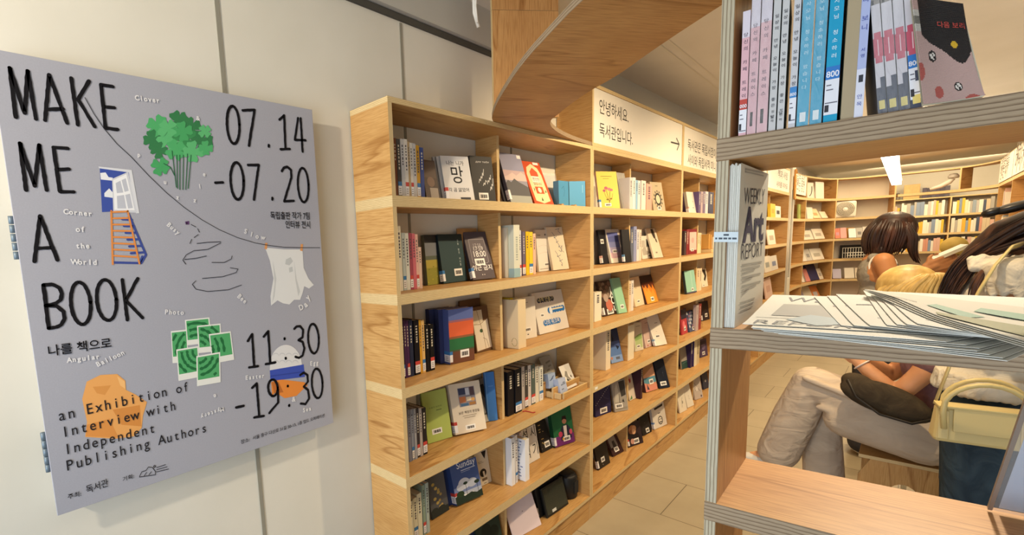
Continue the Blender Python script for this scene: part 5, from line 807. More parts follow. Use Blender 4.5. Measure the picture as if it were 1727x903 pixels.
book('thick white book printed with rows of blue handwriting, fifth shelf past the divider', None, frame_spine(.168, 1.858, ZS[4]+.0006), .130, .205, .034, 'e2e4ea', 'e6e8ee', None, None, None, None)
B = [x for x in COL.objects if x.get('label', '').startswith('thick white book printed')][0]; m = MB(); rr = random.Random(11)
for i in range(12):
    z = .190-.0155*i; x = rr.uniform(.008, .03)
    while x < .11: L_ = rr.uniform(.006, .018); m.poly([(x, .0345, z), (x, .0345, z+.0045), (x+L_, .0345, z+.0045+rr.uniform(-.002, .001)), (x+L_, .0345, z)]); x += L_+rr.uniform(.003, .012)
m.build('cover_print', flat('4a5a90', .6), B)
# red ribbon bookmark lying on the fourth shelf
G_ = lambda x, y: (810+x/4.516, 540+y/4.516)
P = [atZ(*G_(*p), ZS[3]+.0027) for p in ((322, 697), (345, 694), (372, 699), (400, 707), (418, 702))]
m = MB(); m.tube(P, .0022, 6); tag(m.build('ribbon_bookmark', flat('a8242a', .6)), 'thin red ribbon bookmark lying on the fourth shelf under the black volumes', 'ribbon')
# little wooden card rack with boxes and cards
rk = thing('card_rack', 'small tiered plywood rack holding cards and mini boxes on the fourth shelf', 'rack', (.11, 2.24, ZS[3]+.0005))
def rb(n, x0, x1, y0, y1, z0, z1): MB().abox(x0-.11, x1-.11, y0-2.24, y1-2.24, z0, z1, thin=0).build(n, PM, rk, .0008)
rb('front_rail', .180, .190, 2.150, 2.405, 0, .032); rb('middle_rail', .135, .145, 2.125, 2.405, 0, .056); rb('back_rail', .085, .095, 2.115, 2.405, 0, .080)
for y in (2.140, 2.396): rb('end_panel', .080, .180, y-.005, y+.005, .0005, .030)
def mini(label, x, y, z, yaw, lean, W, H, T_, c, cc):
    r = thing('mini_box', label, 'box', group='mini boxes and cards in the rack', mat=frame_at(x, y, z, math.radians(yaw), math.radians(lean)))
    MB().abox(0, W, 0, T_, 0, H).build('body', flat(c, .5), r, .0008); m = MB(); rr = random.Random(int(y*1000))
    for i in range(4): u, v = rr.uniform(.1, .6)*W, rr.uniform(.15, .75)*H; m.poly([(u, -.0004, v), (u+W*.3, -.0004, v+.004), (u+W*.28, -.0004, v+H*.12), (u, -.0004, v+H*.08)])
    m.build('print', flat(cc, .6), r)
mini('pale blue mini box at the front of the card rack', .162, 2.170, ZS[3]+.018, -6, 14, .062, .078, .03, 'aab4cc', '6c7488')
mini('pale blue mini box on the middle tier of the card rack', .118, 2.135, ZS[3]+.048, -6, 8, .060, .074, .03, '9fb0cc', '68789a')
mini('grey print card at the back of the card rack', .068, 2.185, ZS[3]+.085, -4, 22, .095, .11, .004, '9b968c', '7a756c')
mini('grey mini box at the back corner of the card rack', .07, 2.10, ZS[3]+.075, -4, 4, .05, .075, .025, '8d8c90', '77767c')
lb, zi, x, y, yw, ln, w_, h_ = 'white art card with black ink animals at the front of the card rack', 3, .150, 2.262, 0, 24, .105, .125
book(lb, 'mini boxes and cards in the rack', frame_at(x, y, ZS[3]+.02, 0, math.radians(24)), w_, h_, .002, 'dcd8d0', None, [('p', [(.2, .55), (.4, .75), (.55, .7), (.5, .5), (.7, .3), (.6, .2), (.4, .4)], '8a867e'), ('p', [(.25, .2), (.3, .45), (.5, .3), (.55, .1)], '2c2a2a'), ('c', .75, .45, .05, 1.4, '2c2a2a'), ('c', .78, .18, .05, 1.4, '2c2a2a')], None, None, None, None, 'art_card')
# bottom shelf: dark framed tablet, black folder, round black speaker, the green forest book
r = thing('framed_screen', 'black framed dark screen leaning on the bottom shelf beside the pink portfolio', 'screen', mat=frame_at(.150, 2.055, ZS[5]+.0055, math.radians(-3), math.radians(15)))
MB().abox(0, .20, .003, .016, 0, .150).build('frame', flat('1d1e1c', .4), r, .002); MB().abox(.008, .192, .0022, .004, .010, .142).build('screen_glass', flat('2a302a', .12, .6), r)
m = MB(); m.abox(.05, .085, .0012, .0022, .012, .026); m.build('sticker', flat('c8cac4', .3), r)
r = thing('ring_folder', 'black folder with a white spine sticker behind the framed screen', 'folder', mat=frame_at(.118, 2.035, ZS[5]+.0055, math.radians(-3), math.radians(11)))
MB().abox(-.004, .21, .0, .022, 0, .20).build('cover', flat('18181a', .45), r, .002); MB().abox(-.0052, -.0042, .003, .019, .01, .05).build('spine_sticker', flat('d8d8d8', .5), r)
r = thing('round_speaker', 'round black speaker in the far corner of the bottom shelf', 'speaker', (.095, 2.342, ZS[5]+.0005))
m = MB(); m.lathe([(.0001, 0), (.054, 0), (.060, .006), (.062, .07), (.060, .118), (.053, .130), (.0001, .131)], (0, 0, 0), n=32); m.build('body', flat('1a1a1b', .5), r)
m = MB(); m.lathe([(.0001, .1315), (.046, .1315), (.048, .1325), (.046, .1335), (.0001, .1335)], (0, 0, 0), n=32); m.build('top_ring', flat('2c2c2e', .3), r)
m = MB(); m.abox(.0595, .063, -.02, .02, .03, .1); m.build('grille', flat('232324', .7), r)
book('dark forest photo book just below the frame on the bottom shelf', None, frame_at(.115, 1.545, ZS[5]+.0036, math.radians(-6), math.radians(12)), .155, .20, .012, '26342a', None, [('p', [(.3, .98), (.7, .98), (.6, .8), (.4, .86)], 'a8b4b4'), ('c', .4, .6, .2, 1, '1a241c'), ('c', .7, .5, .2, 1, '18221a')])
book('navy book beside the dark forest photo book, bottom shelf', None, frame_at(.085, 1.46, ZS[5]+.003, math.radians(-6), math.radians(10)), .10, .19, .012, '24304e')
# third bookcase: little wooden card box
r = thing('card_box', 'small tan wooden box with cards on the second shelf of the third bookcase', 'box', (.11, 4.83, ZS[1]+.0005))
MB().abox(-.05, .05, -.09, .13, 0, .03, thin=2).build('tray', PM, r, .001)
for i, (y, h, c) in enumerate(((-.08, .125, 'c09048'), (-.03, .12, 'b8863c'), (.04, .10, 'd8c0a0'), (.09, .095, 'dcc8ac'))):
    o = MB().abox(-.03, .03, -.018, .018, 0, h).build('card_pack', flat(c, .5), None, .001); o.location = (.11, 4.83+y, ZS[1]+.032)
    tag(o, '%s pack of cards standing in the small wooden box, %s along' % (['ochre', 'golden', 'pale', 'cream'][i], ORD[i]), 'card pack', 'card packs in the wooden box')
o = MB().abox(-.0006, 0, -.016, .016, -.006, .008).build('shelf_label', flat('ecebe6', .5)); o.location = (XF+.0008, 2.485, .772-.018); tag(o, 'tiny white label stuck on the fourth shelf edge of the second bookcase', 'label')
# grey stool at the foot of the wall
r = thing('round_stool', 'grey padded round stool at the foot of the end bookcase', 'stool', (.15, .86, 0))
m = MB(); m.lathe([(.0001, .455), (.10, .452), (.138, .440), (.150, .415), (.150, .39), (.0001, .39)], (0, 0, 0), n=40); m.build('seat', flat('9a9ca2', .7), r)
m = MB(); m.lathe([(.10, .39), (.024, .36), (.024, .03), (.10, .018), (.11, 0), (.0001, 0)], (0, 0, 0), n=28); m.build('base', flat('6a6b6e', .4), r)

# ================================================================== books on the near shelf, upper board
ZU = 1.719
def near_frame(s1, n, z, lean=0.0):
    """spine towards the room entrance; thickness runs from s1 back towards the upright; lean tips the top that way too"""
    th = -SD*math.cos(lean)-Vector((0, 0, 1))*math.sin(lean) if lean else -SD
    up = Vector((0, 0, 1))*math.cos(lean)-SD*math.sin(lean); p = SP(s1, n, z)
    return Matrix(((SN.x, th.x, up.x, p.x), (SN.y, th.y, up.y, p.y), (SN.z, th.z, up.z, p.z), (0, 0, 0, 1)))
def sof(px, py, n): return (atN(px, py, n)-CAM).dot(SD)
def near_book(label, group, pl, pr, py, n, H, col, cover, title, tcol, tz, tcs, lab=None, film=False, extra=None, lean=0.0, D=.145):
    s0, s1 = sof(pl, py, n), sof(pr, py, n); T_ = s1-s0-.0006
    r = book(label, group, near_frame(s1, n, ZU+.0008+T_*math.sin(lean), lean), D, H, T_, cover, col, None, None, None, None)
    x = -.0008
    def sq(a, b, za, zb, m, mi=0, dx=0): m.poly([(x-dx, T_*(1-a), za), (x-dx, T_*(1-b), za), (x-dx, T_*(1-b), zb), (x-dx, T_*(1-a), zb)], mi)   # a, b from 0 to 1 across the spine
    if extra:
        m = MB(); mats = []
        for i, (a, b, za, zb, c) in enumerate(extra):
            k = flat(c, .35, .5)
            if k not in mats: mats.append(k)
            sq(a, b, za, zb, m, mats.index(k), .00003*i)
        m.build('spine_print', mats, r)
    m = MB()
    for (txt, zt, cs, c) in title:
        for j, ch in enumerate(txt):
            if ch != ' ': put_text(m, ch, (x-.0003, T_*.5, zt-(j+1)*cs*1.12), (0, -1, 0), (0, 0, 1), 0, size=cs*.72, center=True, offset=.006)
    if m.v: m.build('spine_lettering', flat(tcol, .5), r)
    if lab:
        c, txt, zb, zm, zt = lab; m = MB(); sq(.0, 1, zb, zm, m, 0, .0004); sq(0, 1, zm, zt, m, 1, .0004)
        put_text(m, txt, (x-.0006, T_*.5, zm+(zt-zm)*.18), (0, -1, 0), (0, 0, 1), 0, width=T_*.92, ystretch=1.25, center=True, offset=.02)
        for i, (a, b) in enumerate(((.1, .45), (.1, .6), (.05, .95))): z = zm-.009-i*.0065-(.012 if i == 2 else 0); sq(a, b, z, z+.0016, m, 2, .0006)
        sq(.05, .35, zb+.004, zb+.014, m, 3, .0006); m.build('call_number_label', [flat('dfe1ea', .45), flat(c, .45), flat('6a6a78', .6), flat('33333a', .6)], r)
    if film: o = MB().abox(-.0018, D, -.0006, T_+.0002, .0, H+.006).build('clear_wrap', FILMW, r)
    return r
q = NT('crinkled_shrink_wrap', .3, .35); q.b.inputs['Base Color'].default_value = (1, 1, 1, 1); q.b.inputs['Alpha'].default_value = .16
n = q.n('ShaderNodeTexNoise', i_Scale=55.0, i_Detail=4, i_Distortion=2.5); q.l(q.coord('Object', (1.0, 1.6, .55)), n.inputs['Vector']); q.bump(n.outputs[0], 1.0, .012); FILMW = q.m
PK = ('당신의 카페 트레이스', .162, .0092, 'x'); N0 = NF+.006
bk = 'shrink-wrapped and labelled books on the near shelf'
near_book('pale pink paperback with a red label, against the striped upright', None, 1244.6, 1257.8, 226, N0, .190, 'd9c3cc', 'd6a9b0', [PK], '5a4a58', 0, 0, ('b8443c', '000', .004, .040, .056), False, [(0, 1, 0, .150, 'd6aab4'), (0, 1, .150, .190, 'd4cdda')], D=.05)
near_book('pale pink paperback in loose film, second from the striped upright', None, 1258.6, 1274, 224, N0, .205, 'd9c3cc', 'd6a9b0', [('당신의 카페 트레이스', .172, .0092, 'x')], '5a4a58', 0, 0, None, True, [(0, 1, 0, .162, 'd6aab4'), (0, 1, .162, .205, 'd4cdda'), (.3, .6, .012, .034, '2c262c')])
near_book('pale pink paperback beside the slim white ones', None, 1275, 1293, 221, N0, .206, 'd9c3cc', 'd6a9b0', [('당신의 카페 트레이스', .175, .0096, 'x')], '5a4a58', 0, 0, None, True, [(0, 1, 0, .166, 'd8aeb6'), (0, 1, .166, .206, 'd4cdda'), (.3, .6, .014, .036, '2c262c')])
WT = '일상의 안녕 오늘이 가장 좋은 날'
near_book('slim white paperback beside the pink ones', None, 1294.7, 1307.6, 218, N0, .206, 'c2c2c4', '9fb0a4', [(WT, .176, .0078, 'x'), ('정인하', .034, .0062, 'x')], '3a3a40', 0, 0)
near_book('slim white paperback with a dark green cover edge', None, 1309, 1321.5, 216, N0, .207, 'c4c4c6', '2f4a40', [(WT, .180, .0078, 'x'), ('정인하', .034, .0062, 'x')], '3a3a40', 0, 0)
near_book('slim white paperback carrying a blue 800 label', None, 1328, 1340.5, 213, N0, .208, 'c6c6cc', 'b4c0c4', [(WT, .182, .0082, 'x')], '3a3a40', 0, 0, ('3f84c4', '800', .006, .044, .060))
BT = '사모님 청소하러 왔습니다'
near_book('bright cyan paperback in crinkled wrap beside the slim white ones', None, 1342, 1362.5, 211, N0, .212, '2fa3c8', '2a98bc', [(BT, .182, .0088, 'x')], 'bfe4f0', 0, 0, None, True, [(.25, .75, .006, .020, 'dfe8ec')])
near_book('bright cyan paperback in crinkled wrap, middle of the cyan three', None, 1364, 1384.6, 208, N0, .212, '2aa0c6', '2a98bc', [(BT, .190, .0088, 'x')], 'bfe4f0', 0, 0, None, True, [(.25, .75, .006, .020, 'dfe8ec')])
near_book('unwrapped cyan paperback with a blue 800 label, beside the beige divider', None, 1387, 1411, 204, N0, .214, '1f98c2', '2590b8', [(BT, .176, .0096, 'x')], 'cfe8f0', 0, 0, ('2f74c0', '800', .010, .060, .078))
near_book('lavender white paperback just past the beige divider', None, 1438.8, 1454.8, 197, N0, .214, 'aab4dc', '23252c', [('를 하다 보니', .205, .0110, 'x'), ('서영', .098, .0072, 'x'), ('안목', .036, .0090, 'x')], '4a55a0', 0, 0, None, False, [(0, 1, 0, .066, 'd4d6e6'), (.25, .75, .048, .058, '2a2c38')])
m = MB(); m.tube([SP(sof(1459, 195, N0), N0+.01, ZU), SP(sof(1457, 195, N0), N0+.012, ZU+.10), SP(sof(1452, 195, N0), N0+.012, ZU+.21)], .004, 8)
EX = [(0, 1, .0, .215, 'd0ccd4'), (0, 1, .150, .215, '8e8884')]+[((.1+.25*(i % 3)), (.35+.25*(i % 3)), .150+.0075*i, .156+.0075*i, '2c2828') for i in range(8)]+[(0, 1, .078, .104, 'c0566c'), (.12, .88, .070, .112, 'c0566c'), (.45, .55, .080, .102, 'e4c4cc'), (0, 1, 0, .036, '3a4258'), (.5, 1, .036, .05, '3a4258'), (.18, .82, .006, .018, 'd8c878')]
for i, (a, b) in enumerate(((1480, 1496), (1497, 1515.5), (1516.5, 1534.5), (1535.5, 1557))):
    near_book(['first comic in shiny film leaning past the lavender book', 'second comic in shiny film, with red disc on its spine', 'third comic in shiny film, beside the labelled copy', 'labelled comic copy with a blue 800 tag beside the curled cover'][i], 'comics leaning together on the near shelf', a, b, 191-i*4, N0+.004, .210, 'd0ccd4', '34303a', [], '000000', 0, 0, None if i < 3 else ('2f74c0', '800', .012, .054, .072), i < 3, EX, math.radians(6), .13)
# comic with a curled front cover facing the room
r = thing('comic_book', 'pink and black comic with a curled cover facing out, beside the film-wrapped comics', 'book', SP(.27, 1.02, ZU))
LE = [(1558, 177), (1554, 140), (1550, 95), (1545, 50), (1538, -6)]; RE = [(1662, 162), (1650, 130), (1640, 95), (1631, 55), (1623, 6)]
nl = (atZ(*LE[0], ZU)-CAM).dot(SN); nr = (atZ(*RE[0], ZU)-CAM).dot(SN)
def pl_at(E_, v):
    t = v*4; i = min(3, int(t)); f_ = t-i; return (E_[i][0]*(1-f_)+E_[i+1][0]*f_, E_[i][1]*(1-f_)+E_[i+1][1]*f_)
def comic_col(u, v):
    if (u-.70)**2/.012+(v-.62)**2/.004 < .35: return 5
    top = .60+.16*math.cos(u*4.6)-.05*math.sin(u*9)
    if v > top and u > .10: return 1
    if u < .16 and .74 < v < .90: return 2 if .80 < v < .86 else 6
    for (a, b) in ((.25, .50), (.62, .16)):
        d = (u-a)**2/.0050+(v-b)**2/.0030
        if d < 1: return 1 if (d > .55 or (int(u*40)+int(v*40)) % 3 == 0) else 3
    if (u-.28)**2/.010+(v-.12)**2/.010 < .5 or (u-.80)**2/.02+(v-.0)**2/.003 < .7 or (u-.02)**2/.004+(v-.36)**2/.008 < .9: return 4
    return 0
NU_, NV_ = 60, 84; m = MB(); G = [[None]*(NV_+1) for _ in range(NU_+1)]
for i in range(NU_+1):
    for j in range(NV_+1):
        u, v = i/NU_, j/NV_; a = pl_at(LE, v); b = pl_at(RE, v); bend = .012*math.sin(math.pi*u)*(.4+.6*v)
        p = atN(a[0]*(1-u)+b[0]*u, a[1]*(1-u)+b[1]*u, nl*(1-u)+nr*u+bend); p.z = max(p.z, ZU+.0012); G[i][j] = p-r.location
for i in range(NU_):
    for j in range(NV_): m.poly([G[i][j], G[i+1][j], G[i+1][j+1], G[i][j+1]], comic_col((i+.5)/NU_, (j+.5)/NV_), None, True)
o = m.build('curled_cover', [flat(c, .35, .4) for c in ('b89a94', '241f1e', '77746c', 'd6cfc8', 'a8544c', 'cfa62c', 'bdb8b0')], r)
s_ = o.modifiers.new('thickness', 'SOLIDIFY'); s_.thickness = -.0012; s_.offset = 1
m = MB(); pA = G[20][65]; pB = G[46][65]; ex = (pB-pA).normalized(); ey = (G[20][72]-pA).normalized(); put_text(m, '다음 보리', pA-SN*.005+ex*.004, ex, ey, 0, width=.026, ystretch=1.25, offset=.01); m.build('cover_lettering', flat('a83c34', .5), r)
m = MB()
for k in range(6):
    W_ = [G[i][0]+SN*(.004+.0022*k) for i in range(0, NU_+1, 6)]; H_ = [G[i][NV_]+SN*(.004+.0022*k) for i in range(0, NU_+1, 6)]
    for a, b, c, d in zip(W_, W_[1:], H_[1:], H_): m.poly([a, b, c, d], 0, None, True)
m.build('page_block', PAGE, r)

# ================================================================== the newspapers on the middle board
ZM = 1.4003
def plane_hit(px, py, p0, nrm): d = ray(px, py); return CAM+d*((p0-CAM).dot(nrm)/d.dot(nrm))
q = NT('newsprint', .75, .15); n = q.n('ShaderNodeTexNoise', i_Scale=900.0, i_Detail=2); q.l(q.coord('Object', (1, 1, 1)), n.inputs['Vector']); q.col(q.ramp(n.outputs[0], (.3, 'd6d6cc'), (.7, 'dededa'))); NEWS = q.m
q = NT('newsprint_warm', .75, .15); q.b.inputs['Base Color'].default_value = hexc('cfccc0'); NEWSW = q.m
sA = sof(1221.5, 400, .976); sB = sof(1245.5, 400, .976); NK = 7; zt0 = atN(1240, 275, .976).z
for k in range(NK):
    s0 = sA+(sB-sA)*k/NK; s1 = sA+(sB-sA)*(k+.86)/NK; h = zt0-ZM-.002+random.uniform(-.003, .002); L0 = SP(s0, .976, ZM+.0005); last = k == NK-1
    r = thing('newspaper', ('front upright newspaper showing its WEEKLY Art REPORT title' if last else 'folded newspaper standing edge-on, %s from the plywood upright' % ORD[k]), 'newspaper', L0, 'folded newspapers standing on the near shelf')
    e = (SD*.026+SN*.235); t = SD*(s1-s0)
    m = MB()
    for j in range(3):          # three folded leaves
        tt = t*(j/3); m.box(tt+SN*random.uniform(0, .002), e, t*.30, (0, 0, h-random.uniform(0, .003)))
    m.build('folded_leaves', NEWS, r)
    m = MB(); m.tube([t*.05+SN*-.0002, t*.5+SN*-.0022, t*.95-SN*.0002], .0006, 5); 
    if last:
        nrm = e.cross(Vector((0, 0, 1))).normalized(); p0 = L0+t*.98; pg = lambda x, y: plane_hit(x, y, p0, nrm)+nrm*.0009
        MB().box(t*.96, e, t*.02, (0, 0, h)).build('front_page', NEWSW, r)
        ex = e.normalized(); ez = Vector((0, 0, 1))
        def pr(name, body, a, b, top, col, off, cols=None):
            A, B_, T2 = pg(*a), pg(*b), pg(*top); wdt = (B_-A).dot(ex); hh = (T2.z-A.z)/.73; m = MB(); V, F, x0, x1 = text2d(body, off)
            o = A-L0; sl_ = (B_.z-A.z)/wdt
            m.mesh([o+ex*((x-x0)*wdt/(x1-x0))+ez*(y*hh+sl_*(x-x0)*wdt/(x1-x0)) for x, y in V], F, 0, False); m.build(name, flat(col, .6), r)
        pr('masthead_lettering', 'WEEKLY', (1254, 345), (1288, 344), (1253, 314), '2b2c3c', -.008)
        pr('masthead_lettering', 'Art', (1251.5, 408), (1286, 403.5), (1253, 347), '24254a', .035)
        pr('masthead_lettering', 'REPORT', (1249, 439), (1285, 432), (1250, 410), '2b2c3c', -.008)
        m = MB()
        def bar_(a, b, hgt):
            A, B_ = pg(*a)-L0, pg(*b)-L0; m.poly([A, B_, B_+ez*hgt, A+ez*hgt])
        bar_((1256, 291), (1287, 298), .0022); bar_((1256, 287), (1287, 293), .0030)
        for i in range(8): bar_((1250, 449+i*7.2), (1250+[34, 31, 22, 32, 18, 32, 24, 12][i], 443+i*6.6), .0026)
        for i in range(3): bar_((1247, 513+i*7), (1272-i*2, 504+i*7), .0022)
        m.build('column_lettering', flat('a19f98', .6), r)
# price tape stuck across the upright and the papers
a = plane_hit(1204, 400, SP(0, NF-.0012, 0), SN); b = plane_hit(1245, 400, SP(0, NF-.0012, 0), SN); m = MB()
m.box(a+Vector((0, 0, -.0085)), b-a, SN*.0006, (0, 0, .017)); o = m.build('tape_body', flat('c6d4de', .5))
o.name = 'label_strip'; tag(o, 'pale blue label strip stuck across the upright and the newspaper edges', 'label')
m = MB()
for i, (x0, x1, z) in enumerate(((.40, .62, .002), (.06, .14, -.004), (.2, .36, -.004), (.40, .56, -.004), (.60, .72, -.004), (.76, .94, -.004))):
    m.poly([a+(b-a)*x0+Vector((0, 0, z))-SN*.0002, a+(b-a)*x1+Vector((0, 0, z))-SN*.0002, a+(b-a)*x1+Vector((0, 0, z+.003))-SN*.0002, a+(b-a)*x0+Vector((0, 0, z+.003))-SN*.0002])
m.build('tape_lettering', flat('44505c', .6), o)
def SF(p, off):      # the smooth shape the whole heap shares: thicker along the folds at the back, drooping over the front edge
    n_ = (p-CAM).dot(SN); return ZM+.0008+off+.0425*((n_-.955)+math.sqrt((n_-.955)**2+.0004))
def hit(px, py, off):
    z = 1.42
    for _ in range(40): p = atZ(px, py, z); z += (SF(p, off)-z)*.5
    return p
LAY = [0]; DL = .0018
# the heap: base stack, fan, twisted top bundle; every sheet lies one layer above the last
def folded(label, FL, BL, BR, FR, th, marks=None, mat=NEWS, bow=0.0):
    LAY[0] += 1; off = LAY[0]*DL; C4 = []
    for c in (FL, BL, BR, FR): C4.append(hit(*c, off) if c[1] > 5 else SP(c[0], c[1], 1.42))
    A, B_, C_, D_ = C4; FL = A.copy(); r = thing('newspaper', label, 'newspaper', FL, 'newspapers heaped on the near shelf'); nu, nv = 24, 16; m = MB(); th = DL*.42
    def pt(u, v, t):
        p = (A*(1-u)+D_*u)*(1-v)+(B_*(1-u)+C_*u)*v; p.z = SF(p, off)+t*th; return p-FL
    for lay in (1, 0):
        for i in range(nu):
            for j in range(nv):
                P_ = [pt(i/nu, j/nv, lay), pt((i+1)/nu, j/nv, lay), pt((i+1)/nu, (j+1)/nv, lay), pt(i/nu, (j+1)/nv, lay)]; m.poly(P_ if lay else P_[::-1], 0, None, True)
    for i in range(nu): m.poly([pt(i/nu, 0, 0), pt((i+1)/nu, 0, 0), pt((i+1)/nu, 0, 1), pt(i/nu, 0, 1)]); m.poly([pt((i+1)/nu, 1, 0), pt(i/nu, 1, 0), pt(i/nu, 1, 1), pt((i+1)/nu, 1, 1)])
    for j in range(nv): m.poly([pt(0, (j+1)/nv, 0), pt(0, j/nv, 0), pt(0, j/nv, 1), pt(0, (j+1)/nv, 1)]); m.poly([pt(1, j/nv, 0), pt(1, (j+1)/nv, 0), pt(1, (j+1)/nv, 1), pt(1, j/nv, 1)])
    m.build('folded_leaves', mat, r)
    if marks:
        m = MB(); mats = []; up_ = Vector((0, 0, .0008))
        for (kind, arg, c) in marks:
            k = flat(c, .7)
            if k not in mats: mats.append(k)
            mi = mats.index(k)
            if kind == 'p':      # follow the curve of the sheet
                n_ = 10; L_ = [(arg[0][0]+(arg[1][0]-arg[0][0])*i/n_, arg[0][1]+(arg[1][1]-arg[0][1])*i/n_) for i in range(n_+1)]; R_ = [(arg[3][0]+(arg[2][0]-arg[3][0])*i/n_, arg[3][1]+(arg[2][1]-arg[3][1])*i/n_) for i in range(n_+1)]
                for i in range(n_): m.poly([pt(*L_[i], 1)+up_, pt(*L_[i+1], 1)+up_, pt(*R_[i+1], 1)+up_, pt(*R_[i], 1)+up_], mi)
            else:
                txt, u0, v0, u1, v1 = arg; V, F, a_, b_ = text2d(txt, -.01)
                m.mesh([pt(u0+(u1-u0)*(x-a_)/(b_-a_), v0+(v1-v0)*y/.73, 1)+up_ for x, y in V], F, mi, False)
        m.build('page_print', mats, r)
    return r
rr = random.Random(4); NB_ = 8
for i in range(NB_):
    f_ = i/(NB_-1); last = i == NB_-1
    FL = (1345-90*f_**.6+rr.uniform(-5, 5), 566-15*f_); FR = (1722-120*f_+rr.uniform(-26, 4), 610-38*f_+rr.uniform(-.5, .5)); BL = (-.010-.03*f_+rr.uniform(-.004, .004), 1.18); BR = (.33, 1.17)
    if last: FL = (1252, 547); BL = (1303, 498); FR = (1640, 569)
    mk = [('p', [(.09, .30), (.09, .66), (.40, .66), (.40, .30)], '9d9d9a'), ('p', [(.18, .20), (.26, .36), (.54, .22), (.36, .06)], 'a3b2ba'), ('t', ('WEEKLY', .08, .76, .50, .92), '70737a'), ('t', ('REPORT', .05, .03, .62, .16), '6d727a'), ('p', [(.03, .22), (.03, .228), (.24, .245), (.24, .238)], '88898a')] if last else None
    folded('top flat newspaper with a grey picture block, beside the upright ones' if last else 'flat newspaper in the heap, %s layer up from the board' % ORD[i], FL, BL, BR, FR, 0, mk)
FAN = [((1419, 550), (1373, 501)), ((1441, 550), (1395, 499.5)), ((1468, 550), (1410, 497)), ((1496, 549), (1456, 491)), ((1513, 548), (1469, 497)), ((1530, 548), (1485, 504)), ((1548, 547), (1504, 512))]
for i, (fl, bl) in enumerate(FAN):
    folded('newspaper in the fan, %s from the grey picture page' % ORD[i], fl, bl, (.36, 1.15), (1655+14*i, 569+1.5*i), 0, [('p', [(.05, .62), (.05, .64), (.18, .67), (.18, .65)], '8c8e90'), ('p', [(.12, .25), (.12, .262), (.26, .32), (.26, .308)], '9a9c9e')], NEWS)
for i in range(4):
    mk = [('p', [(.40, .05), (.40, .16), (.99, .42), (.99, .10)], '6e7034'), ('p', [(.36, .42), (.44, .60), (.72, .50), (.60, .30)], '5c8c74'), ('p', [(.66, .62), (.70, .78), (.99, .80), (.99, .60)], '5c8c74'), ('p', [(.05, .42), (.05, .45), (.3, .50), (.3, .47)], '8a8a84')] if i == 3 else None
    folded('twisted newspaper bundle on top of the heap, %s leaf up' % ORD[i], (1500+3*i, 509-2.5*i), (1458, 491-.8*i), (1765, 526-.8*i), (1765, 597-3.5*i), 0, mk, NEWSW if i % 2 else NEWS)

# ================================================================== acrylic sign holder on the lower board
a = atZ(1671, 857, 1.0830); b = a+SD*.16; topl = atN(1737, 668, 1.02); up = (topl-a)
r = thing('sign_holder', 'clear acrylic sign holder with a pale blue sheet, leaning on the lower board', 'sign holder', a)
nrm = (b-a).cross(up).normalized()
MB().box((0, 0, 0), b-a, nrm*.0045, up).build('acrylic_sheet', glass('acrylic', 'c9ccd0', .18, .1), r, .0006)
MB().box(nrm*-.0008+(b-a)*.05+up*.015, (b-a)*.9, nrm*.0006, up*.96).build('paper_insert', flat('bccce4', .5), r)
m = MB()
for i in range(6): p = nrm*-.0012+(b-a)*(.22)+up*(.25+.05*i); m.poly([p, p+(b-a)*.5, p+(b-a)*.5+up*.006, p+up*.006])
m.build('insert_lettering', flat('8694aa', .6), r)
MB().box(nrm*-.0012-(b-a).normalized()*.004, (b-a).normalized()*.005, nrm*.006, up).build('edge_strip', flat('8a8078', .3), r)
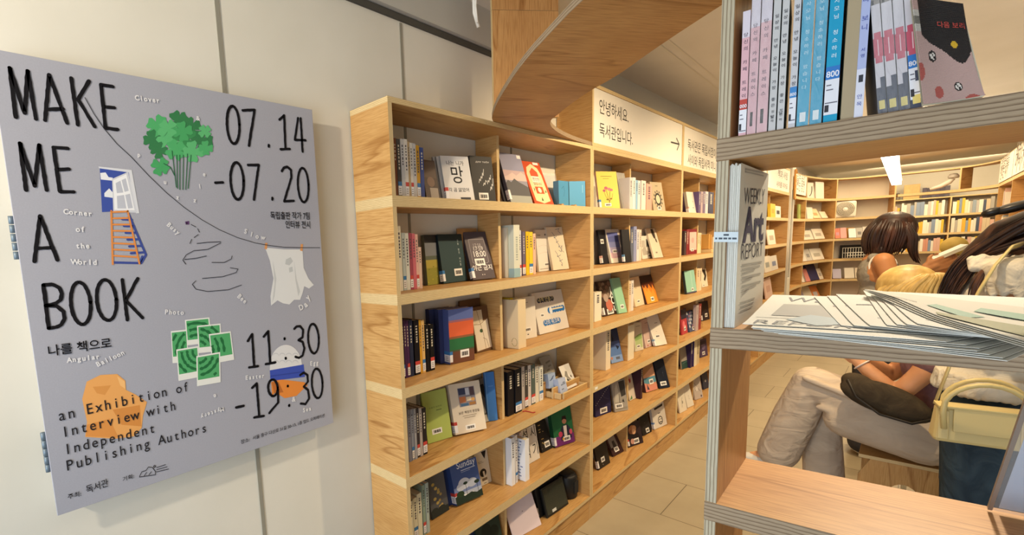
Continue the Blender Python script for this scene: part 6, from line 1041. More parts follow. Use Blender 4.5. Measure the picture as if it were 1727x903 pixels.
# ================================================================== the far end of the shop
LVF = [2.353, 2.044, 1.738, 1.416, 1.094, .772, .450]
PF = [PLY, EDGE]
def far_bookcase(name, label, front, depth, ups, levels=LVF, zlo=0.0, back=None, cat='bookcase'):
    """front: plan polyline of the front edge; the case stands to the far side of it"""
    c = sum((Vector((*p, 0)) for p in front), Vector())/len(front); r = thing(name, label, cat, (c.x, c.y, 0))
    N = []
    for i, p in enumerate(front):
        a = Vector((*front[max(0, i-1)], 0)); b = Vector((*front[min(len(front)-1, i+1)], 0)); d = (b-a).normalized(); N.append(Vector((-d.y, d.x, 0))*depth)
    for li, z in enumerate(levels):
        m = MB(); t = T if li == 0 else 2*T
        for i in range(len(front)-1):
            a = Vector((*front[i], 0))-r.location; b = Vector((*front[i+1], 0))-r.location; q_ = [a, b, b+N[i+1], a+N[i]]; lo = [p+Vector((0, 0, z-t)) for p in q_]; hi = [p+Vector((0, 0, z)) for p in q_]; l = (b-a).length
            f = [(i*.7, 0), (i*.7+l, 0), (i*.7+l, depth), (i*.7, depth)]; m.poly(hi, 0, f); m.poly(lo[::-1], 0, f)
            m.poly([lo[0], lo[1], hi[1], hi[0]], 1, [(0, 0), (l, 0), (l, t), (0, t)]); m.poly([lo[2], lo[3], hi[3], hi[2]], 1, [(0, 0), (l, 0), (l, t), (0, t)])
            if i == 0: m.poly([lo[3], lo[0], hi[0], hi[3]], 1, [(0, 0), (depth, 0), (depth, t), (0, t)])
            if i == len(front)-2: m.poly([lo[1], lo[2], hi[2], hi[1]], 1, [(0, 0), (depth, 0), (depth, t), (0, t)])
        m.build('shelf_board', PF, r)
    for i in ups:
        a = Vector((*front[i], 0)); d = N[i].normalized(); s = Vector((-d.y, d.x, 0)); a = a-s*T/2 if 0 < i < len(front)-1 else (a-s*T if i == 0 else a)
        zs = list(levels)+[zlo]
        for k in range(len(zs)-1):
            if zs[k]-2*T > zs[k+1]: MB().box(Vector((a.x, a.y, zs[k+1]))-r.location, s*T, d*(depth-.002), (0, 0, zs[k]-zs[k+1]-(T if k == 0 else 2*T)), thin=0, grain=1).build('side_panel', PF, r)
    if back:
        m = MB()
        for i in range(len(front)-1):
            a = Vector((*front[i], 0))+N[i]-r.location; b = Vector((*front[i+1], 0))+N[i+1]-r.location; m.poly([a+Vector((0, 0, zlo)), b+Vector((0, 0, zlo)), b+Vector((0, 0, levels[0])), a+Vector((0, 0, levels[0]))])
        m.build('back_panel', back, r)
    return r
def arc(P, n=6):
    P = [Vector((*p, 0)) for p in P]; out = []
    for i in range(len(P)-1):
        p0, p1, p2, p3 = P[max(0, i-1)], P[i], P[i+1], P[min(len(P)-1, i+2)]
        for k in range(n):
            t = k/n; q_ = .5*((2*p1)+(-p0+p2)*t+(2*p0-5*p1+4*p2-p3)*t*t+(-p0+3*p1-3*p2+p3)*t**3); out.append((q_.x, q_.y))
    return out+[(P[-1].x, P[-1].y)]
WB = flat('cfc9ba', .7)
cur = arc([(.20, 8.22), (.225, 9.15), (.46, 10.2), (1.10, 10.5)], 6)
far_bookcase('bookcase', 'curved plywood bookcase turning the far corner beyond the glass partition', cur, .22, [0, 6, 12, 18], back=WB)
far_bookcase('bridge_shelf', 'two-tier curved plywood shelf bridging high across the far opening', arc([(1.12, 10.505), (1.45, 10.56), (1.72, 10.5), (1.92, 10.25), (2.03, 9.95)], 5), .20, [10], [2.353, 2.044], 2.044-2*T, cat='shelf')
far_bookcase('bookcase', 'plywood bookcase full of upright books on the far back wall', [(.75, 12.70), (1.45, 12.76), (1.72, 12.78), (2.30, 12.84), (3.0, 12.9)], .24, [0, 2, 4], [2.044, 1.738, 1.416, 1.094, .772, .45], back=WB)
far_bookcase('bookcase', 'plywood bookcase with a sign, along the far wall opposite the poster wall', [(2.03, 9.95), (2.03, 8.6), (2.03, 7.2)], .20, [0, 1, 2], back=WB)
def far_sign(label, p0, p1, z0, z1, lines_):
    a, b = Vector((*p0, z0)), Vector((*p1, z0)); ex = (b-a); L_ = ex.length; ex.normalize(); nrm = ex.cross(Vector((0, 0, 1))); r = thing('sign_board', label, 'sign', a+nrm*.004, 'white header signs')
    MB().box(nrm*-.008, ex*L_, nrm*.008, (0, 0, z1-z0)).build('sign_face', SIGNM, r); m = MB()
    for (t, u, v, wd) in lines_: put_text(m, t, ex*(u*L_)+Vector((0, 0, v*(z1-z0)))+nrm*.001, ex, (0, 0, 1), 0, width=wd*L_, ystretch=1.3, offset=-.005)
    m.build('sign_lettering', flat('6a645c', .6), r); return r
far_sign('narrow white sign at the far corner bookcase', (.203, 8.30), (.222, 9.08), 2.066, 2.33, [('읽는 공간', .12, .58, .7), ('쓰는 공간', .12, .2, .7)])
far_sign('white sign with grey lines of writing, on the far bookcase opposite', (2.026, 9.90), (2.026, 8.62), 2.05, 2.335, [('독립출판물을', .1, .58, .62), ('만나는 서가', .1, .16, .56)])
far_sign('white sign nearest to the dark haired woman, on the far bookcase opposite', (2.026, 8.58), (2.026, 7.22), 2.05, 2.335, [('작은 책방', .1, .55, .6), ('이야기', .1, .15, .5)])
# white partition posts with glass, wooden tag sign
r = thing('glass_partition', 'slim white framed glass partition at the end of the wall bookcases', 'partition', (.20, 8.09, 0))
for y in (7.985, 8.185): MB().abox(-.02, .02, y-8.09-.014, y-8.09+.014, 0, 2.44).build('post', flat('ddd8cc', .5), r)
MB().abox(-.018, .018, -.091, .081, 0, .95).build('lower_panel', flat('d6d2c6', .5), r); MB().abox(-.003, .003, -.091, .081, .95, 2.10).build('glass_pane', glass('partition_glass', 'e4e8e4', .12, .05), r)
MB().abox(-.018, .018, -.091, .081, 2.10, 2.44).build('upper_panel', flat('dcd7cb', .5), r)
r = thing('hanging_tag', 'orange wooden tag with a carved face hanging on the white partition', 'tag', (.236, 8.09, 1.93)); m = MB()
m.tube([(0, math.cos(a*math.pi/8)*.05, .22+(.16 if math.sin(a*math.pi/8) >= 0 else -.12)+math.sin(a*math.pi/8)*.05) for a in range(17)], .010, 8); m.build('wooden_loop', flat('c08438', .5), r)
MB().abox(.0, .008, -.035, .035, .08, .36).build('wooden_board', flat('d09a4c', .5), r); m = MB()
for zz in (.15, .22, .29): m.lathe([(.012, .009), (.020, .0095), (.020, .0085)], (0, 0, zz), (1, 0, 0), 14)
m.build('carved_rings', flat('8a5a24', .5), r); MB().abox(0, .006, -.015, .015, -.02, .08).build('hook_plate', flat('8a7a5c', .4), r)
# pendant batten lamp
A_, B_ = atZ(1497, 258, 2.13), atZ(1512, 312, 2.13); r = thing('batten_lamp', 'bright white batten lamp hanging lengthwise under the far ceiling', 'lamp', (A_+B_)/2); d = (B_-A_); d.z = 0; L_ = d.length; d.normalize(); s = Vector((-d.y, d.x, 0))
q = NT('lamp_tube_glow', .5); q.b.inputs['Emission Color'].default_value = hexc('fff2d8'); q.b.inputs['Emission Strength'].default_value = 9.0
MB().box(d*(-L_/2)-s*.045, d*L_, s*.09, (0, 0, .05)).build('diffuser', q.m, r); MB().box(d*(-L_/2)-s*.05+Vector((0, 0, .0505)), d*L_, s*.10, (0, 0, .02)).build('housing', flat('e0ddd6', .5), r)
for t in (-.4, .4): m = MB(); m.tube([d*(L_*t)+Vector((0, 0, .07)), d*(L_*t)+Vector((0, 0, CZ-2.13))], .004, 6); m.build('suspension_rod', flat('b8b4aa', .5), r)
# things on the far shelves: upright books in rows
BC = ['d8cfbe', 'c9b89c', 'e0dccf', '8c9aa8', 'd8a83c', '4a5468', 'c8907c', 'a8a49c', 'dcd0b4', 'e0dccf', 'e2d8c8', 'b4b0ac', 'd4b03c', '7c8ca4', 'cfa898', 'e2d8c8']
CN = {'d8cfbe': 'cream', 'c9b89c': 'tan', 'e0dccf': 'white', '8c9aa8': 'blue grey', 'b8483c': 'red', 'd8a83c': 'yellow', '4a5468': 'slate', 'c8907c': 'salmon', 'a8a49c': 'grey', 'dcd0b4': 'ivory', '6a7c74': 'sage', 'e2d8c8': 'off-white', 'b4b0ac': 'silver', 'd4b03c': 'mustard', '7c8ca4': 'steel blue', 'cfa898': 'blush'}
rb_ = random.Random(21)
def far_row(x0, x1, yf, z, where, hmin, hmax, pal=BC, tmin=.026, tmax=.050, sl_=0.086, depth=.15, nm_='book'):
    x = x0; i = 0
    while x < x1-.02:
        t = rb_.uniform(tmin, tmax); h = rb_.uniform(hmin, hmax); c = rb_.choice(pal); y = yf+sl_*(x-x0)
        o = MB().abox(0, t-.001, 0, depth, 0, h); m_ = [flat(c, .5)]
        o = o.build(nm_, m_); o.location = (x, y, z+.0005); n1 = ORD[i] if i < 20 else 'twenty-'+ORD[i-20]
        tag(o, '%s upright %s, %s along %s' % (CN.get(c, 'dark'), nm_, n1, where), nm_, 'upright %ss on the far back wall' % nm_); x += t; i += 1
for z, nm, h0, h1 in ((1.738, 'the upper row', .19, .26), (1.416, 'the middle row', .19, .25), (1.094, 'the lower row', .18, .24)):
    far_row(1.13, 1.665, 12.755, z, nm+', back wall bookcase before the post', h0, h1); far_row(1.745, 2.20, 12.80, z, nm+', back wall bookcase past the post', h0, h1)
CN.update({'3c3444': 'plum', '342e3c': 'dark violet', '44404c': 'charcoal'})
far_row(1.37, 1.70, 12.775, 2.044, 'the dark row on top of the back wall bookcase', .17, .19, ['3c3444', '342e3c', '44404c'], .04, .06, nm_='binder')
# left part of the back wall behind the fan: jars and dark books
far_row(.80, 1.10, 12.72, 1.738, 'the row behind the fan', .16, .22)
for i, (x, h, c) in enumerate(((.80, .12, '8a8478'), (.88, .15, 'b8b4ac'), (.95, .10, '4a4640'), (1.01, .15, 'c9c4ba'), (1.07, .12, '6a655c'))):
    r = thing('jar', '%s on the shelf above and behind the fan, %s along' % (['grey jar', 'pale tin jar', 'dark squat jar', 'white jar', 'brown jar'][i], ORD[i]), 'jar', (x, 12.79, 2.0445), 'jars on the back wall')
    m = MB(); m.lathe([(.0001, 0), (.028, 0), (.03, .01), (.03, h*.8), (.022, h*.9)], (0, 0, 0), n=14); m.build('body', flat(c, .4), r); m = MB(); m.lathe([(.024, h*.9), (.025, h), (.0001, h)], (0, 0, 0), n=14); m.build('lid', flat('3c3a38', .4), r)
o = MB().abox(-.10, .10, 0, .16, 0, .26).build('wooden_box', PLY, None, .004); o.location = (1.05, 12.55+.24, 2.0445+.0); o.location.x = 1.24; tag(o, 'plain plywood box on top of the back wall bookcase under the lamp', 'box')
# box fan on the corner bookcase
fp = plane_hit(1431, 370, Vector((.78, 10.36, 0)), Vector((.42, -.906, 0))); r = thing('box_fan', 'white square box fan with round grille on the far curved bookcase', 'fan', Vector((fp.x-.05, fp.y+.02, 1.7385)))
e = Vector((.906, .42, 0)); nn = Vector((.42, -.906, 0)); mt = Matrix(((e.x, -nn.x, 0, 0), (e.y, -nn.y, 0, 0), (0, 0, 1, 0), (0, 0, 0, 1)))
r.matrix_world = Matrix.Translation(r.location) @ mt
o = MB().abox(-.150, .150, 0, .09, 0, .262).build('housing', flat('dcd8cc', .45), r, .03)
m = MB()
for k in range(5):
    R_ = .118-.021*k; m.tube([(R_*math.cos(a*math.pi/14), -.004-.003*k, .134+R_*math.sin(a*math.pi/14)*.94) for a in range(29)], .004, 6)
for k in range(12): m.tube([(.12*math.cos(k*math.pi/6), -.004, .134+.112*math.sin(k*math.pi/6)), (.02*math.cos(k*math.pi/6), -.014, .134+.02*math.sin(k*math.pi/6))], .0025, 5)
m.build('grille', flat('c4beb0', .4), r); m = MB(); m.lathe([(.0001, .0), (.118, .0), (.118, .002), (.0001, .002)], (0, -.001, .134), (0, -1, 0), 28); m.build('opening_shade', flat('b4ae9f', .6), r); m = MB(); m.lathe([(.03, .010), (.028, .018), (.0001, .02)], (0, 0, .134), (0, -1, 0), 18); m.build('hub', flat('e4e0d6', .4), r)  # flat disc on the closed housing; the hollow's shade is put into its colour
# display cards on the corner bookcase and the last wall bookcase
def shelf_item(label, pl, pr, pb, pt, z, col, p0, nrm, thick=.02, tilt=12, mark=None, grp='cards and booklets on the far shelves', name='display_card'):
    nrm = Vector(nrm).normalized(); p0 = Vector(p0)-nrm*.05; a = plane_hit(pl, pb, p0, nrm); b = plane_hit(pr, pb, p0, nrm); c = plane_hit((pl+pr)/2, pt, p0, nrm); W_ = (b-a).length; h = max(.05, min(.26, c.z-z)); e = (b-a); e.z = 0; e.normalize(); ln = math.radians(tilt)
    up_ = Vector((0, 0, math.cos(ln)))-nrm*math.sin(ln); th = up_.cross(e); o_ = Vector((a.x, a.y, z+.001+thick*math.sin(ln)))
    r = thing(name, label, 'booklet' if name == 'display_card' else name.split('_')[-1], group=grp, mat=Matrix(((e.x, th.x, up_.x, o_.x), (e.y, th.y, up_.y, o_.y), (e.z, th.z, up_.z, o_.z), (0, 0, 0, 1))))
    MB().abox(0, W_-.004, 0, thick, 0, h/math.cos(ln)).build('body', flat(col, .5), r, .0008)
    if mark: m = MB(); m.poly([(W_*.2, -.0006, h*.3), (W_*.75, -.0006, h*.3), (W_*.75, -.0006, h*.62), (W_*.2, -.0006, h*.62)]); m.build('print', flat(mark, .5), r)
    return r
U5 = ((.225, 7.3, 0), (1, 0, 0)); B2 = ((.31, 9.7, 0), (.975, -.22, 0)); B3 = ((.78, 10.36, 0), (.42, -.906, 0)); B1 = ((.21, 8.7, 0), (1, -.03, 0))
for (lb, pl, pr, pb, pt, z, c, P_, th, ti, mk) in [
 ('yellow book on the last wall bookcase, beside the upright newspapers', 1300, 1308, 367, 344, 1.738, 'd8b83c', U5, .03, 3, 'c89a2c'), ('white book with black lettering on the last wall bookcase', 1308, 1317, 367, 348, 1.738, 'dcd8cc', U5, .03, 3, '3a3834'),
 ('white booklet leaning on the second shelf of the last wall bookcase', 1297, 1309, 411, 388, 1.416, 'ddd6c6', U5, .012, 9, 'b0a490'), ('white booklet on a wooden ledge, third shelf of the last wall bookcase', 1291, 1302, 452, 433, 1.094, 'dcd4c4', U5, .012, 9, '9a9c98'), ('blue striped booklet on the third shelf of the last wall bookcase', 1302, 1313, 449, 432, 1.094, 'd4cec4', U5, .012, 9, '7c84a0'),
 ('pale pink booklet on the fourth shelf of the last wall bookcase', 1293, 1304, 492, 470, .772, 'd8b8a8', U5, .012, 9, 'c49c8c'),
 ('green speckled box on the far corner bookcase', 1347, 1354, 368, 345, 1.738, '9aa860', B1, .018, 2, '849450'), ('white folded leaflet beside the green speckled box', 1362, 1372, 368, 350, 1.738, 'd6d2c6', B2, .03, 8, None), ('cream card stand on the far corner bookcase', 1373, 1385, 366, 353, 1.738, 'dcc9a4', B2, .03, 25, 'b89a6c'), ('white cards on a ledge on the far corner bookcase', 1387, 1397, 369, 358, 1.738, 'e0d6c0', B2, .03, 25, None),
 ('stack of white booklets on the upper ledge, near the corner', 1356, 1373, 401, 390, 1.416, 'd9d3c6', B2, .03, 20, 'a8a298'), ('second stack of white booklets on the upper ledge', 1375, 1392, 399, 387, 1.416, 'ddd6c8', B2, .03, 20, 'aca498'),
 ('white cards at the start of the middle ledge', 1354, 1362, 435, 422, 1.094, 'd8d4cc', B2, .02, 20, None), ('grey cards on the middle ledge', 1362, 1371, 434, 421, 1.094, 'c4c2bc', B2, .02, 20, '8c8c8c'), ('wide white card block on the middle ledge', 1372, 1391, 433, 420, 1.094, 'dedad0', B2, .02, 20, 'b0aca0'),
 ('white booklet at the start of the lower ledge', 1354, 1361, 470, 457, .772, 'd9d2c8', B2, .02, 20, None), ('salmon pink booklet on the lower ledge', 1358, 1368, 467, 455, .772, 'c8807c', B2, .02, 20, None), ('navy booklets fanned on the lower ledge', 1368, 1383, 466, 447, .772, '2c2c54', B2, .03, 20, None), ('white booklet at the end of the lower ledge', 1383, 1390, 465, 454, .772, 'd8d2c6', B2, .02, 20, 'a49c94'),
 ('purple and white booklet low on the corner bookcase', 1350, 1361, 504, 490, .45, 'a098b4', B2, .02, 22, None), ('cream booklet low on the corner bookcase', 1361, 1374, 502, 485, .45, 'd4ccbc', B2, .02, 22, None), ('orange booklet low on the corner bookcase', 1374, 1386, 501, 484, .45, 'd88a50', B2, .02, 22, 'c4c0c8'),
 ('pink and orange booklet in the bay under the fan', 1409, 1418, 398, 386, 1.416, 'd8806c', B3, .02, 15, 'c090a0'), ('pale pink booklet in the bay under the fan', 1418, 1429, 398, 385, 1.416, 'dca09c', B3, .02, 15, None), ('bright white tile in the bay under the fan', 1432, 1445, 398, 386, 1.416, 'e4e6ea', B3, .02, 15, None), ('grey print in the bay under the fan', 1445, 1456, 397, 385, 1.416, 'b4b2ac', B3, .02, 15, '7c7a78'), ('pale print at the end of the bay under the fan', 1456, 1468, 396, 383, 1.416, 'cfcac2', B3, .02, 15, '8c8880'),
 ('lavender booklets on the low ledge under the wire basket', 1405, 1420, 465, 455, .772, 'b8b4cc', B3, .03, 15, None), ('white card block on the low ledge under the wire basket', 1425, 1442, 464, 453, .772, 'd9d4c8', B3, .03, 15, None), ('cream card block on the low ledge under the wire basket', 1443, 1455, 463, 453, .772, 'd4cab8', B3, .03, 15, None)]:
    shelf_item(lb, pl, pr, pb, pt, z, c, P_[0], P_[1], th, ti, mk)
# yellow and orange dispenser, wire basket
o = MB().abox(-.05, .05, -.03, .03, 0, .16).build('dispenser', flat('dc9c28', .4), None, .01); o.location = (.62, 10.46, 1.4165); o.rotation_euler.z = .43; tag(o, 'orange yellow dispenser box at the back of the bay under the fan', 'dispenser')
r = thing('wire_basket', 'white wire basket on the shelf below the fan', 'basket', (.80, 10.44, 1.1005)); r.rotation_euler.z = math.atan2(.42, .906); m = MB()
for i in range(15): x = -.23+.46*i/14; m.tube([(x, -.08, .09), (x, -.075, .0), (x, .08, .0), (x, .085, .16)], .004, 5)
for z_, y_ in ((.09, -.08), (.045, -.077), (.16, .085), (.08, .082)): m.tube([(-.235, y_, z_), (.235, y_, z_)], .005, 6)
m.build('wire_frame', flat('d4d2ca', .4), r)
o = MB().abox(-.25, .25, -.004, .004, 0, .21).build('black_board', flat('1c1b1a', .6)); o.location = (.745, 10.545, 1.0945); o.rotation_euler.z = math.atan2(.42, .906); tag(o, 'black board standing behind the white wire basket', 'board')
# framed line drawing in the top corner bay
r = shelf_item('framed drawing of a grey arc in the top bay of the corner bookcase', 1362, 1374, 332, 308, 2.044, 'cfcbc0', B2[0], B2[1], .015, 6, None, None, 'framed_drawing'); r['category'] = 'picture'
m = MB(); m.tube([(.05+.12*math.cos(a*.16), -.002, .20-.16*math.sin(a*.16+.1)) for a in range(10)], .006, 5); m.build('print', flat('3c3a38', .6), r)
r = shelf_item('white chair-back print beside the framed drawing in the corner bay', 1376, 1390, 333, 307, 2.044, 'd9d5cc', B2[0], B2[1], .01, 3, None, None, 'framed_print'); r['category'] = 'picture'
# white curved speaker on the bridge shelf
r = thing('desk_lamp', 'white curved desk lamp lying on the high bridge shelf', 'lamp', (1.56, 10.66, 2.068)); m = MB()
m.tube([(-.12, 0, .02), (-.02, 0, .05), (.06, 0, .10), (.10, 0, .15)], [.02, .03, .035, .025], 12); m.build('arm', flat('d6d2ca', .4), r); m = MB(); m.lathe([(.0001, 0), (.05, .0), (.06, .02), (.04, .06), (.0001, .07)], (.10, 0, .15), n=18); m.build('lamp_shade', flat('b8b4ac', .3), r)
# books on the far opposite bookcase
for zi, z in enumerate((2.044-.0, 1.738, 1.416)):
    if zi == 0: continue
    y = 9.86; i = 0
    while y > 7.3:
        t = rb_.uniform(.02, .05); c = rb_.choice(BC); o = MB().abox(.02, .16, 0, t-.001, 0, rb_.uniform(.18, .24)).build('book', flat(c, .5)); o.location = (2.05, y-t, z+.0005)
        if not (8.55 < y-t < 8.65 or 8.55 < y < 8.65) and i < 20: tag(o, '%s upright book, %s from the far corner, %s shelf of the opposite bookcase' % (CN[c], ORD[i], ['', 'upper', 'lower'][zi]), 'book', 'upright books on the far opposite bookcase')
        else: bpy.data.objects.remove(o); i -= 1
        y -= t+.0005; i += 1
        if i >= 7: break
# ================================================================== people
def cloth(name, c1, c2, wr=.5, scale=(6, 6, 6)):
    q = NT(name, .85, .15); n = q.n('ShaderNodeTexNoise', i_Scale=2.4, i_Detail=3, i_Distortion=1.2); q.l(q.coord('Object', scale), n.inputs['Vector'])
    q.col(q.ramp(n.outputs[0], (.35, c1), (.65, c2))); q.bump(n.outputs[0], wr, .03); return q.m
def hairmat(name, c1, c2, c3):
    q = NT(name, .42, .45); n = q.n('ShaderNodeTexNoise', i_Scale=26.0, i_Detail=4); q.l(q.coord('Object', (1, 1, .35)), n.inputs['Vector']); q.col(q.ramp(n.outputs[0], (.3, c1), (.55, c2), (.75, c3))); q.bump(n.outputs[0], .3, .004); return q.m
def skinmat(name, c1, c2):
    q = NT(name, .5, .3); n = q.n('ShaderNodeTexNoise', i_Scale=9.0, i_Detail=3); q.l(q.coord('Object', (1, 1, 1)), n.inputs['Vector']); q.col(q.ramp(n.outputs[0], (.35, c1), (.65, c2)))
    q.b.inputs['Subsurface Weight'].default_value = .08; q.b.inputs['Subsurface Radius'].default_value = (.02, .008, .005); return q.m
def blob(name, mat, prims, voxel, parent, it=6, fac=.5):
    """one continuous surface grown round joints: ('c', p0, r0, p1, r1) tapered limbs and ('e', centre, radii, matrix) masses"""
    m = MB(); L = parent.location
    for p in prims:
        if p[0] == 'c': m.cap(Vector(p[1])-L, p[2], Vector(p[3])-L, p[4], 16)
        else: m.ell(Vector(p[1])-L, p[2], p[3] if len(p) > 3 else None, 20)
    o = m.build(name, mat); o.location = (0, 0, 0)
    rm = o.modifiers.new('union', 'REMESH'); rm.mode = 'VOXEL'; rm.voxel_size = voxel
    if it: sm = o.modifiers.new('soften', 'SMOOTH'); sm.factor = fac; sm.iterations = it
    dg = bpy.context.evaluated_depsgraph_get(); dg.update(); me = bpy.data.meshes.new_from_object(o.evaluated_get(dg)); o.modifiers.clear(); old = o.data; o.data = me; bpy.data.meshes.remove(old)
    me.polygons.foreach_set('use_smooth', [True]*len(me.polygons)); me.name = name
    if not me.materials: me.materials.append(mat)
    o.parent = parent; return o
def chain(*P): return [('c', P[i][0], P[i][1], P[i+1][0], P[i+1][1]) for i in range(len(P)-1)]
def rotm(x, y, z): return Matrix.Rotation(math.radians(z), 3, 'Z') @ Matrix.Rotation(math.radians(y), 3, 'Y') @ Matrix.Rotation(math.radians(x), 3, 'X')
def hand(wrist, fdir, palm_n, thumb_side, size=.175, curl=.6):
    """palm, four bent fingers of unequal length and a thumb leaving the side of the palm"""
    f = Vector(fdir).normalized(); n = Vector(palm_n); n = (n-f*n.dot(f)).normalized(); s = f.cross(n)*thumb_side; w = Vector(wrist); k = size/.175; P = []
    for a, b in ((-.5, -.45), (-.17, -.15), (.17, .15), (.5, .45)): P.append(('c', w+s*a*.045*k, .015*k, w+f*.080*k+s*b*.072*k, .012*k))
    P.append(('c', w-f*.01*k, .021*k, w+f*.04*k, .021*k))
    for i, (o_, L_) in enumerate(((.45, .066), (.15, .076), (-.15, .070), (-.45, .054))):
        b = w+f*.082*k+s*o_*.078*k; d1 = (f*math.cos(curl*.5)+n*math.sin(curl*.5)); d2 = (f*math.cos(curl*1.3)+n*math.sin(curl*1.3)); d3 = (f*math.cos(curl*2.0)+n*math.sin(curl*2.0))
        p1 = b+d1*L_*.45*k; p2 = p1+d2*L_*.32*k; p3 = p2+d3*L_*.25*k; P += [('c', b, .0092*k, p1, .0086*k), ('c', p1, .0086*k, p2, .0078*k), ('c', p2, .0078*k, p3, .0066*k)]
    b = w+f*.018*k+s*.028*k; p1 = b+(s*.75+f*.55+n*.35).normalized()*.036*k; p2 = p1+(s*.25+f*.8+n*.5).normalized()*.028*k; P += [('c', b, .0135*k, p1, .0110*k), ('c', p1, .0110*k, p2, .0085*k)]
    return P
def head(c, fwd, up, s=1.0):
    """skull, jaw, nose, brow, lips, chin and ears round centre c (eyes at mid height)"""
    f = Vector(fwd).normalized(); u = Vector(up); u = (u-f*u.dot(f)).normalized(); r = f.cross(u); c = Vector(c); M_ = Matrix((r, f, u)).transposed(); P = [('e', c+u*.025*s-f*.010*s, (.074*s, .092*s, .088*s), M_), ('e', c-u*.040*s+f*.020*s, (.056*s, .066*s, .070*s), M_), ('c', c-u*.085*s+f*.062*s, .020*s, c-u*.070*s+f*.030*s, .034*s)]
    P += [('c', c+f*.086*s+u*.005*s, .008*s, c+f*.103*s-u*.026*s, .0125*s), ('c', c+f*.082*s+u*.022*s-r*.03*s, .010*s, c+f*.082*s+u*.022*s+r*.03*s, .010*s), ('c', c+f*.083*s-u*.055*s-r*.016*s, .009*s, c+f*.083*s-u*.055*s+r*.016*s, .009*s)]
    for q_ in (-1, 1): P += [('e', c+r*q_*.074*s-u*.005*s-f*.005*s, (.010*s, .019*s, .030*s), M_), ('e', c+r*q_*.040*s-u*.025*s+f*.055*s, (.026*s, .022*s, .022*s), M_)]
    return P
def face(parent, c, fwd, up, s=1.0):
    f = Vector(fwd).normalized(); u = Vector(up); u = (u-f*u.dot(f)).normalized(); r = f.cross(u); c = Vector(c)-parent.location; m = MB(); M_ = Matrix((r, f, u)).transposed()
    for q_ in (-1, 1): m.ell(c+r*q_*.031*s+f*.080*s+u*.001*s, (.015*s, .008*s, .0065*s), M_, 12, 0); m.ell(c+r*q_*.031*s+f*.0865*s+u*.001*s, (.0062*s, .0035*s, .0062*s), M_, 10, 1); m.tube([c+r*q_*.014*s+f*.0905*s+u*.022*s, c+r*q_*.032*s+f*.0895*s+u*.027*s, c+r*q_*.050*s+f*.078*s+u*.022*s], .003*s, 6, 1)
    m.build('eye_detail', [flat('dcd6ce', .3), flat('2a1c16', .3)], parent)
    m = MB(); m.ell(c+f*.089*s-u*.052*s, (.022*s, .006*s, .005*s), M_, 12); m.ell(c+f*.088*s-u*.060*s, (.018*s, .006*s, .0055*s), M_, 12); m.build('lips', flat('a8605a', .4), parent)
def strands(name, mat, curves, parent, n, spread, r0, r1, seed, taper_spread=None):
    """many tapering locks along interpolated guide curves (each a list of points)"""
    rr = random.Random(seed); m = MB(); L = parent.location
    for k in range(n):
        t = rr.random()*(len(curves)-1); i = min(len(curves)-2, int(t)); f_ = t-i; A_, B_ = curves[i], curves[i+1]; off = Vector((rr.gauss(0, 1), rr.gauss(0, 1), rr.gauss(0, 1)))*spread; pts = []
        N_ = len(A_); lenf = rr.uniform(.88, 1.04)
        for j in range(N_):
            p = Vector(A_[j]).lerp(Vector(B_[j]), f_)+off*(.4+.6*j/(N_-1)*(taper_spread or 1)); pts.append(p-L)
        # resample with a smooth curve
        Q_ = []
        for j in range(N_-1):
            p0, p1, p2, p3 = pts[max(0, j-1)], pts[j], pts[j+1], pts[min(N_-1, j+2)]
            for s_ in range(4): t_ = s_/4; Q_.append(.5*((2*p1)+(-p0+p2)*t_+(2*p0-5*p1+4*p2-p3)*t_*t_+(-p0+3*p1-3*p2+p3)*t_**3))
        Q_.append(pts[-1]); Q_ = Q_[:max(4, int(len(Q_)*min(1, lenf)))]; n_ = len(Q_)
        m.tube(Q_, [r0*(1-.25*j/n_)+(r1-r0)*max(0, (j/n_-.55)/.45) if j/n_ > .55 else r0*(.7+.3*min(1, j/n_*4)) for j in range(n_)], 6)
    return m.build(name, mat, parent)
V_ = Vector
# ---- seated person with blonde hair, seen from behind the heap of newspapers
SK1 = skinmat('skin_warm', 'c98f66', 'd39b72'); C_ = thing('person', 'seated person with blonde hair in beige trousers and mauve top, dark bag on the lap', 'person', (1.38, 3.30, 0))
hc = V_((1.318, 3.30, 1.245)); fw = V_((-.86, .10, -.50)); upv = V_((-.50, .05, .86))
elN, wrN = V_((1.330, 3.085, .785)), V_((1.185, 3.12, .935)); elF, wrF = V_((1.30, 3.47, .80)), V_((1.165, 3.33, .925))
pr = head(hc, fw, upv) + chain((hc+V_((.055, 0, -.07)), .052), (V_((1.415, 3.30, 1.09)), .058), (V_((1.43, 3.30, 1.02)), .085)) + [('e', (1.45, 3.30, .93), (.105, .165, .15), rotm(0, 8, 0)), ('e', (1.45, 3.30, .76), (.10, .135, .16)), ('e', (1.445, 3.30, .60), (.13, .17, .12))]
pr += chain((V_((1.455, 3.145, 1.01)), .050), (V_((1.405, 3.10, .90)), .043), (elN, .037), (V_((1.275, 3.098, .842)), .036), (wrN, .025)) + chain((V_((1.455, 3.455, 1.01)), .050), (elF, .037), (V_((1.25, 3.41, .85)), .035), (wrF, .025))
pr += hand(wrN, (-.62, .12, .62), (.3, .8, .3), -1, .17, .5) + hand(wrF, (-.75, -.15, .5), (.2, -.8, .4), 1, .17, .5)
hipN, hipF = V_((1.44, 3.20, .585)), V_((1.44, 3.40, .575)); knN, knF = V_((1.015, 3.26, .745)), V_((1.035, 3.42, .555)); anN, anF = V_((.895, 3.30, .30)), V_((1.075, 3.44, .10))
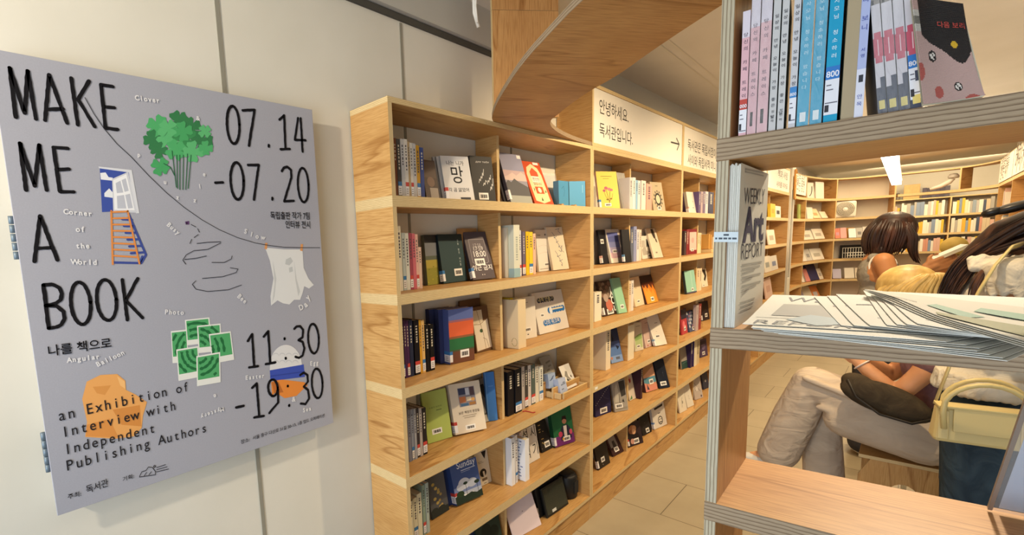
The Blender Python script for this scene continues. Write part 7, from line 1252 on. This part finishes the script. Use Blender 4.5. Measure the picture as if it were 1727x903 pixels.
pr += chain((hipN, .085), (knN, .055), (anN, .036)) + chain((hipF, .085), (knF, .055), (anF, .036)) + chain((anN, .036), (anN+V_((-.13, .02, -.06)), .030)) + chain((anF, .036), (anF+V_((-.15, .01, -.06)), .030))
blob('body', SK1, pr, .006, C_, 4); face(C_, hc, fw, upv)
TR1 = cloth('beige_trouser_cloth', 'b5a594', 'c3b4a2', .55, (2.2, 5, 5))
tp = chain((V_((1.455, 3.21, .575)), .125), (V_((1.24, 3.215, .665)), .118), (V_((1.02, 3.25, .755)), .088), (V_((.955, 3.275, .55)), .100), (V_((.885, 3.305, .315)), .100)) + chain((V_((1.455, 3.39, .575)), .125), (V_((1.22, 3.41, .57)), .105), (V_((1.045, 3.42, .54)), .085), (V_((1.06, 3.43, .33)), .090), (V_((1.075, 3.44, .15)), .092)) + [('e', (1.465, 3.30, .585), (.135, .185, .115)), ('e', (1.48, 3.30, .68), (.115, .16, .07))]
tp += chain((V_((1.44, 3.165, .560)), .100), (V_((1.17, 3.19, .610)), .098)) + [('c', (1.00, 3.155, .80), .016, (1.22, 3.10, .735), .014), ('c', (1.06, 3.14, .66), .014, (1.38, 3.09, .60), .014), ('c', (1.12, 3.12, .60), .013, (1.42, 3.095, .53), .013), ('c', (.99, 3.17, .70), .013, (.93, 3.20, .45), .013)]
blob('trousers', TR1, tp, .008, C_, 4)
sh_ = [('e', (1.452, 3.30, .93), (.122, .180, .165), rotm(0, 8, 0)), ('e', (1.462, 3.30, .76), (.115, .155, .17)), ('e', (1.475, 3.30, .655), (.125, .170, .07))] + chain((V_((1.455, 3.145, 1.015)), .066), (V_((1.428, 3.115, .945)), .060)) + chain((V_((1.455, 3.455, 1.015)), .066), (V_((1.425, 3.485, .945)), .060))
blob('top', cloth('mauve_knit', '7a5a5e', '866468', .35), sh_, .008, C_, 5)
BL = hairmat('blonde_hair', 'b08c4a', 'd0ae68', 'e2c684')
hb = [('e', hc+V_((.018, 0, .030)), (.112, .110, .105)), ('e', hc+V_((.060, 0, -.045)), (.090, .112, .110))] + chain((hc+V_((.07, 0, -.06)), .09), (V_((1.46, 3.24, 1.06)), .060))
blob('hair', BL, hb, .007, C_, 5)
crown = hc+V_((.075, -.03, .085)); cv = []
for k in range(15):
    a = math.radians(-150+k*21); d = V_((math.cos(a), math.sin(a), 0)); cv.append([crown+d*.012, crown+d*.060+V_((0, 0, -.002)), hc+V_((.03, 0, .02))+d*.118, hc+V_((.03, 0, -.06))+d*.122, hc+V_((.03, 0, -.15))+d*.112])
strands('hair', BL, cv, C_, 150, .004, .0085, .003, 5)
bg_ = thing('crossbody_bag', 'dark olive crossbody bag on the lap of the seated blonde person', 'bag', (1.30, 3.01, .77)); bm = [('e', (1.290, 3.010, .785), (.155, .050, .070), rotm(0, 18, 4)), ('e', (1.355, 3.005, .748), (.10, .046, .055), rotm(0, 10, 0)), ('e', (1.205, 3.02, .838), (.065, .042, .045), rotm(0, 25, 0))]
OL = cloth('olive_bag_cloth', '3a3126', '463c2e', .3); blob('body', OL, bm, .006, bg_, 5)
m = MB(); m.tube([V_((1.17, 2.985, .858))-bg_.location, V_((1.205, 2.960, .788))-bg_.location, V_((1.285, 2.952, .725))-bg_.location, V_((1.385, 2.958, .703))-bg_.location, V_((1.455, 2.975, .738))-bg_.location], .006, 8); m.build('zip_edge', flat('241e18', .5), bg_)
m = MB(); m.tube([V_((1.44, 3.0, .76))-bg_.location, V_((1.50, 3.03, .84))-bg_.location, V_((1.535, 3.055, .93))-bg_.location, V_((1.55, 3.09, 1.03))-bg_.location], .014, 8, flat_=.3); m.build('strap', OL, bg_)
br = MB(); d = (wrN-elN).normalized(); a_ = d.orthogonal().normalized(); b_ = d.cross(a_); c_ = wrN-d*.035-C_.location; br.tube([c_+(a_*math.cos(t*math.pi/9)+b_*math.sin(t*math.pi/9))*.0325 for t in range(19)], .004, 6); br.build('bracelet', flat('d8c4b8', .3), C_)
for an in (anN, anF):
    fx = -1; m2 = [('e', an+V_((-.085, .012, -.065)), (.125, .045, .034)), ('e', an+V_((-.01, 0, -.06)), (.055, .042, .04))]; blob('shoe', flat('c9c4ba', .6), m2, .006, C_, 3)
# ---- standing person reading, dark bob
SK2 = skinmat('skin_tan', 'b47a4e', 'c0875a'); B_P = thing('person', 'standing person with dark bob and grey tank top reading a white book', 'person', (1.22, 4.50, 0))
hc = V_((1.262, 4.50, 1.520)); fw = V_((.80, .10, -.55)); upv = V_((.55, .05, .82)); elN, wrN = V_((1.300, 4.335, 1.115)), V_((1.405, 4.42, 1.290)); elF, wrF = V_((1.27, 4.70, 1.12)), V_((1.435, 4.56, 1.30))
pr = head(hc, fw, upv) + chain((hc+V_((-.045, 0, -.07)), .050), (V_((1.195, 4.50, 1.40)), .054), (V_((1.185, 4.50, 1.34)), .08)) + [('e', (1.19, 4.50, 1.26), (.095, .155, .13)), ('e', (1.195, 4.50, 1.10), (.085, .125, .15)), ('e', (1.19, 4.50, .93), (.11, .165, .13))]
pr += chain((V_((1.215, 4.345, 1.345)), .054), (V_((1.250, 4.325, 1.24)), .047), (elN, .038), (V_((1.34, 4.365, 1.19)), .036), (wrN, .025)) + chain((V_((1.205, 4.655, 1.345)), .052), (elF, .038), (wrF, .025)) + hand(wrN, (.80, .25, .42), (-.2, .9, .1), 1, .175, .55) + hand(wrF, (.75, -.45, .4), (-.2, -.9, .1), -1, .175, .55)
for y in (4.41, 4.59): pr += chain((V_((1.19, y, .88)), .085), (V_((1.20, y, .48)), .055), (V_((1.18, y, .09)), .038), (V_((1.30, y, .035)), .030))
blob('body', SK2, pr, .0065, B_P, 4); face(B_P, hc, fw, upv)
blob('tank_top', cloth('grey_rib_knit', '8a8478', '969084', .3), [('e', (1.188, 4.50, 1.255), (.105, .150, .135)), ('e', (1.193, 4.50, 1.10), (.098, .138, .17)), ('e', (1.19, 4.50, .97), (.118, .168, .07))] + chain((V_((1.165, 4.405, 1.365)), .030), (V_((1.21, 4.40, 1.36)), .030)) + chain((V_((1.165, 4.595, 1.365)), .030), (V_((1.21, 4.60, 1.36)), .030)), .007, B_P, 4)
m = MB(); c_ = V_((1.212, 4.372, 1.315))-B_P.location; m.tube([c_+V_((math.cos(t*math.pi/12)*.062, -.012-.012*math.cos(t*math.pi/12), math.sin(t*math.pi/12)*.072)) for t in range(25)], .006, 6); m.build('white_piping', flat('e2ded2', .6), B_P)
blob('trousers', cloth('dark_trouser_cloth', '3a3a40', '46464c', .3), [('e', (1.19, 4.50, .92), (.125, .178, .13))] + sum([chain((V_((1.19, y, .86)), .105), (V_((1.195, y, .46)), .085), (V_((1.18, y, .10)), .080)) for y in (4.41, 4.59)], []), .009, B_P, 4)
q = NT('plaid_cloth', .85, .15); ch = q.n('ShaderNodeTexChecker', i_Scale=26.0); q.l(q.coord('Object', (1, 1, 1)), ch.inputs['Vector']); q.col(q.mix(ch.outputs[1], 'bca49c', 'a4868a'))
blob('tied_shirt', q.m, [('e', (1.115, 4.44, 1.02), (.055, .13, .10)), ('e', (1.085, 4.40, .93), (.05, .10, .11)), ('c', (1.10, 4.36, 1.04), .035, (1.23, 4.33, 1.03), .028)], .008, B_P, 3)
for y in (4.41, 4.59): blob('shoe', flat('d0ccc4', .6), [('e', (1.25, y, .045), (.13, .046, .042)), ('e', (1.18, y, .06), (.05, .042, .05))], .007, B_P, 3)
DK = hairmat('dark_brown_hair', '1f1310', '341d15', '4e2c1e')
blob('hair', DK, [('e', hc+V_((-.018, 0, .035)), (.112, .112, .105)), ('e', hc+V_((-.050, 0, -.035)), (.095, .115, .105)), ('e', hc+V_((-.06, -.035, -.10)), (.062, .085, .06))], .007, B_P, 4)
crown = hc+V_((-.01, 0, .120)); cv = []
for k in range(17):
    a = math.radians(35+k*18.1); d = V_((math.cos(a), math.sin(a), 0)); cv.append([crown+d*.012, crown+d*.055+V_((-.004, 0, -.008)), hc+V_((-.022, 0, .03))+d*.118, hc+V_((-.035, 0, -.06))+d*.122, hc+V_((-.045, 0, -.135))+d*(.095 if abs(math.sin(a)) < .9 else .11)])
strands('hair', DK, cv, B_P, 150, .004, .009, .003, 8)
cvf = [[hc+V_((.05, -.085, .06)), hc+V_((.085, -.10, -.02)), hc+V_((.085, -.095, -.09)), hc+V_((.095, -.085, -.16)), hc+V_((.11, -.07, -.20))], [hc+V_((.02, -.10, .05)), hc+V_((.05, -.115, -.03)), hc+V_((.055, -.11, -.10)), hc+V_((.07, -.095, -.15)), hc+V_((.09, -.08, -.19))]]
strands('hair', DK, cvf, B_P, 26, .006, .007, .002, 9)
br = MB(); d = (wrN-V_((1.34, 4.365, 1.19))).normalized(); a_ = d.orthogonal().normalized(); b_ = d.cross(a_); c_ = wrN-d*.02-B_P.location; br.tube([c_+(a_*math.cos(t*math.pi/9)+b_*math.sin(t*math.pi/9))*.031 for t in range(19)], .004, 6); br.build('hair_tie', flat('1c1a1a', .6), B_P)
e_ = V_((.82, .20, .50)).normalized(); s_ = V_((-.2, .97, 0)).normalized(); u_ = e_.cross(s_); p = V_((1.440, 4.425, 1.335)); book('white book held open-handed by the standing reader', None, Matrix(((e_.x, u_.x, s_.x, p.x), (e_.y, u_.y, s_.y, p.y), (e_.z, u_.z, s_.z, p.z), (0, 0, 0, 1))), .16, .115, .018, 'e0dacc', 'd6d0c2', [('r', .15, .3, .85, .32, 'b0a898')])
# ---- standing person with long dark hair, close behind the near shelf
SK3 = skinmat('skin_light_tan', 'b9835c', 'c48f68'); A_P = thing('person', 'standing person with long dark hair, white puff-sleeve blouse and dark jeans', 'person', (1.60, 2.62, 0))
hc = V_((1.728, 2.60, 1.535)); fw = V_((.86, -.12, -.48)); upv = V_((.48, -.05, .87)); shN = V_((1.565, 2.465, 1.390)); elN = V_((1.655, 2.405, 1.165)); wrN = V_((1.86, 2.43, 1.20)); elF = V_((1.72, 2.83, 1.16)); wrF = V_((1.90, 2.76, 1.18))
pr = head(hc, fw, upv) + chain((hc+V_((-.045, .005, -.075)), .052), (V_((1.625, 2.615, 1.450)), .056), (V_((1.580, 2.62, 1.38)), .085)) + [('e', (1.590, 2.62, 1.28), (.10, .155, .14), rotm(0, 12, 0)), ('e', (1.565, 2.62, 1.12), (.092, .125, .16)), ('e', (1.56, 2.62, .93), (.115, .165, .13))]
pr += chain((shN, .054), (V_((1.600, 2.43, 1.28)), .050), (elN, .040), (V_((1.77, 2.41, 1.175)), .038), (wrN, .026)) + chain((V_((1.565, 2.775, 1.390)), .054), (elF, .040), (wrF, .026)) + hand(wrN, (.9, .1, .15), (0, .9, .2), 1, .175, .6) + hand(wrF, (.9, -.1, .15), (0, -.9, .2), -1, .175, .6)
for y in (2.53, 2.71): pr += chain((V_((1.56, y, .88)), .09), (V_((1.575, y, .48)), .058), (V_((1.55, y, .09)), .040), (V_((1.68, y, .035)), .030))
blob('body', SK3, pr, .006, A_P, 4); face(A_P, hc, fw, upv)
CR = cloth('cream_cotton', 'cfc6b4', 'd9d1c0', .6, (5, 5, 5))
bl = [('e', (1.570, 2.62, 1.28), (.112, .165, .135), rotm(0, 6, 0)), ('e', (1.562, 2.62, 1.12), (.112, .150, .17)), ('e', (1.56, 2.62, 1.02), (.130, .178, .06))] + chain((V_((1.525, 2.53, 1.385)), .028), (V_((1.60, 2.52, 1.385)), .028)) + chain((V_((1.525, 2.71, 1.385)), .028), (V_((1.60, 2.72, 1.385)), .028))
rh = random.Random(2)
for k in range(44): a = 2*math.pi*k/44; bl.append(('c', (1.56+.122*math.cos(a), 2.62+.170*math.sin(a), 1.03), .014, (1.56+.136*math.cos(a), 2.62+.186*math.sin(a), .978+rh.uniform(-.003, .003)), .010))
blob('blouse', CR, bl, .0055, A_P, 3)
for (s0, sg) in ((shN, -1), (V_((1.565, 2.775, 1.390)), 1)):
    m2 = [('e', s0+V_((.022, sg*.020, -.006)), (.092, .070, .056), rotm(0, 25, 0))]
    for k in range(16): a = 2*math.pi*k/16; m2.append(('c', s0+V_((.022+.070*math.cos(a), sg*.022+.055*math.sin(a), -.012)), .016, s0+V_((.046+.090*math.cos(a), sg*.032+.068*math.sin(a), -.056-.006*(k % 2))), .010))
    for k in range(9): m2.append(('c', s0+V_((-.085+.022*k, sg*(-.005), .050+.006*(k % 2))), .013, s0+V_((-.080+.022*k, sg*.012, .020)), .013))
    blob('sleeve', CR, m2, .0055, A_P, 3)
blob('jeans', cloth('dark_denim', '2c3a46', '3c4c58', .4, (4, 4, 4)), [('e', (1.56, 2.62, .92), (.128, .178, .13))] + sum([chain((V_((1.56, y, .86)), .112), (V_((1.57, y, .46)), .098), (V_((1.55, y, .09)), .105)) for y in (2.53, 2.71)], []), .009, A_P, 4)
for y in (2.53, 2.71): blob('shoe', flat('c9c5bc', .6), [('e', (1.63, y, .042), (.13, .046, .040)), ('e', (1.56, y, .055), (.05, .042, .048))], .007, A_P, 3)
LH = hairmat('long_dark_hair', '241611', '3c251b', '68432f')
blob('hair', LH, [('e', hc+V_((-.022, 0, .040)), (.112, .108, .104)), ('e', hc+V_((-.060, 0, -.030)), (.088, .105, .100))] + chain((hc+V_((-.095, -.01, .0)), .080), (V_((1.555, 2.585, 1.523)), .048), (V_((1.497, 2.585, 1.458)), .034), (V_((1.457, 2.59, 1.385)), .024), (V_((1.432, 2.595, 1.285)), .012)), .007, A_P, 5)
cv = []
for k in range(9):
    t = k/8; y = -.115+.21*t; z_ = .105-.115*abs(t-.55)*1.1
    cv.append([hc+V_((.02, y*.55, z_+.012)), hc+V_((-.070, y*.85, z_-.012)), V_((1.600, 2.585+y*.85, 1.565)), V_((1.515, 2.585+y*.55, 1.485)), V_((1.460, 2.59+y*.32, 1.405)), V_((1.424+.010*t, 2.595+y*.18, 1.270))])
for k in range(2):
    t = k/4; cv.append([hc+V_((.045, -.095, .05-.05*t)), hc+V_((-.01, -.112, .01-.06*t)), V_((1.645, 2.488, 1.520-.02*t)), V_((1.560, 2.505, 1.480-.02*t)), V_((1.492, 2.54, 1.430-.02*t)), V_((1.442, 2.565, 1.310-.02*t))])
strands('hair', LH, cv, A_P, 360, .0075, .0062, .0018, 12, 1.5)
wsp = [[V_((1.56, 2.45, 1.455)), V_((1.52, 2.435, 1.42)), V_((1.500, 2.428, 1.37)), V_((1.495, 2.425, 1.32)), V_((1.497, 2.43, 1.265))], [V_((1.55, 2.455, 1.45)), V_((1.51, 2.44, 1.41)), V_((1.488, 2.432, 1.37)), V_((1.482, 2.43, 1.32)), V_((1.486, 2.432, 1.275))]]
strands('hair', LH, wsp, A_P, 22, .004, .004, .001, 13)
m = MB(); h0 = V_((1.560, 2.525, 1.605))-A_P.location; m.ell(h0, (.052, .030, .016), rotm(0, -18, 10), 14); m.ell(h0+V_((-.045, -.012, -.012)), (.026, .018, .014), rotm(0, -18, 10), 12); m.ell(h0+V_((.04, .0, .012)), (.030, .022, .013), rotm(0, -18, 10), 12); m.build('hair_clip', flat('17120f', .35, .5), A_P)
# cream handbag hanging beside the blouse
hp = V_((1.522, 2.315, .918)); ex = V_((.985, .17, 0)).normalized(); ny = V_((.17, -.985, 0)).normalized(); hbg = thing('handbag', 'cream yellow leather handbag with round handles hanging by the dark haired person', 'handbag', mat=Matrix(((ex.x, -ny.x, 0, hp.x), (ex.y, -ny.y, 0, hp.y), (0, 0, 1, hp.z), (0, 0, 0, 1))))
LE_ = flat('d9c588', .38, .45, name='cream_leather')
m = MB(); W2, H2, D2 = .104, .058, .040
bmh = [(-W2, -H2), (W2, -H2), (W2*.93, H2), (-W2*.93, H2)]
lo = []
for y, g in ((-D2, .97), (-D2*.55, 1.0), (D2*.55, 1.0), (D2, .97)): lo.append([V_((x*g, y*(.62 if z > 0 else 1), z)) for x, z in bmh])
for a, b in zip(lo, lo[1:]):
    for i in range(4): m.poly([a[i], a[(i+1) % 4], b[(i+1) % 4], b[i]][::-1], 0)
m.poly(lo[0], 0); m.poly(lo[-1][::-1], 0); m.build('body', LE_, hbg, .012)
m = MB(); fl = [(-.080, .072, .0), (.085, .072, .0), (.085, .062, -.0315), (.085, -.012, -.0435), (.068, -.020, -.0445), (-.060, -.020, -.0445), (-.078, -.010, -.0435), (-.080, .062, -.0315)]
F4 = [V_((x, y, z)) for x, z, y in [(-.082, .073, .028), (.088, .073, .028), (.088, .073, -.030), (-.082, .073, -.030)]]; G4 = [F4[3], F4[2], V_((.088, -.040, -.0485)), V_((.080, -.016, -.049)), V_((.080, -.018, -.0492))]
m.box((-.098, -.036, .054), (.196, 0, 0), (0, .062, 0), (0, 0, .008)); m.box((-.064, -.0455, -.018), (.128, 0, 0), (0, .0045, 0), (0, .012, .080)); m.build('flap', LE_, hbg, .002)
for x in (-.084, .086): MB().box((x-.012, -.0450, -.046), (.024, 0, 0), (0, .0045, 0), (0, .012, .092)).build('strap_tab', LE_, hbg, .0028)
for y, lx in ((-.040, 0), (.034, .012)):
    m = MB(); P = [(-.084, y-.006, -.010), (-.090+lx, y-.008, .045)] + [(.090*math.cos(math.pi*(1-t/12))+lx, y-.004-.010*math.sin(math.pi*t/12), .058+.088*math.sin(math.pi*t/12)) for t in range(1, 12)] + [(.092+lx*.5, y-.008, .045), (.086, y-.006, -.010)]
    m.tube(P, .0072, 10); m.build('handle', LE_, hbg)
m = MB(); hb = hp; T_ = lambda p: hbg.matrix_world.inverted() @ V_(p)
P = [(1.618, 2.355, .97), (1.635, 2.36, 1.08), (1.66, 2.37, 1.165)]
m.tube([T_((1.425, 2.335, .965)), T_((1.455, 2.385, 1.11)), T_((1.472, 2.385, 1.25)), T_((1.498, 2.368, 1.35)), T_((1.523, 2.375, 1.425)), T_((1.555, 2.43, 1.478)), T_((1.58, 2.49, 1.485))], .012, 8, flat_=.35); m.build('shoulder_strap', LE_, hbg)

# ================================================================== stool, pot, plant, wooden disc near the seated person
st = thing('plywood_stool', 'plywood stool with arched cut-outs under the seated blonde person', 'stool', (1.38, 3.32, 0)); SZ = .446
MB().abox(-.162, .162, -.15, .15, SZ-.018, SZ, thin=2).build('seat', PM, st, .002)
def arch_panel(y):
    m = MB(); x0, x1, zt = -.16, .16, SZ-.018; n = 14; out = []; inn = []
    for i in range(n+1): a = math.pi*i/n; inn.append((.072*math.cos(a), .20+.13*math.sin(a))); out.append((x0 if i > n/2 else x1, zt) if 0 else ((x1 if math.cos(a) > .05 else (x0 if math.cos(a) < -.05 else 0)), zt if abs(math.cos(a)) < .92 else zt))
    P_in = [(.072, 0)]+inn+[(-.072, 0)]; L_ = len(P_in); P_out = [(x1, zt*min(1, i/(L_*.3))) if i < L_*.3 else ((x0, zt*min(1, (L_-1-i)/(L_*.3))) if i > L_*.7 else (x1+(x0-x1)*((i-L_*.3)/(L_*.4)), zt)) for i in range(L_)]
    for s_, yy in ((1, y-.009), (-1, y+.009)):
        for i in range(L_-1):
            q_ = [V_((P_out[i][0], yy, P_out[i][1])), V_((P_out[i+1][0], yy, P_out[i+1][1])), V_((P_in[i+1][0], yy, P_in[i+1][1])), V_((P_in[i][0], yy, P_in[i][1]))]; uv = [(p.z, p.x) for p in q_]
            if s_ > 0: q_.reverse(); uv.reverse()
            q_.reverse(); uv.reverse(); m.poly(q_, 0, uv)
    for ring in (P_in, P_out):
        for i in range(L_-1): m.poly([V_((ring[i][0], y-.009, ring[i][1])), V_((ring[i+1][0], y-.009, ring[i+1][1])), V_((ring[i+1][0], y+.009, ring[i+1][1])), V_((ring[i][0], y+.009, ring[i][1]))], 1, [(i*.03, 0), (i*.03+.03, 0), (i*.03+.03, .018), (i*.03, .018)])
    return m
for y in (-.13, .13): arch_panel(y).build('side_panel', PM, st)
MB().abox(-.009, .009, -.12, .12, .12, SZ-.018, thin=0).build('cross_rail', PM, st)
pot = thing('terracotta_pot', 'terracotta pot of dark soil on the floor beside the plywood stool', 'pot', (1.575, 3.93, 0)); q = NT('terracotta', .8, .2); n = q.n('ShaderNodeTexNoise', i_Scale=14.0); q.l(q.coord('Object', (1, 1, 1)), n.inputs['Vector']); q.col(q.ramp(n.outputs[0], (.3, '7a4028'), (.7, '8c4c30')))
m = MB(); m.lathe([(.0001, 0), (.075, 0), (.105, .20), (.105, .205), (.120, .207), (.122, .262), (.112, .264), (.108, .235), (.0001, .232)], (0, 0, 0), n=36); m.build('body', q.m, pot); m = MB(); m.lathe([(.0001, .242), (.06, .245), (.107, .236)], (0, 0, 0), n=24); m.build('soil', flat('2a2019', .9), pot)
pl_ = thing('potted_plant', 'thin plant with narrow green leaves rising from the terracotta pot', 'plant', (1.575, 3.93, .249)); m = MB(); rr = random.Random(9)
top = V_((1.420, 3.99, 1.23))-pl_.location; m.tube([(0, 0, 0), (.02, .01, .3), (-.06, .03, .65), top*.92], [.008, .007, .006, .004], 7); m.build('stem', flat('5a4630', .8), pl_); m = MB()
for k in range(26):
    b = top*rr.uniform(.80, 1.0); d = V_((rr.gauss(.2, 1), rr.gauss(0, .6), rr.uniform(-.4, .5))).normalized(); L_ = rr.uniform(.07, .14); s_ = d.cross(V_((0, 0, 1))).normalized()*.007; p1 = b+d*L_*.5+V_((0, 0, .01)); p2 = b+d*L_-V_((0, 0, .02)); m.poly([b, p1-s_, p2, p1+s_], 0, None, True)
for k in range(5): b = V_((0, 0, .01)); d = V_((rr.gauss(0, 1), rr.gauss(0, 1), .6)).normalized(); s_ = d.cross(V_((0, 0, 1))).normalized()*.006; m.poly([b, b+d*.07-s_, b+d*.14, b+d*.07+s_])
m.build('leaves', flat('4a5c34', .6), pl_)
dc = thing('wooden_disc_stand', 'round speckled wooden disc on an orange wooden panel behind the reader', 'stand', (1.53, 5.02, 0)); m = MB()
q = NT('speckled_disc', .6, .25); vv = q.n('ShaderNodeTexVoronoi', i_Scale=26.0); q.l(q.coord('Object', (1, 1, 1)), vv.inputs['Vector']); q.col(q.ramp(vv.outputs['Distance'], (.10, '6a5428'), (.22, 'b4984c'), (.6, 'c0a458')))
m.lathe([(.0001, -.012), (.064, -.012), (.066, -.008), (.066, .008), (.064, .012), (.0001, .012)], (0, 0, 1.405), V_((-.1, -1, .15)), 40); m.build('disc', q.m, dc)
MB().abox(-.10, .10, -.01, .01, 0, 1.33, thin=1).build('panel', [flat('a8682c', .5), EDGE], dc); MB().abox(-.14, .14, -.10, .10, 0, .03).build('base', flat('8a5a2c', .5), dc)
